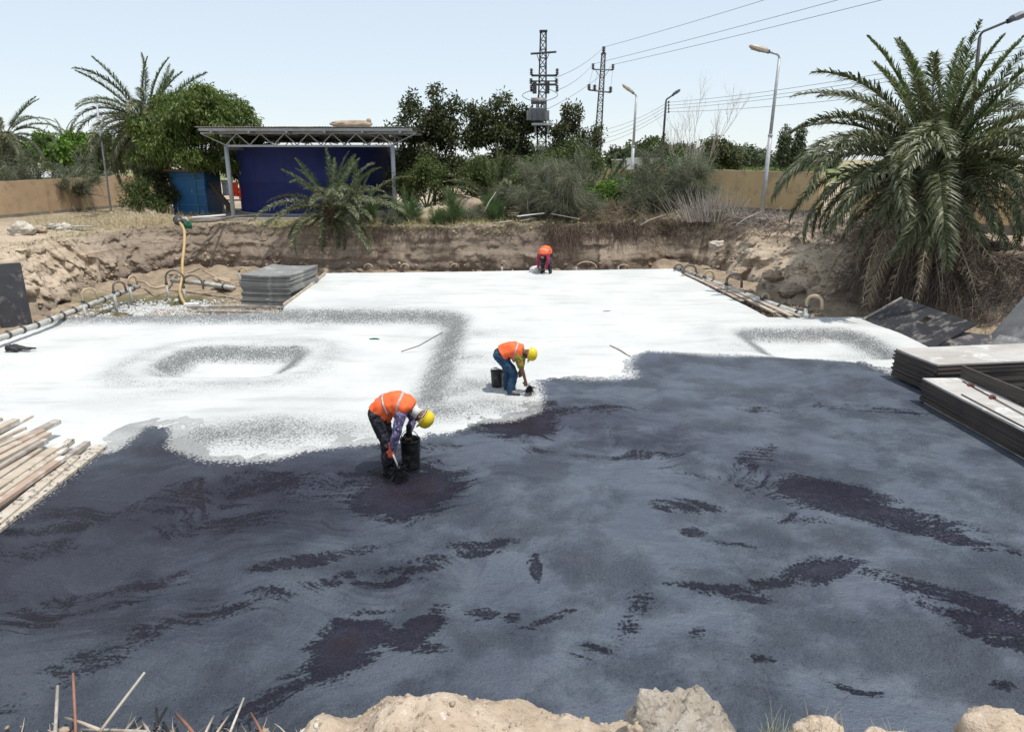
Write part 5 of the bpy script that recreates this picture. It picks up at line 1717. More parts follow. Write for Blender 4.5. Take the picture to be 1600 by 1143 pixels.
# far stack
fl = at(1392, 578, .05)
topA, topB, topC = at(1398, 546, .62), at(1463, 571, .62), at(1610, 575, .62)
e1 = (topB - topA); e1.z = 0
e2 = Vector((-e1.y, e1.x, 0)) * -1
e2 = Vector((e1.y * -1, e1.x, 0)); e2 = e2 if e2.x > 0 else -e2
stack((topA.x, topA.y, 0), e1, e2, e1.length * 1.02, 3.3, 15, .036, M['ply_edge'], M['ply_top'], 'dark film faced sheet from the top of the far right stack', 'pale worn topmost sheet of the far stack at the right', 'sheets of the far right stack', z0=.06)
board('bearer', (topA.x + .4, topA.y - .2, .03), (topA.x + 2.8, topA.y + .5, .03), .1, .07, M['wood_grey'], 'bearer under the far right plywood stack', 'timber')
# near stack: long side faces the black floor
tA, tB = at(1441, 592, .46), at(1640, 692, .46)
f1 = (tB - tA); f1.z = 0
f2 = Vector((-f1.y, f1.x, 0)); f2 = f2 if f2.x > 0 else -f2
stack((tA.x, tA.y, 0), f1, f2, 3.3, 1.25, 11, .036, M['ply_edge'], M['ply_top'], 'dark film faced sheet from the top of the near right stack', 'pale topmost sheet of the near right stack, with rods lying on it', 'sheets of the near right stack', z0=.05, jit=.015)
board('bearer', tA + Vector((.1, -.1, -.44)), tB + Vector((.1, -.05, -.44)), .1, .06, M['wood_grey'], 'bearer under the near right plywood stack', 'timber')
# upright beam standing on its edge on the near stack
bA, bB = at(1503, 580, .60), at(1650, 640, .62)
bm_ = board('formwork_beam', bA, bB, .05, .24, M['ply_edge'], 'dark board standing on edge along the near right stack', 'board')
xg = f1.normalized(); yg = f2.normalized()
def on(a, b, z=.49): return Vector((tA.x, tA.y, 0)) + xg * a + yg * b + Vector((0, 0, z))
def tie(a, b, lab, nuts):
    t = empty('tie_rod', a, 0, lab, 'rod'); a = Vector(a); b = Vector(b)
    MB().tube([(0, 0, 0), b - a], .011, 6).build('rod', M['rod'], t)
    for f in nuts:
        p = (b - a) * f; d = (b - a).normalized()
        MB().tube([p - d * .03, p + d * .03], .05, 8).box(p, (.03, .14, .03), (0, 0, random.uniform(0, 3))).build('wing_nut', M['redmetal'], t)
    return t
tie(on(.25, .62), on(2.5, .40), 'steel tie rod lying on the near right stack with a red wing nut, left one', (.12, .42))
tie(on(.10, .95), on(2.6, .72), 'steel tie rod on the near right stack beside the upright board', (.07, .55, .8))
tie(on(1.0, .10), on(2.9, .03), 'thin steel rod along the near edge of the near right stack', ())
tie(on(1.2, .78), on(3.2, .62), 'short steel rod crossing the others on the near right stack', (.7,))

# formwork boards beside the right header pipe
for i, (u0, v0, u1, v1, z, m) in enumerate([(1062, 424, 1130, 455, .0, 'wood_grey'), (1070, 427, 1160, 470, .05, 'wood_red'), (1100, 436, 1210, 488, .06, 'wood'), (1115, 440, 1236, 493, .1, 'wood'), (1150, 462, 1222, 494, .0, 'wood_grey'), (1165, 461, 1250, 494, .05, 'wood_grey')]):
    board('formwork_board', at(u0, v0, z), at(u1, v1, z), .14, .04, M[m], ['grey board at the far end beside the right slab edge', 'reddish long board beside the right slab edge', 'long pale board nearest the middle of the right slab edge',
          'pale board between the right slab edge and the header pipe', 'short dark board against the near part of the right slab edge', 'grey board end under the near end of the right header pipe'][i], 'board')

# small things on the floor
c = at(20, 545, -.3)
mb = MB()
for k in range(7): mb.tube([(random.uniform(-.3, .3), random.uniform(-.12, .12), .03), (random.uniform(-.1, .2), random.uniform(-.1, .1), .08), (random.uniform(-.3, .6) , random.uniform(-.1, .1), .02)], [.05, .07, .02], 6)
tag(mb.build('tarred_rag', M['rag'], None, True, loc=(c.x, c.y, c.z - .02)), 'black crumpled rag on the white floor near the left frame edge', 'rag')
c = at(583, 530, -.36); mb = MB()
for k in range(4): mb.tube([(random.uniform(-.12, .0), random.uniform(-.04, .04), .01), (random.uniform(-.05, .1), 0, .025), (random.uniform(.05, .2), random.uniform(-.03, .03), .01)], [.012, .02, .006], 6)
tag(mb.build('green_scrap', M['green_cloth'], None, True, loc=c), 'small green scrap lying on the white lower floor', 'rag')
tag(MB().tube([at(627, 549, -.33), at(655, 541, -.2) + Vector((0, 0, .02)), at(676, 530, -.02) + Vector((0, 0, .04)), at(692, 519, .04)], .011, 6).build('rod', M['rod'], None, True), 'thin dark rod lying up the grey speckled ramp', 'rod')
tag(MB().tube([at(953, 539, .02), at(970, 547, .02), at(985, 557, .015)], [.012, .02, .008], 6).build('wood_strip', M['wood_grey'], None), 'small dark strip lying at the tip of the black coating', 'strip')
for k, (u, v) in enumerate([(948, 486), (500, 543), (460, 541)]):
    tag(MB().tube([at(u - 6, v, .02 if k == 0 else -.33), at(u + 6, v - 1, .03 if k == 0 else -.32)], [.02, .01], 5).build('splinter', M['wood_grey'], None),
        ['small splinter on the white floor below the far worker', 'splinter on the white lower floor right of the left basin', 'splinter beside the rim of the left basin'][k], 'splinter')

# ------------------------------------------------------------------ people
def remesh(mb, name, mat_, parent, vox=.012, smooth=6, thick=None):
    me = bpy.data.meshes.new(name + '_src'); me.from_pydata(mb.v, [], mb.f); me.update()
    o = bpy.data.objects.new(name + '_src', me); COL.objects.link(o)
    m = o.modifiers.new('r', 'REMESH'); m.mode = 'VOXEL'; m.voxel_size = vox
    if smooth: s = o.modifiers.new('s', 'SMOOTH'); s.factor = .5; s.iterations = smooth
    dg = bpy.context.evaluated_depsgraph_get(); dg.update()
    r = bpy.data.meshes.new_from_object(o.evaluated_get(dg))
    bpy.data.objects.remove(o)
    r.name = name; r.materials.clear(); r.materials.append(mat_)
    r.polygons.foreach_set('use_smooth', [True] * len(r.polygons))
    ob = bpy.data.objects.new(name, r)
    return link(ob, parent)


def crumple(ob, amp, scale=9, seed=0):
    me = ob.data; n = len(me.vertices); V = np.zeros(n * 3, np.float32); me.vertices.foreach_get('co', V); V = V.reshape(-1, 3)
    N_ = np.zeros(n * 3, np.float32); me.vertices.foreach_get('normal', N_); N_ = N_.reshape(-1, 3)
    f = fbm(V * np.array([1, 1, .7]), scale, 3, .55, seed)
    V += N_ * (amp * (1 - np.abs(f) * 1.6))[:, None]
    me.vertices.foreach_set('co', V.ravel()); me.update()


def limb(mb, pts, rad, n=14, side=None, sub=4):
    """smooth tapered tube through the joints with rounded ends"""
    P = [Vector(p) for p in pts]; Q, RR = [], []
    rad = [r if hasattr(r, '__len__') else (r, r) for r in rad]
    for i in range(len(P) - 1):
        for k in range(sub):
            t = k / sub; a, b, c, d = P[max(i - 1, 0)], P[i], P[i + 1], P[min(i + 2, len(P) - 1)]
            Q.append(.5 * ((2 * b) + (c - a) * t + (2 * a - 5 * b + 4 * c - d) * t * t + (3 * b - a - 3 * c + d) * t ** 3))
            RR.append(tuple(rad[i][j] * (1 - t) + rad[i + 1][j] * t for j in (0, 1)))
    Q.append(P[-1]); RR.append(rad[-1])
    mb.tube(Q, RR, n, side=side)
    for p, r in ((Q[0], RR[0]), (Q[-1], RR[-1])): mb.ball(p, (min(r),) * 3, 12, 8)
    return Q


def hand(mb, wrist, dirv, palm_n, s=1.0, curl=.6, left=False):
    w0 = Vector(wrist); d = Vector(dirv).normalized(); nrm = Vector(palm_n); nrm = (nrm - d * nrm.dot(d)).normalized(); sd_ = d.cross(nrm) * (1 if left else -1)
    pe = w0 + d * .095 * s
    mb.tube([w0 - d * .02, w0 + d * .03 * s, pe], [(.030 * s, .024 * s), (.042 * s, .02 * s), (.045 * s, .017 * s)], 12, side=sd_)
    for i, (o_, L) in enumerate(((.034, .072), (.012, .082), (-.011, .076), (-.033, .06))):
        p = pe + sd_ * o_ * s - d * .012; a = 0; pts = [p]
        for seg_ in (.42, .32, .26):
            a += curl * .8
            p = p + (d * math.cos(a) + nrm * math.sin(a)) * L * seg_ * s; pts.append(p)
        mb.tube(pts, [.0105 * s, .0100 * s, .0092 * s, .0075 * s], 8); mb.ball(pts[-1], .0078 * s, 8, 6)
    p = w0 + d * .025 * s + sd_ * .03 * s; pts = [p, p + (sd_ * .8 + d * .7 + nrm * .3).normalized() * .038 * s]
    pts.append(pts[-1] + (d * .8 + nrm * .6 + sd_ * .1).normalized() * .032 * s)
    mb.tube(pts, [.015 * s, .012 * s, .0095 * s], 8); mb.ball(pts[-1], .0095 * s, 8, 6)


def helmet(parent, c, up, fwd, s=1.0):
    up = Vector(up).normalized(); fwd = Vector(fwd); fwd = (fwd - up * fwd.dot(up)).normalized(); sd_ = up.cross(fwd)
    Rm = Matrix((fwd, sd_, up)).transposed()
    mb = MB(); vs, fs = [], []; n = 28; prof = [(1.0, 0), (1.0, .25), (.95, .5), (.82, .74), (.6, .92), (.32, 1.02), (.0001, 1.05)]
    for r, h in prof:
        for k in range(n):
            a = 2 * math.pi * k / n
            ridge = 1 + .025 * max(0, math.cos(2 * a)) * (h > .3)
            vs.append(Vector((.138 * s * r * math.cos(a) * ridge, .113 * s * r * math.sin(a), .135 * s * h)))
    for i in range(len(prof) - 1):
        for k in range(n): fs.append((i * n + k, i * n + (k + 1) % n, (i + 1) * n + (k + 1) % n, (i + 1) * n + k))
    mb.add([Rm @ p + Vector(c) for p in vs], fs)
    h = mb.build('helmet_shell', M['helmet'], parent, True)
    mb = MB(); vs, fs = [], []
    for ring, zo in ((.95, .012), (1.05, .004), (None, -.012), (None, -.018), (.97, -.004)):
        for k in range(n):
            a = 2 * math.pi * k / n; c_ = max(0, math.cos(a))
            rr = ring if ring else 1.09 + .30 * c_ ** 2.5
            vs.append(Vector((.138 * s * rr * math.cos(a), .113 * s * (rr if rr < 1.2 else 1.2) * math.sin(a), zo - (.012 * c_ if not ring else 0))))
    for i in range(4):
        for k in range(n): fs.append((i * n + k, i * n + (k + 1) % n, (i + 1) * n + (k + 1) % n, (i + 1) * n + k))
    mb.add([Rm @ p + Vector(c) for p in vs], fs); mb.build('brim', M['helmet'], h, True)
    mb = MB(); 
    for k in range(9):
        a = -1.2 + 2.4 * k / 8; 
    mb.tube([Rm @ Vector((.12 * math.cos(a) * 1.04, 0, .135 * math.sin(a) * 1.06)) + Vector(c) for a in [R(12 + 156 * k / 12) for k in range(13)]], .009, 6)
    mb.build('crown_ridge', M['helmet'], h, True)


def person(loc, rz, J, label, shirt, trousers, shoes, vest=None, sc=1.0, hat=True, sleeve='long', gloves=None, bands=(), boots=False, vestlen=(0, 1)):
    t = empty('person', loc, rz, label, 'person'); t.scale = (sc,) * 3
    V_ = {k: Vector(v) for k, v in J.items()}
    sp = [V_['hip'], V_['waist'], V_['chest'], V_['upper'], V_['neck']]
    Y_ = (0, 1, 0)
    rad = [(.155, .115), (.142, .105), (.165, .118), (.165, .10), (.07, .062)]
    body = MB()
    limb(body, sp, rad, 18, side=Y_)
    head = V_['head']; hu = (head - V_['neck']).normalized(); hf = Vector(J['face']).normalized(); hf = (hf - hu * hf.dot(hu)).normalized(); hs_ = hu.cross(hf)
    HR = Matrix((hf, hs_, hu)).transposed()
    limb(body, [V_['neck'], head - hu * .05], [.062, .058], 12)
    body.ball(head + hu * .015, (.098, .078, .108), 18, 12, HR)
    body.ball(head + hf * .055 - hu * .06, (.045, .05, .045), 12, 8, HR)            # jaw
    body.tube([head + hf * .088 + hu * .01, head + hf * .112 - hu * .028, head + hf * .09 - hu * .036], [.01, .017, .012], 8)   # nose
    for s_ in (-1, 1): body.ball(head + hs_ * .08 * s_ - hu * .01, (.022, .012, .033), 8, 6, HR)
    body.ball(head + hf * .092 - hu * .062, (.010, .024, .008), 8, 6, HR)
    for s_, k in ((-1, 'r'), (1, 'l')):
        limb(body, [V_['sh_' + k], V_['el_' + k], V_['wr_' + k]], [.052, .042, .028], 12)
        limb(body, [V_['upper'], V_['sh_' + k]], [.06, .055], 12)
        hd = V_.get('hd_' + k, V_['wr_' + k] - V_['el_' + k])
        hand(body, V_['wr_' + k], hd, J.get('pn_' + k, (0, -s_, 0)), 1.0, .65, s_ > 0)
        hipj = V_['hip'] + Vector((0, .09 * s_, -.03))
        limb(body, [hipj, V_['kn_' + k], V_['an_' + k]], [.088, .058, .04], 12)
        toe = V_['to_' + k]; limb(body, [V_['an_' + k] + Vector((0, 0, -.03)), (V_['an_' + k] + toe) / 2 + Vector((0, 0, -.02)), toe], [.038, .04, .03], 10)
    bo = remesh(body, 'body', M['skin'], t, .0085, 3)
    mb = MB()
    for s_ in (-1, 1): mb.ball(head + hf * .088 + hs_ * .032 * s_ + hu * .012, .011, 8, 6)
    mb.build('eyes', M['hair'], bo, True)
    mb = MB(); mb.ball(head - hf * .012 + hu * .03, (.104, .086, .104), 18, 10, HR, zmin=-.15); mb.build('hair', M['hair'], bo, True)
    # trousers
    tr_ = MB()
    limb(tr_, [V_['hip'] - (V_['waist'] - V_['hip']) * .15, V_['hip'] * .45 + V_['waist'] * .55], [(.178, .14), (.165, .128)], 18, side=Y_)
    for s_, k in ((-1, 'r'), (1, 'l')):
        hipj = V_['hip'] + Vector((0, .085 * s_, -.02)); an = V_['an_' + k]; kn = V_['kn_' + k]
        low = an + (kn - an) * (.35 if boots else -.02)
        limb(tr_, [hipj, (hipj + kn) / 2, kn, (kn + low) / 2, low], [.125, .105, .082, .078, .072], 14)
    trm = remesh(tr_, 'trousers', M[trousers], t, .011, 4); crumple(trm, .018, 10)
    # shirt
    sh_ = MB()
    limb(sh_, sp[:4] + [V_['upper'] * .35 + V_['neck'] * .65], [(.172, .135), (.16, .125), (.18, .132), (.178, .115), (.085, .075)], 18, side=Y_)
    for s_, k in ((-1, 'r'), (1, 'l')):
        e, w_ = V_['el_' + k], V_['wr_' + k]
        a = V_['sh_' + k]
        limb(sh_, [V_['upper'], a], [.075, .075], 12)
        if sleeve == 'long': limb(sh_, [a, (a + e) / 2, e, (e + w_) / 2, w_ - (w_ - e).normalized() * .02], [.075, .07, .06, .055, .045], 12)
        else: limb(sh_, [a, a.lerp(e, .62)], [.078, .07], 12)
    shm = remesh(sh_, 'shirt', M[shirt], t, .011, 4); crumple(shm, .016, 11, 4)
    col_ = MB(); nk = V_['upper'] * .35 + V_['neck'] * .65
    for s_, k in ((-1, 'r'), (1, 'l')):
        if gloves:
            g = MB(); hd = V_.get('hd_' + k, V_['wr_' + k] - V_['el_' + k]).normalized()
            hand(g, V_['wr_' + k], hd, J.get('pn_' + k, (0, -s_, 0)), 1.28, .65, s_ > 0)
            limb(g, [V_['wr_' + k] - hd * .08, V_['wr_' + k] + hd * .02], [.048, .04], 12)
            remesh(g, 'glove', M[gloves if s_ < 0 else 'boots'], t, .008, 2)
        an, to = V_['an_' + k], V_['to_' + k]
        b = MB(); heel = an + (an - to).normalized() * .05; heel.z = to.z
        limb(b, [heel + Vector((0, 0, .01)), (an + to) / 2 + Vector((0, 0, -.01)), to], [(.045, .05), (.05, .048), (.042, .032)], 14)
        limb(b, [an + Vector((0, 0, -.05)), an + (V_['kn_' + k] - an) * (.55 if boots else .12)], [.058, .072 if boots else .05], 12)
        so_ = remesh(b, 'boot' if boots else 'shoe', M[shoes], t, .01, 3)
        s2 = MB(); s2.tube([heel + Vector((0, 0, -.035)), to + Vector((.02, 0, -.035))], [(.012, .05), (.012, .048)], 8, side=(0, 0, 1)); s2.build('sole', M['boots'], so_, True)
    if vest:
        v = MB(); f0, f1 = vestlen
        full = [V_['hip'] * (1 - f0) + V_['waist'] * f0, V_['waist'], V_['chest'], V_['upper'], V_['upper'] * .5 + V_['neck'] * .5]
        vr = [(.202, .170), (.195, .158), (.21, .163), (.213, .146), (.12, .105)]
        Q = []; RR = []
        for i in range(4):
            for k in range(7):
                tt = k / 7; a, b, c, d = full[max(i - 1, 0)], full[i], full[i + 1], full[min(i + 2, 4)]
                Q.append(.5 * ((2 * b) + (c - a) * tt + (2 * a - 5 * b + 4 * c - d) * tt * tt + (3 * b - a - 3 * c + d) * tt ** 3))
                RR.append((vr[i][0] * (1 - tt) + vr[i + 1][0] * tt, vr[i][1] * (1 - tt) + vr[i + 1][1] * tt))
        Q.append(full[-1]); RR.append(vr[-1])
        # hem hangs a little under gravity
        v.tube(Q, RR, 40, side=Y_, cap=False)
        for i in range(len(Q)):
            for k in range(40):
                p = Vector(v.v[i * 40 + k]); an = 2 * math.pi * k / 40
                below = max(0, Q[i].z - p.z)
                p.z -= below * (.35 + .25 * math.sin(i * .5)) * (1 if i < 20 else .3)
                p.z -= .012 * math.sin(k * 1.3 + i * .4) * (below > .02)
                v.v[i * 40 + k] = tuple(p)
        vo = v.build('vest', M[vest], t, True)
        so2 = vo.modifiers.new('thick', 'SOLIDIFY'); so2.thickness = .008
        crumple(vo, .020, 9, 2)
        for (f_, w_) in bands:
            k0 = int(f_ * (len(Q) - 1)); st_ = MB()
            me = vo.data; vs = []; fs = []
            for r_ in range(k0, k0 + w_ + 1):
                for k in range(40):
                    p = me.vertices[r_ * 40 + k].co; c = Q[r_]; vs.append(p + (p - c).normalized() * .006)
            for r_ in range(w_):
                for k in range(40): fs.append((r_ * 40 + k, r_ * 40 + (k + 1) % 40, (r_ + 1) * 40 + (k + 1) % 40, (r_ + 1) * 40 + k))
            so3 = st_.add(vs, fs).build('reflective_band', M['strip'], vo, True); s5 = so3.modifiers.new('thick', 'SOLIDIFY'); s5.thickness = .004
    if hat:
        hm = empty('x'); bpy.data.objects.remove(hm)
        hp_ = bpy.data.objects.new('helmet', None); link(hp_, t)
        MBc = head + hu * .055 + hf * -.004
        hel = MB(); hel.ball(head + hu * .035, (.108, .09, .06), 16, 8, HR); hl_ = hel.build('liner', M['helmet_in'], hp_, True)
        helmet(hp_, MBc, hu * 1 - hf * .08, hf, 1.06)
    return t


# near worker: bent over a black bucket, facing right
W1 = at(612, 739)
J1 = dict(hip=(-.15, 0, 1.00), waist=(-.03, 0, 1.12), chest=(.13, 0, 1.17), upper=(.29, 0, 1.12), neck=(.40, 0, 1.05), head=(.505, 0, .965), face=(.25, .05, -1),
          sh_r=(.24, -.19, 1.03), el_r=(.17, -.25, .74), wr_r=(.08, -.22, .50), sh_l=(.26, .19, 1.03), el_l=(.30, .25, .82), wr_l=(.27, .13, .66), hd_l=(-.02, -.05, -1), hd_r=(-.05, 0, -1),
          kn_r=(-.02, -.12, .54), kn_l=(-.05, .13, .54), an_r=(-.03, -.14, .10), an_l=(-.06, .17, .10), to_r=(.14, -.17, .045), to_l=(.10, .20, .045))
pw1 = person(W1, R(-6), J1, 'worker in orange vest and yellow helmet bending over a tall bucket on wet bitumen', 'pattern', 'black_trousers', 'boots', 'vest', .96, True, 'long', 'glove', bands=((.32, 1), (.60, 1)), boots=True)
nb_, nh_ = Vector(J1['neck']), Vector(J1['head'])
nc = MB().tube([nb_ - (nh_ - nb_) * .25, nb_ + (nh_ - nb_) * .25, nb_ + (nh_ - nb_) * .62], [.088, .078, .098], 16).build('neck_cloth', M['white_rag'], pw1, True)
crumple(nc, .012, 14, 3)
# middle worker: jeans, facing right, painting the edge
W2 = at(797, 612)
J2 = dict(hip=(-.20, 0, .84), waist=(-.06, 0, .93), chest=(.08, 0, .955), upper=(.22, 0, .915), neck=(.31, 0, .895), head=(.385, -.01, .88), face=(.55, -.1, -1),
          sh_r=(.20, -.18, .83), el_r=(.30, -.22, .55), wr_r=(.355, -.18, .32), sh_l=(.20, .18, .83), el_l=(.26, .2, .6), wr_l=(.20, .1, .45), hd_r=(.03, 0, -1), hd_l=(.1, -.1, -1),
          kn_r=(.10, -.12, .46), kn_l=(-.07, .13, .45), an_r=(.03, -.16, .09), an_l=(-.10, .17, .09), to_r=(.22, -.18, .04), to_l=(.06, .22, .04))
person(W2, R(-8), J2, 'worker in blue jeans, orange vest and yellow helmet brushing bitumen along the white edge', 'olive', 'jeans', 'shoe', 'vest', .93, True, 'short', None, bands=((.60, 1),), boots=False, vestlen=(.35, 1))
# far worker: bent forward towards the camera at the far slab edge
W3 = at(853, 427)
J3 = dict(hip=(-.16, 0, .86), waist=(-.02, 0, .98), chest=(.14, 0, .98), upper=(.27, 0, .86), neck=(.33, 0, .77), head=(.375, 0, .675), face=(.1, .1, -1),
          sh_r=(.26, -.19, .80), el_r=(.32, -.24, .52), wr_r=(.36, -.18, .28), sh_l=(.24, .19, .80), el_l=(.28, .22, .52), wr_l=(.32, .12, .30),
          kn_r=(.0, -.13, .48), kn_l=(-.02, .14, .48), an_r=(-.05, -.16, .09), an_l=(-.07, .17, .09), to_r=(.12, -.18, .04), to_l=(.10, .2, .04))
person(W3, R(-118), J3, 'far worker in orange vest, bare headed, stooping at the far edge of the white slab', 'magenta', 'black_trousers', 'boots', 'vest', .98, False, 'long', None, bands=((.62, 1),), vestlen=(.2, 1))
c = at(843, 425); rock('cloth_bundle', (c.x - .15, c.y, .1), (.28, .2, .16), M['white_rag'], 'pinkish white bundle on the slab at the far worker\'s feet', 'bundle', 11, amp=.2)


def bucket(loc, r, h, label, handle=True, rot=0, ang=0, folded=False):
    t = empty('bucket', loc, rot, label, 'bucket'); mb = MB(); n = 28
    prof = [(.01, 0), (r * .86, 0), (r * .88, .02), (r * .95, h * .5), (r * 1.0, h - .03), (r * 1.05, h - .02), (r * 1.05, h), (r * .98, h), (r * .95, h - .04), (r * .86, .06), (.01, .05)]
    vs, fs = [], []
    for q, z in prof:
        for k in range(n): vs.append((q * math.cos(2 * math.pi * k / n), q * math.sin(2 * math.pi * k / n), z))
    for i in range(len(prof) - 1):
        for k in range(n): fs.append((i * n + k, i * n + (k + 1) % n, (i + 1) * n + (k + 1) % n, (i + 1) * n + k))
    mb.add(vs, fs).build('pail', M['bucket'], t, True)
    MB().tube([(0, 0, h * .62), (0, 0, h * .66)], r * .93, 24).build('bitumen', M['tar'], t)
    pts = []
    for k in range(15):
        a = math.pi * k / 14
        y, z = r * 1.05 * math.cos(a), r * 1.15 * math.sin(a)
        pts.append((-z * math.sin(ang), y, h - .04 + z * math.cos(ang)))
    pts = [Matrix.Rotation(R(70), 3, 'Z') @ Vector(p) for p in pts]
    hn = MB().tube(pts, .006, 6).build('handle', M['rod'], t, True)
    MB().tube(pts[6:9], .014, 8).build('grip', M['bucket'], hn, True)
    return t


b1 = at(641, 735); bucket(b1 + Vector((0, .12, 0)), .15, .47, 'tall black bucket held by the near worker on the wet bitumen', ang=-.1)
b2 = at(777, 604); bucket(b2 + Vector((0, .05, 0)), .135, .33, 'black bucket standing on the white floor behind the worker in jeans', ang=.6)
# brushes
t = empty('brush', W1 + Vector((.02, -.24, 0)), R(-10), 'black tar soaked mop held in the orange glove of the near worker', 'brush')
MB().tube([(.05, 0, .44), (.16, .0, .14)], .014, 8).build('handle', M['steel_grey'], t, True)
sm = strand_arrays(np.tile([[.14, 0, .18]], (240, 1)) + rng.normal(size=(240, 3)) * .02, unit(240, -1.1), rng.uniform(.13, .24, 240), .008, .2, 3, 3)
V_, F_, T_ = sm; V_ = V_.copy(); V_[:, 2] = np.maximum(V_[:, 2], .012)
np_obj('bristles', V_, F_, M['tar'], t, fattrs={'tint': T_})
t = empty('brush', W2 + Vector((.355, -.22, 0)), 0, 'black tar brush in the hand of the worker in jeans', 'brush')
MB().tube([(0, 0, .26), (.03, 0, .13)], .014, 8).build('handle', M['wood_grey'], t, True)
V_, F_, T_ = strand_arrays(np.tile([[.03, 0, .16]], (160, 1)) + rng.normal(size=(160, 3)) * .02, unit(160, -1.6), rng.uniform(.1, .16, 160), .007, .1, 3, 3)
V_[:, 2] = np.maximum(V_[:, 2], .012); np_obj('bristles', V_, F_, M['tar'], t, fattrs={'tint': T_})

# ------------------------------------------------------------------ palms
def fm_(nm, m, a0, bend, L=4.5, **k):
    me = frond_mesh(nm, M[m], L=L, a0=a0, bend=bend, **k); me['a0'] = a0; me['L'] = L
    return me


KW = dict(n=150, leaf=.56, lw=.036)
FR = [fm_('frond', 'frond_g', 80, 30, seed=1, vee=38, **KW), fm_('frond', 'frond', 72, 75, seed=2, twist=.6, vee=34, **KW), fm_('frond', 'frond', 62, 105, seed=3, vee=42, **KW),
      fm_('frond', 'frond', 52, 120, seed=4, twist=-.6, stiff=.4, vee=30, **KW), fm_('frond', 'frond', 42, 105, seed=5, stiff=.3, vee=36, **KW), fm_('frond', 'frond', 32, 88, seed=6, twist=.5, stiff=.2, vee=30, **KW)]
FD = [fm_('dead_frond', 'frond_dead', 20, 90, seed=11, leaf=.45, n=90, lw=.03, stiff=0, vee=20), fm_('dead_frond', 'frond_dead', 0, 70, seed=12, leaf=.3, n=34, stiff=0, twist=.7, vee=15), fm_('dead_frond', 'frond_dead', -10, 60, seed=13, leaf=.25, n=24, stiff=0, vee=10)]
pP = at(1462, 262, Y=22.6)
gzp = gz(pP.x, 22.6)
make_palm((pP.x, 22.6, gzp - .1), pP.z - gzp + .1, 112, 5.0, FR, 'big bushy date palm on the right bank with a skirt of dead fronds', dead=FD, ndead=110, trunk_r=.36, lo=-4, hi=87, seed=3, cat='palm')
# left palm: tall upright crown and long drooping skirt towards the left
pL = at(228, 188, Y=42)
def azl(az, el, r):
    return (math.pi + r.uniform(-1.1, 1.1)) if el < 20 and r.random() < .55 else az
make_palm((pL.x + .3, 42, 1.4), pL.z - 1.4, 62, 4.5, FR, 'tall date palm rising behind the leafy tree at left, its fronds drooping over the wall', dead=FD, ndead=12, trunk_r=.24, lean=(-.3, 0), lo=-55, hi=88, seed=5, azf=azl)
p = at(8, 206, Y=46); make_palm((p.x, 46, 1.4), p.z - 1.4, 40, 3.6, FR, 'date palm cut by the left frame edge behind the ochre wall', trunk_r=.22, lo=-50, hi=80, seed=7)
p = at(100, 214, Y=80); make_palm((p.x, 80, 1.4), p.z - 1.4, 26, 3.2, FR, 'small far palm showing above the green bushes at left', trunk_r=.2, lo=-40, hi=80, seed=8)
p = at(1157, 236, Y=120); make_palm((p.x, 120, 1.4), p.z - 1.4, 20, 2.6, FR, 'tiny far palm just right of the dense round tree', trunk_r=.2, lo=-40, hi=80, seed=9)
# low palms on the back bank
GP = [FR[0], FR[1], FR[1], FR[2], FR[2]]
def low_palm(u, v, Y, n, L, label, lo=-5, hi=88, seed=1, H=.6, tr=.22, nd=0):
    p = at(u, v, Y=Y); z = gz(p.x, Y)
    return make_palm((p.x, Y, z - .1), max(H, 0.3), n, L, GP, label, dead=FD, ndead=nd, trunk_r=tr, lo=lo, hi=hi, seed=seed)
low_palm(518, 330, 33.4, 46, 3.3, 'young palm on the bank edge in front of the navy tank', lo=-35, seed=11, H=1.0, tr=.3, nd=5)
low_palm(556, 330, 33.9, 18, 3.4, 'narrow upright palm shoot right behind the young palm before the tank', lo=50, seed=12, H=.5)
low_palm(775, 300, 37, 40, 3.5, 'spreading low palm among the bushes left of the transformer pole', lo=5, seed=13, H=.8, nd=2)
low_palm(940, 290, 39, 36, 3.4, 'low palm in front of the slender lattice pole', lo=5, seed=14, H=.8)
low_palm(905, 300, 38, 20, 2.6, 'greyish low palm between the transformer pole foot and the bright bush', lo=10, seed=15)
low_palm(1003, 300, 41, 18, 2.6, 'small low palm by the leaning lamp post, against the wall', lo=10, seed=16)
for i, (u, Y, h) in enumerate(((585, 33.8, 1.5), (640, 34.0, 1.6), (688, 33.4, 1.1), (706, 33.6, 1.5), (770, 33.4, 1.4))):
    pass

# ------------------------------------------------------------------ trees and shrubs
p = at(318, 300, Y=39)
mango = make_tree('leafy_tree', (p.x - .75, 40.6, 1.45), [(-.3, 0, 4.9, 2.8, 2.5, 1.9), (1.6, 0, 4.6, 1.9, 2.1, 1.7), (-1.9, -.2, 4.0, 1.6, 1.9, 1.6), (.3, -.6, 5.7, 1.9, 1.7, 1.2), (-.9, -.9, 3.4, 2.0, 1.6, 1.3), (1.2, .4, 3.0, 1.8, 1.6, 1.0), (2.2, -.2, 5.2, 1.1, 1.2, 1.0), (-1.4, -.4, 5.4, 1.1, 1.1, .9)], 46000, .24, .065, 'leaf_mango',
          'big dense leafy green tree over the blue cabin, left of the canopy', trunk_r=.17, fork=.32, droop=.75, clump=14, clump_r=.22, shell=.5, lump=12,
          trunk_pts=[(1.5, .1, -.3), (1.4, .05, .5), (.8, 0, 1.3), (.1, 0, 2.2)])
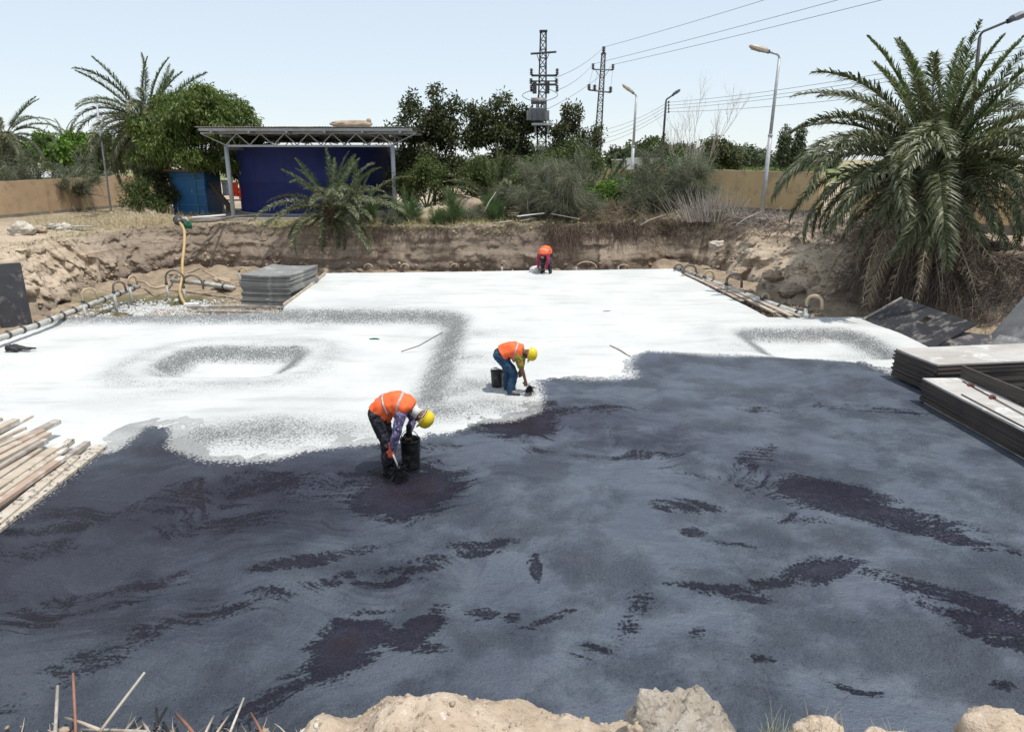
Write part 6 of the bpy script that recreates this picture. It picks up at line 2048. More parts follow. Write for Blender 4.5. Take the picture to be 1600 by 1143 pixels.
TREES = [
    (678, 300, 41, [(-.3, 0, 3.6, 1.7, 1.5, 1.5), (.5, .2, 4.7, 1.2, 1.2, 1.2), (-.7, 0, 5.3, .8, .8, 1.0), (.9, 0, 2.4, 1.4, 1.4, 1.1), (-.2, 0, 2.0, 1.6, 1.4, 1.0), (.2, 0, 6.0, .5, .5, .7), (-1.5, 0, 4.4, .8, .8, .9), (1.2, 0, 5.2, .35, .4, .8)], 9500, 'leaf_dark', 'loose dark tree just right of the canopy with upright shoots', .27, .10),
    (783, 300, 43, [(-.4, 0, 3.7, 1.8, 1.6, 1.4), (.6, .2, 4.6, 1.5, 1.3, 1.2), (-.9, 0, 5.0, .9, .9, .9), (1.0, 0, 3.0, 1.6, 1.4, 1.2), (.1, 0, 5.7, .7, .7, .7), (1.7, 0, 4.6, .8, .8, .8), (-1.7, 0, 3.9, .8, .8, .9)], 9500, 'leaf_dark', 'loose dark tree immediately left of the transformer pole', .27, .10),
    (893, 300, 45, [(0, 0, 3.2, 1.5, 1.4, 1.2), (-.5, .2, 4.3, 1.0, 1.0, 1.0), (-.1, 0, 5.4, .45, .5, .9), (.9, 0, 3.6, .8, .8, 1.0), (-.9, 0, 3.0, 1.1, 1.1, 1.0), (1.2, 0, 4.2, .45, .5, .7)], 7500, 'leaf_dark', 'pointed dark tree between the transformer pole and the slender pole', .22, .09),
    (668, 320, 37.5, [(0, 0, 1.3, 1.2, 1.0, .9), (.3, 0, 2.1, .8, .8, .7), (-.6, 0, 1.6, .6, .6, .6)], 6500, 'leaf_mid', 'yellow green bush in front of the tree right of the canopy', .15, .06),
    (640, 310, 39.5, [(0, 0, 1.6, 1.0, 1.0, 1.2), (.5, 0, 2.6, .8, .8, .8)], 4500, 'leaf_dark', 'dark bush directly behind the right canopy post', .17, .07),
    (755, 300, 41, [(0, 0, 1.8, 1.6, 1.2, 1.3), (-1.2, 0, 1.5, 1.0, 1, 1.0)], 6500, 'leaf_dark', 'dark bush behind the spreading low palm', .18, .08),
    (812, 318, 37.5, [(0, 0, 1.3, 1.0, .9, 1.0), (.5, 0, 1.9, .6, .6, .7)], 4000, 'leaf_mid', 'yellowish bush between the low palm and the transformer pole', .14, .06),
    (868, 300, 42, [(0, 0, 2.0, 1.4, 1.2, 1.4), (1.2, 0, 2.4, 1.0, 1, 1.1)], 6500, 'leaf_mid', 'green bush behind the large grey green feathery bushes', .17, .08),
    (985, 290, 45.5, [(0, 0, 1.5, 1.5, 1.2, 1.2), (1.6, 0, 1.3, 1.2, 1, 1.0)], 5500, 'leaf_mid', 'green bush against the wall under the white cabins', .17, .08),
    (728, 320, 39, [(0, 0, 1.4, 1.1, 1.0, .8), (.6, 0, 1.9, .9, .8, .8)], 4500, 'leaf_mid', 'olive green bush between the two dark trees', .15, .06),
    (845, 320, 40, [(0, 0, 1.8, 1.3, 1.0, 1.1), (-.7, 0, 1.5, .9, .8, .9), (.8, 0, 1.4, .9, .8, .8)], 6500, 'leaf_mid', 'olive bush around the foot of the transformer pole', .15, .06),
    (950, 318, 36, [(0, 0, 1.0, 1.0, .8, .65), (-.6, 0, .8, .6, .6, .5), (.5, 0, 1.25, .6, .6, .5)], 4500, 'leaf_bright', 'bright green bush near the bank right of the transformer pole', .17, .09),
    (222, 330, 38, [(0, 0, 1.0, 1.0, .8, .8), (.6, 0, .7, .8, .7, .6), (-.2, 0, 1.7, .6, .6, .5)], 5500, 'leaf_mid', 'dark green shrub at the end of the left wall, below the palm', .13, .06),
    (262, 335, 40, [(0, 0, 1.0, .9, .8, .8), (-.3, 0, 1.9, .9, .8, .7)], 4500, 'leaf_dark', 'dark shrub in the shade left of the blue cabin', .15, .07),
    (395, 310, 44, [(0, 0, 2.0, 1.4, 1, 1.6), (.8, 0, 2.6, .9, .9, 1.2), (-.6, 0, 3.2, 1.0, 1, 1.0)], 6500, 'leaf_mid', 'yellow green tree seen between the canopy post and the tank', .18, .08),
    (85, 262, 62, [(0, 0, 3.4, 2.6, 2, 1.9), (-2.4, 0, 3.0, 2, 1.6, 1.7), (2.2, 0, 3.6, 2.4, 1.8, 1.9), (4.0, 0, 3.1, 1.8, 1.5, 1.5)], 14000, 'leaf_bright', 'bright green trees behind the middle of the left wall', .38, .22),
    (180, 270, 56, [(0, 0, 2.9, 2.2, 1.8, 1.6), (1.9, 0, 3.4, 1.8, 1.5, 1.6), (-1.6, 0, 2.6, 1.6, 1.5, 1.3)], 9000, 'leaf_mid', 'green tree behind the left wall where the palm fronds droop', .3, .16),
    (1070, 262, 50, [(0, 0, 1.8, 1.6, 1, 1.2), (1.2, 0, 1.6, 1.0, 1, .9)], 5000, 'leaf_feather', 'green bush against the yellow wall under the bare branches', .2, .08),
    (1045, 262, 54, [(0, 0, 2.2, 1.6, 1, 1.1)], 3500, 'leaf_mid', 'green bush peeping over the wall below the dark lamp post', .2, .09),
    (600, 325, 43, [(0, 0, 1.8, 1.2, 1, 1.2)], 2500, 'leaf_dark', 'dark bush between the tank and the right canopy post', .18, .08)]
for u, v, Y, bl, n, lm, lab, L, W_ in TREES:
    if lab.startswith(('loose', 'pointed')): bl = [(a * 1.08, b, c * 1.05, d * 1.0, e, f * .95) for a, b, c, d, e, f in bl] + [(random.uniform(-1.8, 1.8), 0, random.uniform(4.3, 5.9), .22, .25, .8) for _ in range(5)]; n = int(n * .9)
    elif 'left' not in lab and Y < 45: bl = [(a * 1.15, b, c * 1.2, d * 1.15, e, f * 1.2) for a, b, c, d, e, f in bl]; n = int(n * 1.3)
    p = at(u, v, Y=Y)
    make_tree('bush' if 'bush' in lab or 'shrub' in lab else 'tree', (p.x, Y, 1.45), bl, n, L, W_, lm, lab, 'bush' if 'bush' in lab or 'shrub' in lab else 'tree', trunk_r=.10, fork=.2, clump=12, clump_r=.3, shell=.3, droop=.25, lump=7)


def feather_bush(name, u, v, Y, w_, h, n, lm, label, L=.5, up=.9, wid=.006, droop=.45, z=None, dens=1, cat='bush', clumps=14):
    p = at(u, v, Y=Y); z = gz(p.x, Y) if z is None else z
    t = empty(name, (p.x, Y, z - .05), 0, label, cat)
    mb = MB(); tips = []
    clumps = int(clumps * (1.6 if w_ > 1 else 1))
    for i in range(clumps):
        a = random.uniform(0, 6.28); f = random.random() ** .5
        tips.append(Vector((math.cos(a) * w_ * f * random.uniform(.7, 1.2), math.sin(a) * w_ * .7 * f, h * (1.08 - .6 * f * f) * random.uniform(.35, 1.08))))
        mb.tube([(0, 0, 0), tips[-1] * .5 + Vector((0, 0, h * .1)), tips[-1]], [.02, .012, .004], 4, cap=False)
    mb.build('stems', M['trunk'], t)
    P = []; D = []
    for q_ in range(n):
        tp = tips[int(len(tips) * random.random() ** 1.3)]; f = random.uniform(.12, 1) ** .55
        q = Vector((tp.x * f, tp.y * f, tp.z * f)); P.append(q); D.append(Vector((tp.x * .8 / max(.3, w_), tp.y * .8 / max(.3, w_), up)))
    P = np.array(P) + rng.normal(size=(n, 3)) * (.045 * min(h, 2.2)); D = np.array(D) + rng.normal(size=(n, 3)) * .42
    V, F, T = strand_arrays(P, D, rng.uniform(.5, 1.2, n) * L, wid, droop, 3, 2, wind=.15)
    V[:, 2] = np.maximum(V[:, 2], -.1)
    T = np.clip(T * .7 + .3 * np.sin(np.repeat(P[:, 2] * 3 + P[:, 0] * 4, len(T) // n)) ** 2, 0, 1)
    np_obj('sprays', V, F, M[lm], t, fattrs={'tint': T})
    if lm == 'leaf_olive' and h > 1.5:                   # dried sprays among the live ones
        m = n // 5; k = rng.choice(n, m)
        V, F, T = strand_arrays(P[k] - [0, 0, .1], D[k] + rng.normal(size=(m, 3)) * .3, rng.uniform(.5, 1.1, m) * L, wid, droop * 1.4, 3, 2, wind=.2)
        np_obj('dry_sprays', V, F, M['leaf_dry'], t, fattrs={'tint': T})
    return t


FB = [(583, 345, 33.6, .5, 1.5, 1900, 'leaf_feather', 'feathery green bush right of the young palm before the tank', .5, 1.5),
      (612, 350, 33.2, .8, .7, 1500, 'leaf_olive', 'low grey green tuft on the bank edge by the right canopy post', .4, .6),
      (640, 345, 33.8, .75, 1.6, 2300, 'leaf_feather', 'feathery green bush standing right of the right canopy post', .55, 1.2),
      (680, 352, 33.0, .45, 1.1, 1300, 'leaf_feather', 'small feathery bush left of two in front of the sand heap', .45, 1.4),
      (706, 352, 33.2, .6, 1.5, 1900, 'leaf_feather', 'feathery bush, taller of two in front of the sand heap', .5, 1.4),
      (769, 345, 33.6, .7, 1.35, 2200, 'leaf_feather', 'feathery green bush below the spreading low palm', .5, 1.1),
      (740, 350, 34.0, 1.2, .8, 1500, 'leaf_olive', 'low dry grey green growth between two feathery bushes', .45, .6),
      (845, 340, 34.2, 2.0, 3.3, 10500, 'leaf_olive', 'large grey green feathery bush above the far worker, left part', .7, .6),
      (885, 345, 33.6, 1.6, 3.0, 9500, 'leaf_olive', 'large drooping grey green bush above the far worker, right part', .75, .5),
      (905, 325, 37, 2.2, 3.8, 9500, 'leaf_olive', 'pale grey green feathery bush behind the drooping ones', .7, .7),
      (972, 345, 34.0, 1.1, 1.1, 2200, 'leaf_dry', 'brownish dry bush right of the bright green bush', .6, .5),
      (1005, 340, 34.8, 1.6, 2.3, 8000, 'leaf_olive', 'dark grey green bush at the foot of the leaning lamp post', .7, .6),
      (1045, 335, 36, 2.3, 3.7, 17000, 'leaf_olive', 'biggest dark feathery bush in front of the yellow wall', .7, .6),
      (1075, 345, 34.6, 1.3, 3.0, 8000, 'leaf_olive', 'dark feathery bush next to the pale sticks', .6, .6),
      (935, 348, 33.2, .9, .7, 1300, 'leaf_dry', 'dry brown tuft on the bank above the right of the far worker', .5, .4),
      (60, 272, 44, 3.6, 2.1, 5200, 'leaf_olive', 'grey green feathery bushes behind the left wall', 1.0, 1.0),
      (20, 272, 45, 2.6, 2.3, 3600, 'leaf_olive', 'grey green feathery bush behind the wall at the left frame edge', 1.0, 1.0),
      (120, 272, 47, 2.6, 1.9, 3200, 'leaf_olive', 'grey green feathery bush behind the wall left of the thin pole', 1.0, 1.0)]
for u, v, Y, w_, h, n, lm, lab, L, up in FB:
    zz0 = 1.9 if Y > 43 else None
    feather_bush('feathery_bush', u, v, Y, w_, h * (1.3 if Y > 43 else 1), n, lm, lab, L, up, wid=.007 if Y < 43 else .018, z=zz0, clumps=20)

# bare tree in front of the wall
p = at(1066, 300, Y=44); t = empty('bare_tree', (p.x, 44, 1.6), 0, 'leafless pale tree with thin twigs, right of the dark lamp post', 'tree')
mb = MB(); tw = MB()
def twig(a, d, L, r, lev):
    a = Vector(a); d = Vector(d).normalized(); pts = [a]; q = a; dd = d.copy()
    for k in range(5):
        dd = (dd + Vector((random.uniform(-.18, .18), random.uniform(-.18, .18), .08))).normalized(); q = q + dd * L / 5; pts.append(q)
    (mb if lev < 2 else tw).tube(pts, [r * (1 - .14 * i) for i in range(6)], 5, cap=False)
    if lev < 3:
        for k in range(6 if lev else 5):
            i = random.randint(1, 4); twig(pts[i], dd + Vector((random.uniform(-1, 1), random.uniform(-.8, .8), random.uniform(-.1, .7))) * .8, L * random.uniform(.35, .6), r * .5, lev + 1)
for dx in (-.6, .1, .8, 1.3): twig((dx * .4, 0, 0), (dx * .25, 0, 1), random.uniform(4.2, 5.6), .03, 0)
mb.build('trunk', M['deadwood'], t); tw.build('twigs', M['deadwood'], t)

# ------------------------------------------------------------------ dry growth, roots, rubble
def stuff_strands(name, P, D, L, W_, droop, m, seg=4, sides=3, wind=.2):
    V, F, T = strand_arrays(P, D, L, W_, droop, seg, sides, wind)
    return tag(strands(name, M[m], (V, F, T)), kind='stuff')


# sheaf of pale sticks by the wall
p = at(1112, 330, Y=33); z = gz(p.x, 33)
n = 420; P = np.column_stack([p.x + rng.normal(size=n) * .75, 33 + rng.normal(size=n) * .4, np.full(n, z)])
D = np.column_stack([(P[:, 0] - p.x) * .5 + .1 * rng.normal(size=n), .25 * rng.normal(size=n) - .2, np.full(n, 1.3)])
st_ = strands('stick_sheaf', M['deadwood'], strand_arrays(P, D, rng.uniform(.5, 1.9, n), .014, .15, 3, 3, .1))
tag(st_, 'sheaf of pale bare sticks fanning up in front of the yellow wall', 'brushwood')
# dead brush draped over the banks
def brush_on(box, n, L, W_, m, name, droop=.6, up=.35, flat=.5):
    P = ground_pts(n, box); 
    if len(P) == 0: return
    D = unit(len(P), up, flat)
    stuff_strands(name, P + [0, 0, .02], D, rng.uniform(.4, 1.3, len(P)) * L, W_, droop, m, 4, 3)
brush_on((3.5, 12, 30, 35, 1.0, 3), 3200, .7, .010, 'brush', 'dry_brush')
brush_on((1.2, 8, 30.5, 33.5, 1.0, 2.4), 1500, .7, .010, 'root', 'root_tangle', .9, 0)
brush_on((8.5, 16, 22, 34, 1.5, 3.2), 5200, .8, .011, 'brush', 'dry_brush')
brush_on((9.5, 14.5, 23, 33, 1.8, 3.2), 2200, .7, .011, 'deadwood', 'dry_brush', .5)
brush_on((10.8, 16.5, 17.5, 23.5, .3, 3), 3600, 1.1, .012, 'brush', 'dead_frond_litter', .8)
# hanging roots on the back bank
for (x0, x1, n, L, m) in ((-9, 9.5, 1500, .45, 'root'), (1.5, 9.5, 1500, .85, 'root'), (1.5, 9.5, 900, .8, 'brush'), (-7, -2, 500, .55, 'root')):
    P = ground_pts(n, (x0, x1, 30.8, 33.4, 1.05, 2.0))
    P = P[fbm(P * [1, 1, 0], .9, 3, .6, x0) > (.05 if x1 > 8 else .25)]
    if len(P):
        D = np.column_stack([rng.normal(size=len(P)) * .7, -1.0 + 0 * P[:, 0], rng.normal(size=len(P)) * .3 + .1])
        stuff_strands('hanging_roots', P + [0, -.02, 0], D, rng.uniform(.3, 1.2, len(P)) * L, .009, 1.5, m)
# skirt of dead rachises below the big palm
n = 650
a = rng.uniform(math.pi * .75, math.pi * 1.75, n)
P = np.column_stack([pP.x + np.cos(a) * .5, 22.6 + np.sin(a) * .5, gzp + rng.uniform(.2, 1.5, n)])
D = np.column_stack([np.cos(a), np.sin(a), rng.uniform(-.6, .7, n)]) + rng.normal(size=(n, 3)) * .35
stuff_strands('dead_frond_stalks', P, D, rng.uniform(.8, 2.9, n), .013, .75, 'brush', 6, 3, .12)
n = 900
P = ground_pts(n, (10.3, 13.4, 20.5, 23.5, 1.0, 2.6)); D = np.column_stack([-.5 + .4 * rng.normal(size=n), -.8 + .3 * rng.normal(size=n), .1 * rng.normal(size=n)])
stuff_strands('dead_frond_stalks', P + [0, 0, .1], D, rng.uniform(.8, 2.2, n), .012, 1.1, 'brush', 5, 3, .12)
# litter of sticks on top of the back bank near the worker
for i, (u0, v0, u1, v1, m, lab) in enumerate([(808, 338, 850, 333, 'white_panel', 'pale board lying on the bank top above the far worker'), (812, 345, 836, 340, 'wood_grey', 'grey board under the pale one on the bank top'), (862, 334, 905, 342, 'deadwood', 'crooked pale branch on the bank top right of the boards'),
        (740, 352, 800, 345, 'deadwood', 'long dry stalk on the bank top left of the boards'), (757, 330, 775, 300, 'deadwood', 'thin pale stick leaning up against the low palm'), (1000, 352, 1040, 335, 'deadwood', 'forked pale branch on the bank left of the stick sheaf'), (1150, 352, 1190, 330, 'deadwood', 'thin branch lying by the tall lamp post')]):
    Y0 = 32.4 if u0 < 1100 else 29; a, b = at(u0, v0, Y=Y0), at(u1, v1, Y=Y0 + .3)
    if 'board' in lab: board('board', a, b, .2, .03, M[m], lab, 'board')
    else: tag(MB().tube([a, a.lerp(b, .4) + Vector((0, 0, .06)), b], [.03, .022, .01], 6).build('branch', M[m], None, True), lab, 'branch')

# pale boulders and heaps on the back bank
p = at(690, 335, Y=34.5); rock('sand_heap', (p.x, 34.5, gz(p.x, 34.5) + .1), (1.2, .9, .7), M['sand'], 'pale sand heap behind the small feathery bushes', 'heap', 1, amp=.12)
p = at(735, 300, Y=36.5); rock('earth_heap', (p.x, 36.5, 1.9), (1.2, .8, .7), M['rubble'], 'brown earth heap between the yellow green bush and the low palm', 'heap', 2, amp=.2)
for i, (u, v, Y, s, lab) in enumerate([(391, 343, 35.8, .13, 'small white stone at the foot of the tank, right of the left canopy post'), (30, 345, 30, .5, 'pale lump of earth by the left frame edge'), (90, 335, 33, .22, 'white chunk of debris in front of the left wall'), (78, 333, 33.4, .18, 'reddish brown chunk of debris left of the white one'),
        (100, 343, 32, .35, 'flat pale slab of rubble in front of the left wall'), (60, 350, 30.6, .3, 'brownish rubble lump on the left shelf'), (345, 431, 28.5, .35, 'brown clod beside the short header pipe'), (353, 436, 28.2, .28, 'smaller brown clod left of the plywood stack')]):
    p = at(u, v, Y=Y); zz_ = gz(p.x, Y) if v < 400 else -.45
    rock('stone', (p.x, Y, zz_ + s * .25), (s, s * .8, s * .6), M['white_stone' if 'white' in lab or 'pale' in lab else 'rubble'], lab, 'stone', 20 + i, amp=.3)
p = at(115, 340, Y=33.6)
for i in range(5):
    a = Vector((p.x - 1.2 + i * .55, 32.5 + random.uniform(-.4, .6), 0)); a.z = gz(a.x, a.y) + .08 + .03 * i
    board('broken_slab', a, a + Vector((random.uniform(.4, .8), random.uniform(-.2, .2), random.uniform(-.02, .08))), .4, .05, M['wood_grey'] if i % 2 else M['concrete'], ['first', 'second', 'third', 'fourth', 'fifth'][i] + ' flat broken piece from the left in the debris below the ochre wall', 'debris')
# pump fittings at the head of the yellow hose
p = at(300, 340, Y=33)
tag(MB().tube([at(300, 340, Y=33), at(330, 338, Y=33.5), at(352, 336, Y=34)], .05, 8).build('pipe', M['white_panel'], None, True), 'white pipe lying on the ground left of the canopy post', 'pipe')
tag(MB().tube([at(300, 346, Y=32), at(335, 345, Y=33), at(362, 339, Y=34.5), at(400, 336, Y=36)], .06, 8).build('pipe', M['hose_grey'], None, True), 'dark pipe running along the ground towards the tank', 'pipe')
g = at(293, 350, Y=31.4); mb = MB().tube([g - Vector((0, 0, .2)), g + Vector((0, 0, .12)), g + Vector((0, 0, .16))], [.17, .17, .07], 12)
tag(mb.build('green_can', M['green_cloth'], None, True), 'green container beside the head of the yellow hose', 'can')
t = empty('pump', at(278, 343, Y=31.3), 0, 'small dark pump at the head of the yellow hose', 'pump')
MB().ball((0, 0, 0), (.22, .18, .18), 14, 8).build('motor', M['steel_dark'], t, True); MB().tube([(.1, 0, 0), (.35, 0, .05), (.45, 0, -.1)], .07, 10).build('outlet', M['steel_grey'], t, True)

# grass
P = ground_pts(5200, (-26, -13, 33, 44, 1.2, 2.4)); P = P[(P[:, 0] + 20) ** 2 / 16 + (P[:, 1] - 38) ** 2 / 20 < 1.4]
stuff_strands('dry_grass', P, unit(len(P), 1.4), rng.uniform(.2, .6, len(P)), .009, .25, 'straw', 3, 2)
P = ground_pts(2500, (-24, -8, 30, 44, 1.2, 2.4)); stuff_strands('green_grass', P, unit(len(P), 1.2), rng.uniform(.1, .3, len(P)), .008, .25, 'grass', 2, 2)
P = ground_pts(2600, (-20, -13.5, 20, 32, 1.2, 2.2)); k = fbm(P * [1, 1, 0], .5, 2) > .15; P = P[k]
stuff_strands('green_grass', P, unit(len(P), 1.0), rng.uniform(.05, .18, len(P)), .007, .2, 'grass', 2, 2)
P = ground_pts(9000, (-12, 10, 31.8, 48, 1.3, 2.6)); stuff_strands('weeds', P, unit(len(P), 1.0), rng.uniform(.15, .5, len(P)), .010, .3, 'grass', 2, 2)
P = ground_pts(5000, (-9, 10, 31.5, 42, 1.3, 2.6)); stuff_strands('dry_grass', P, unit(len(P), .8), rng.uniform(.15, .5, len(P)), .008, .3, 'straw', 3, 2)
P = ground_pts(500, (13, 16, 17, 20, 1.2, 2.6)); stuff_strands('green_grass', P, unit(len(P), 1.0), rng.uniform(.1, .4, len(P)), .007, .5, 'grass', 3, 2)
# algae-like growth at the muddy corner, gravel
c = at(225, 480, -.55)
n = 2600; P = np.column_stack([c.x + rng.normal(size=n) * 1.6, c.y + rng.normal(size=n) * 1.1, np.full(n, -.6)]); P = P[fbm(P, .8, 2) > -.1]
stuff_strands('waterweed', P, unit(len(P), .6), rng.uniform(.04, .12, len(P)), .010, .1, 'grass', 2, 2)
cg = at(225, 487, -.55); n = 5200; P = np.column_stack([cg.x + .4 + rng.normal(size=n) * 1.1, cg.y + .2 + rng.normal(size=n) * .85, np.full(n, -.60)])
k = (fbm(P, .7, 3) > -.25) & (P[:, 1] > 21.7)
stones('gravel', P[k] + [0, 0, .02], .02, .085, M['gravel_grey'])
g0 = at(380, 494, -.55); n = 6500; P = np.column_stack([rng.uniform(g0.x - 3.4, -7.4, n), rng.uniform(21.8, 24.2, n), rng.uniform(-.62, -.52, n)])
stones('gravel', P, .02, .06, M['gravel'])
# clods along the foot of the banks and on the shelf
P = ground_pts(500, (-17.5, -13, 19, 34, -.8, .2)); stones('clods', P, .02, .13, M['rubble'])
P = ground_pts(900, (-19, -13.5, 19, 34, 1.2, 2.4)); stones('clods', P, .012, .06, M['rubble'])
P = ground_pts(350, (-16, 8, 31, 34, -.8, 0)); stones('clods', P, .03, .12, M['rubble'])
P = ground_pts(1500, (7.8, 13.5, 19.5, 31, -.6, 2.4)); stones('clods', P, .02, .13, M['rubble'])
P = ground_pts(2200, (-10, 10, 31.4, 34, 1.2, 2.4)); stones('clods', P, .02, .10, M['rubble'])
n = 1800; P = np.column_stack([rng.uniform(7.4, 9.8, n), rng.uniform(21, 30, n), np.full(n, -.15)]); stones('clods', P, .02, .10, M['rubble'])
# bigger rocks on the right slope
for i, (u, v, Y, s, lab) in enumerate([(1120, 382, 30.2, .22, 'pale jagged block high on the right slope beside the dark hollow'), (1175, 395, 28.2, .2, 'grey white rock in the middle of the right slope'), (1155, 425, 27.6, .2, 'tan rock low on the right slope above the hoses'),
        (1210, 430, 25.6, .28, 'large tan rock above the tall dark hose loop'), (1235, 455, 24.2, .3, 'brown rock near the foot of the right slope'), (1275, 440, 24.0, .25, 'brown rock below the palm litter')]):
    p = at(u, v, Y=Y); rock('rock', (p.x, Y, p.z), (s * 1.3, s, s * .8), M['white_stone'] if i < 2 else M['rubble'], lab, 'rock', 40 + i, amp=.35)

# ------------------------------------------------------------------ foreground: spoil heap, boulder, stones, grass, sticks
def spoil(outline, y0, z0, name, m, label=None, cat=None, kind=None, seed=0, depth=1.4, h=1.0, amp=.05):
    """heap whose crest follows world points; slopes down on both sides"""
    C = np.array(outline); xs = np.linspace(C[0, 0], C[-1, 0], 150)
    zc = np.interp(xs, C[:, 0], C[:, 1]); nv = 90; VS = []
    for j in range(nv):
        t_ = j / (nv - 1) * 2 - 1                        # -1 back (towards camera) .. 1 front
        y = y0 + t_ * depth * .5
        fall = (abs(t_) ** 1.7) * h if t_ > 0 else (abs(t_) ** 2.4) * h * .55
        VS.append(np.column_stack([xs, np.full(150, y), zc - fall]))
    V = np.vstack(VS); V[:, 2] += amp * fbm(V * [1, 1, 0], 3, 5, .6, seed); V[:, 1] += .6 * amp * fbm(V * [1, 1, 0], 4, 3, .6, seed + 5)
    F = []
    for j in range(nv - 1):
        for i in range(149): F.append((j * 150 + i, j * 150 + i + 1, (j + 1) * 150 + i + 1, (j + 1) * 150 + i))
    o = np_obj(name, V, F, m, None, smooth=True); tag(o, label, cat, None, kind); return o, V


def mk_spoil():
    t = NT('spoil earth'); n1 = t.noise(3, 6, .65); n2 = t.noise(22, 5, .65); n3 = t.noise(70, 3, .6)
    col = t.mix(t.maprange(n1, .35, .65), (.53, .43, .33), (.40, .31, .225))
    col = t.mix(t.maprange(n2, .56, .7), col, (.24, .19, .14)); col = t.mix(t.math('MULTIPLY', t.maprange(n2, .40, .34), .7), col, (.66, .6, .52))
    t.set('Base Color', col); t.set('Roughness', .95); t.set('Specular IOR Level', .15)
    t.bump(t.math('ADD', n2, t.math('MULTIPLY', n3, .5)), .9, .02); return t.m


M['spoil'] = mk_spoil()
t = NT('pitted crumbly stone'); n1 = t.noise(5, 6, .65); n2 = t.noise(26, 6, .7); v_ = t.voro(34)
col = t.mix(t.maprange(n1, .35, .65), (.56, .50, .42), (.42, .36, .29)); col = t.mix(t.maprange(n2, .55, .68), col, (.16, .13, .105))
t.set('Base Color', col); t.set('Roughness', .95); t.set('Specular IOR Level', .15); t.bump(t.math('ADD', t.math('MULTIPLY', n2, -1.3), t.math('MULTIPLY', v_, .5)), 1.0, .03); M['boulder'] = t.m
Yc = 2.62
cr = [at(u, v, Y=Yc) for u, v in ((440, 1190), (480, 1145), (540, 1132), (575, 1112), (590, 1095), (615, 1086), (660, 1093), (760, 1101), (810, 1103), (860, 1116), (920, 1130), (960, 1140), (1010, 1158), (1060, 1180))]
_, SV = spoil([(p.x, p.z - .035) for p in cr], Yc, 0, 'spoil_heap', M['spoil'], 'heap of dry pale earth at the bottom edge in front of the camera', 'earth heap', None, 3, 1.9, 1.5, .055)
k = rng.choice(len(SV), 1500); stones('spoil_clods', SV[k], .003, .022, M['rubble'])
k = rng.choice(len(SV), 120); stones('spoil_pebbles', SV[k], .006, .03, M['white_stone'])
# general near bank crest so that the heap and stones stand on something
pb_ = at(1072, 1130, Y=2.5)
rock('boulder', (pb_.x - .01, 2.5, pb_.z - .11), (.225, .22, .215), M['boulder'], 'rough pale boulder at the bottom edge right of the earth heap', 'boulder', 77, amp=.36)
for i, (u, v, s, lab) in enumerate([(1275, 1150, .09, 'smooth tan stone at the bottom edge behind the dry grass'), (1570, 1160, .16, 'tan stone in the bottom right corner'), (1375, 1160, .06, 'pale stone at the bottom edge between two grass tufts'), (1010, 1140, .06, 'little rough stone against the left of the boulder'), (1410, 1168, .07, 'flat stone left of the corner stone')]):
    p = at(u, v, Y=2.45); rock('stone', (p.x, 2.45, p.z), (s * 1.2, s, s * .8), M['spoil'], lab, 'stone', 60 + i, amp=.2)
for i, (u, v, h, n, lab, m) in enumerate([(1208, 1150, .20, 40, 'pale green upright grass tuft right of the boulder', 'weed'), (1285, 1150, .17, 30, 'drooping dry grass tuft behind the tan stone', 'straw'), (1312, 1150, .13, 26, 'short straw tuft right of the drooping one', 'straw'), (1400, 1160, .16, 26, 'faint pale grass tuft near the bottom right', 'weed'), (950, 1145, .09, 14, 'tiny pale grass blades between heap and boulder', 'weed'), (1240, 1150, .07, 24, 'short brown tuft between two taller ones', 'straw')]):
    p = at(u, v, Y=2.4); n_ = n
    P = np.tile([[p.x, 2.4, p.z - .06]], (n_, 1)) + rng.normal(size=(n_, 3)) * [.02, .02, .01]
    D = unit(n_, 2.8 if i in (0, 3) else 1.9)
    o = strands('grass_tuft', M[m], strand_arrays(P, D, rng.uniform(.6, 1.25, n_) * h, .0022, .2, 5, 3, .1)); tag(o, lab, 'grass')
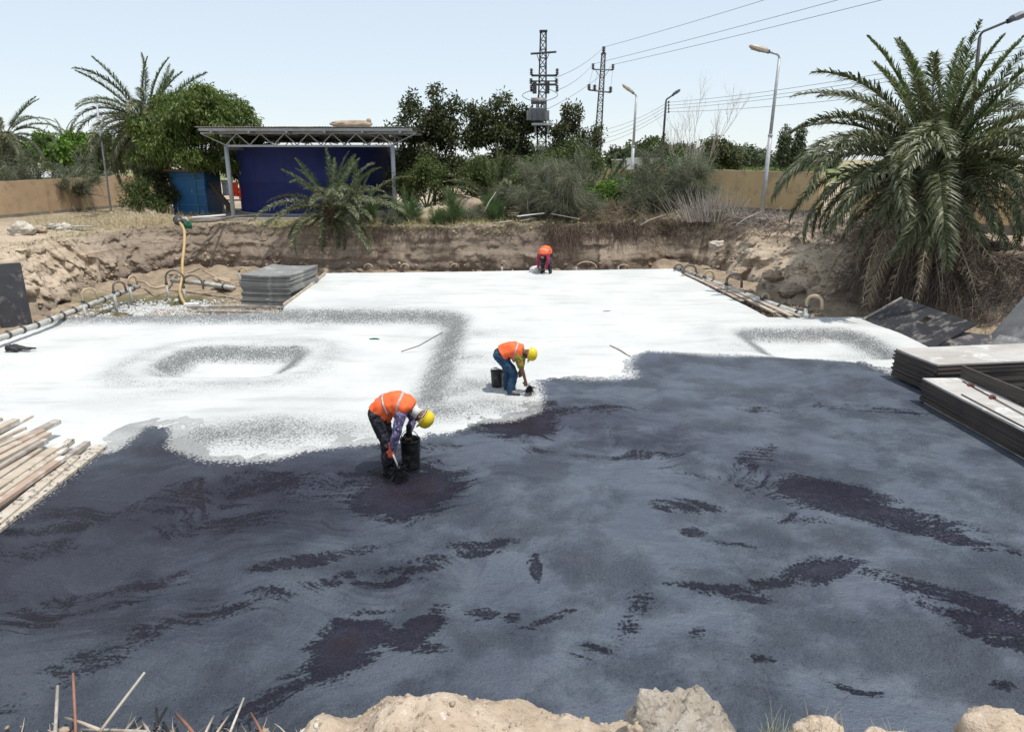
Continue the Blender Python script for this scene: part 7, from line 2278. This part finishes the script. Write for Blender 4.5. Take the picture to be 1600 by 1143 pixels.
# sticks and scrap along the near slab edge
SP = [(86, 1143, 90, 1071, .028, 'wood_grey', 'upright grey stake with a pale tip at the bottom left'), (118, 1143, 114, 1051, .022, 'stick_red', 'upright rusty rod next to the grey stake at the bottom left'), (160, 1138, 226, 1050, .024, 'wood_grey', 'long grey stick slanting up to the right at the bottom left'),
      (102, 1121, 145, 1136, .025, 'wood', 'brownish stick lying at a slant by the upright rods'), (122, 1140, 190, 1142, .028, 'wood_grey', 'grey stick lying flat along the near slab edge'), (195, 1143, 213, 1119, .022, 'wood_grey', 'short stick slanting right behind the long one'), (275, 1114, 300, 1143, .026, 'stick_red', 'rusty stick slanting down to the right'),
      (245, 1133, 260, 1105, .022, 'rod', 'black tarred stick slanting right'), (244, 1105, 245, 1130, .02, 'rod', 'black tarred stick standing upright'), (255, 1128, 262, 1143, .025, 'rod', 'black stick end with a white tip'),
      (360, 1143, 381, 1090, .020, 'wood', 'thin pale stick rising at the right of the pile of sticks'), (392, 1113, 408, 1143, .022, 'stick_red', 'rusty stick end furthest right in the pile of sticks'), (322, 1143, 334, 1118, .02, 'wood', 'pale stick among the small sticks at the bottom'), (340, 1143, 357, 1118, .02, 'wood', 'pale stick right beside another at the bottom'),
      (222, 1127, 232, 1143, .022, 'wood', 'short pale stick standing between the rods'), (212, 1143, 225, 1131, .02, 'wood', 'very short pale stick at the bottom left')]
for u0, v0, u1, v1, r_, m, lab in SP:
    ext = 1.25 if v0 >= 1138 or v1 >= 1138 else 1.0
    lo_, hi_ = ((u0, v0), (u1, v1)) if v0 > v1 else ((u1, v1), (u0, v0))
    a = at(*lo_, Y=4.35); b = at(*hi_, Y=4.75)
    a = b + (a - b) * ext * 1.2
    tag(MB().tube([a, a.lerp(b, .5) + Vector((0, .004, .004)), b], [r_ * .55, r_ * .5, r_ * .45], 7).build('stick', M[m], None, True), lab, 'stick')
n = 520; P = np.column_stack([rng.uniform(-4.2, -1.9, n), rng.uniform(4.35, 4.7, n), rng.uniform(-.1, .05, n)]); stones('edge_rubble', P, .01, .05, M['rubble'])
n = 260; P = np.column_stack([rng.uniform(-4.2, -1.7, n), rng.uniform(4.4, 4.65, n), rng.uniform(-.05, .05, n)]); stuff_strands('splinters', P, unit(n, .5), rng.uniform(.08, .25, n), .008, .1, 'wood', 2, 3)
P = np.column_stack([-5.6 + rng.normal(size=500) * 1.4, 9.2 + rng.normal(size=500) * 1.6, np.full(500, .006)]);
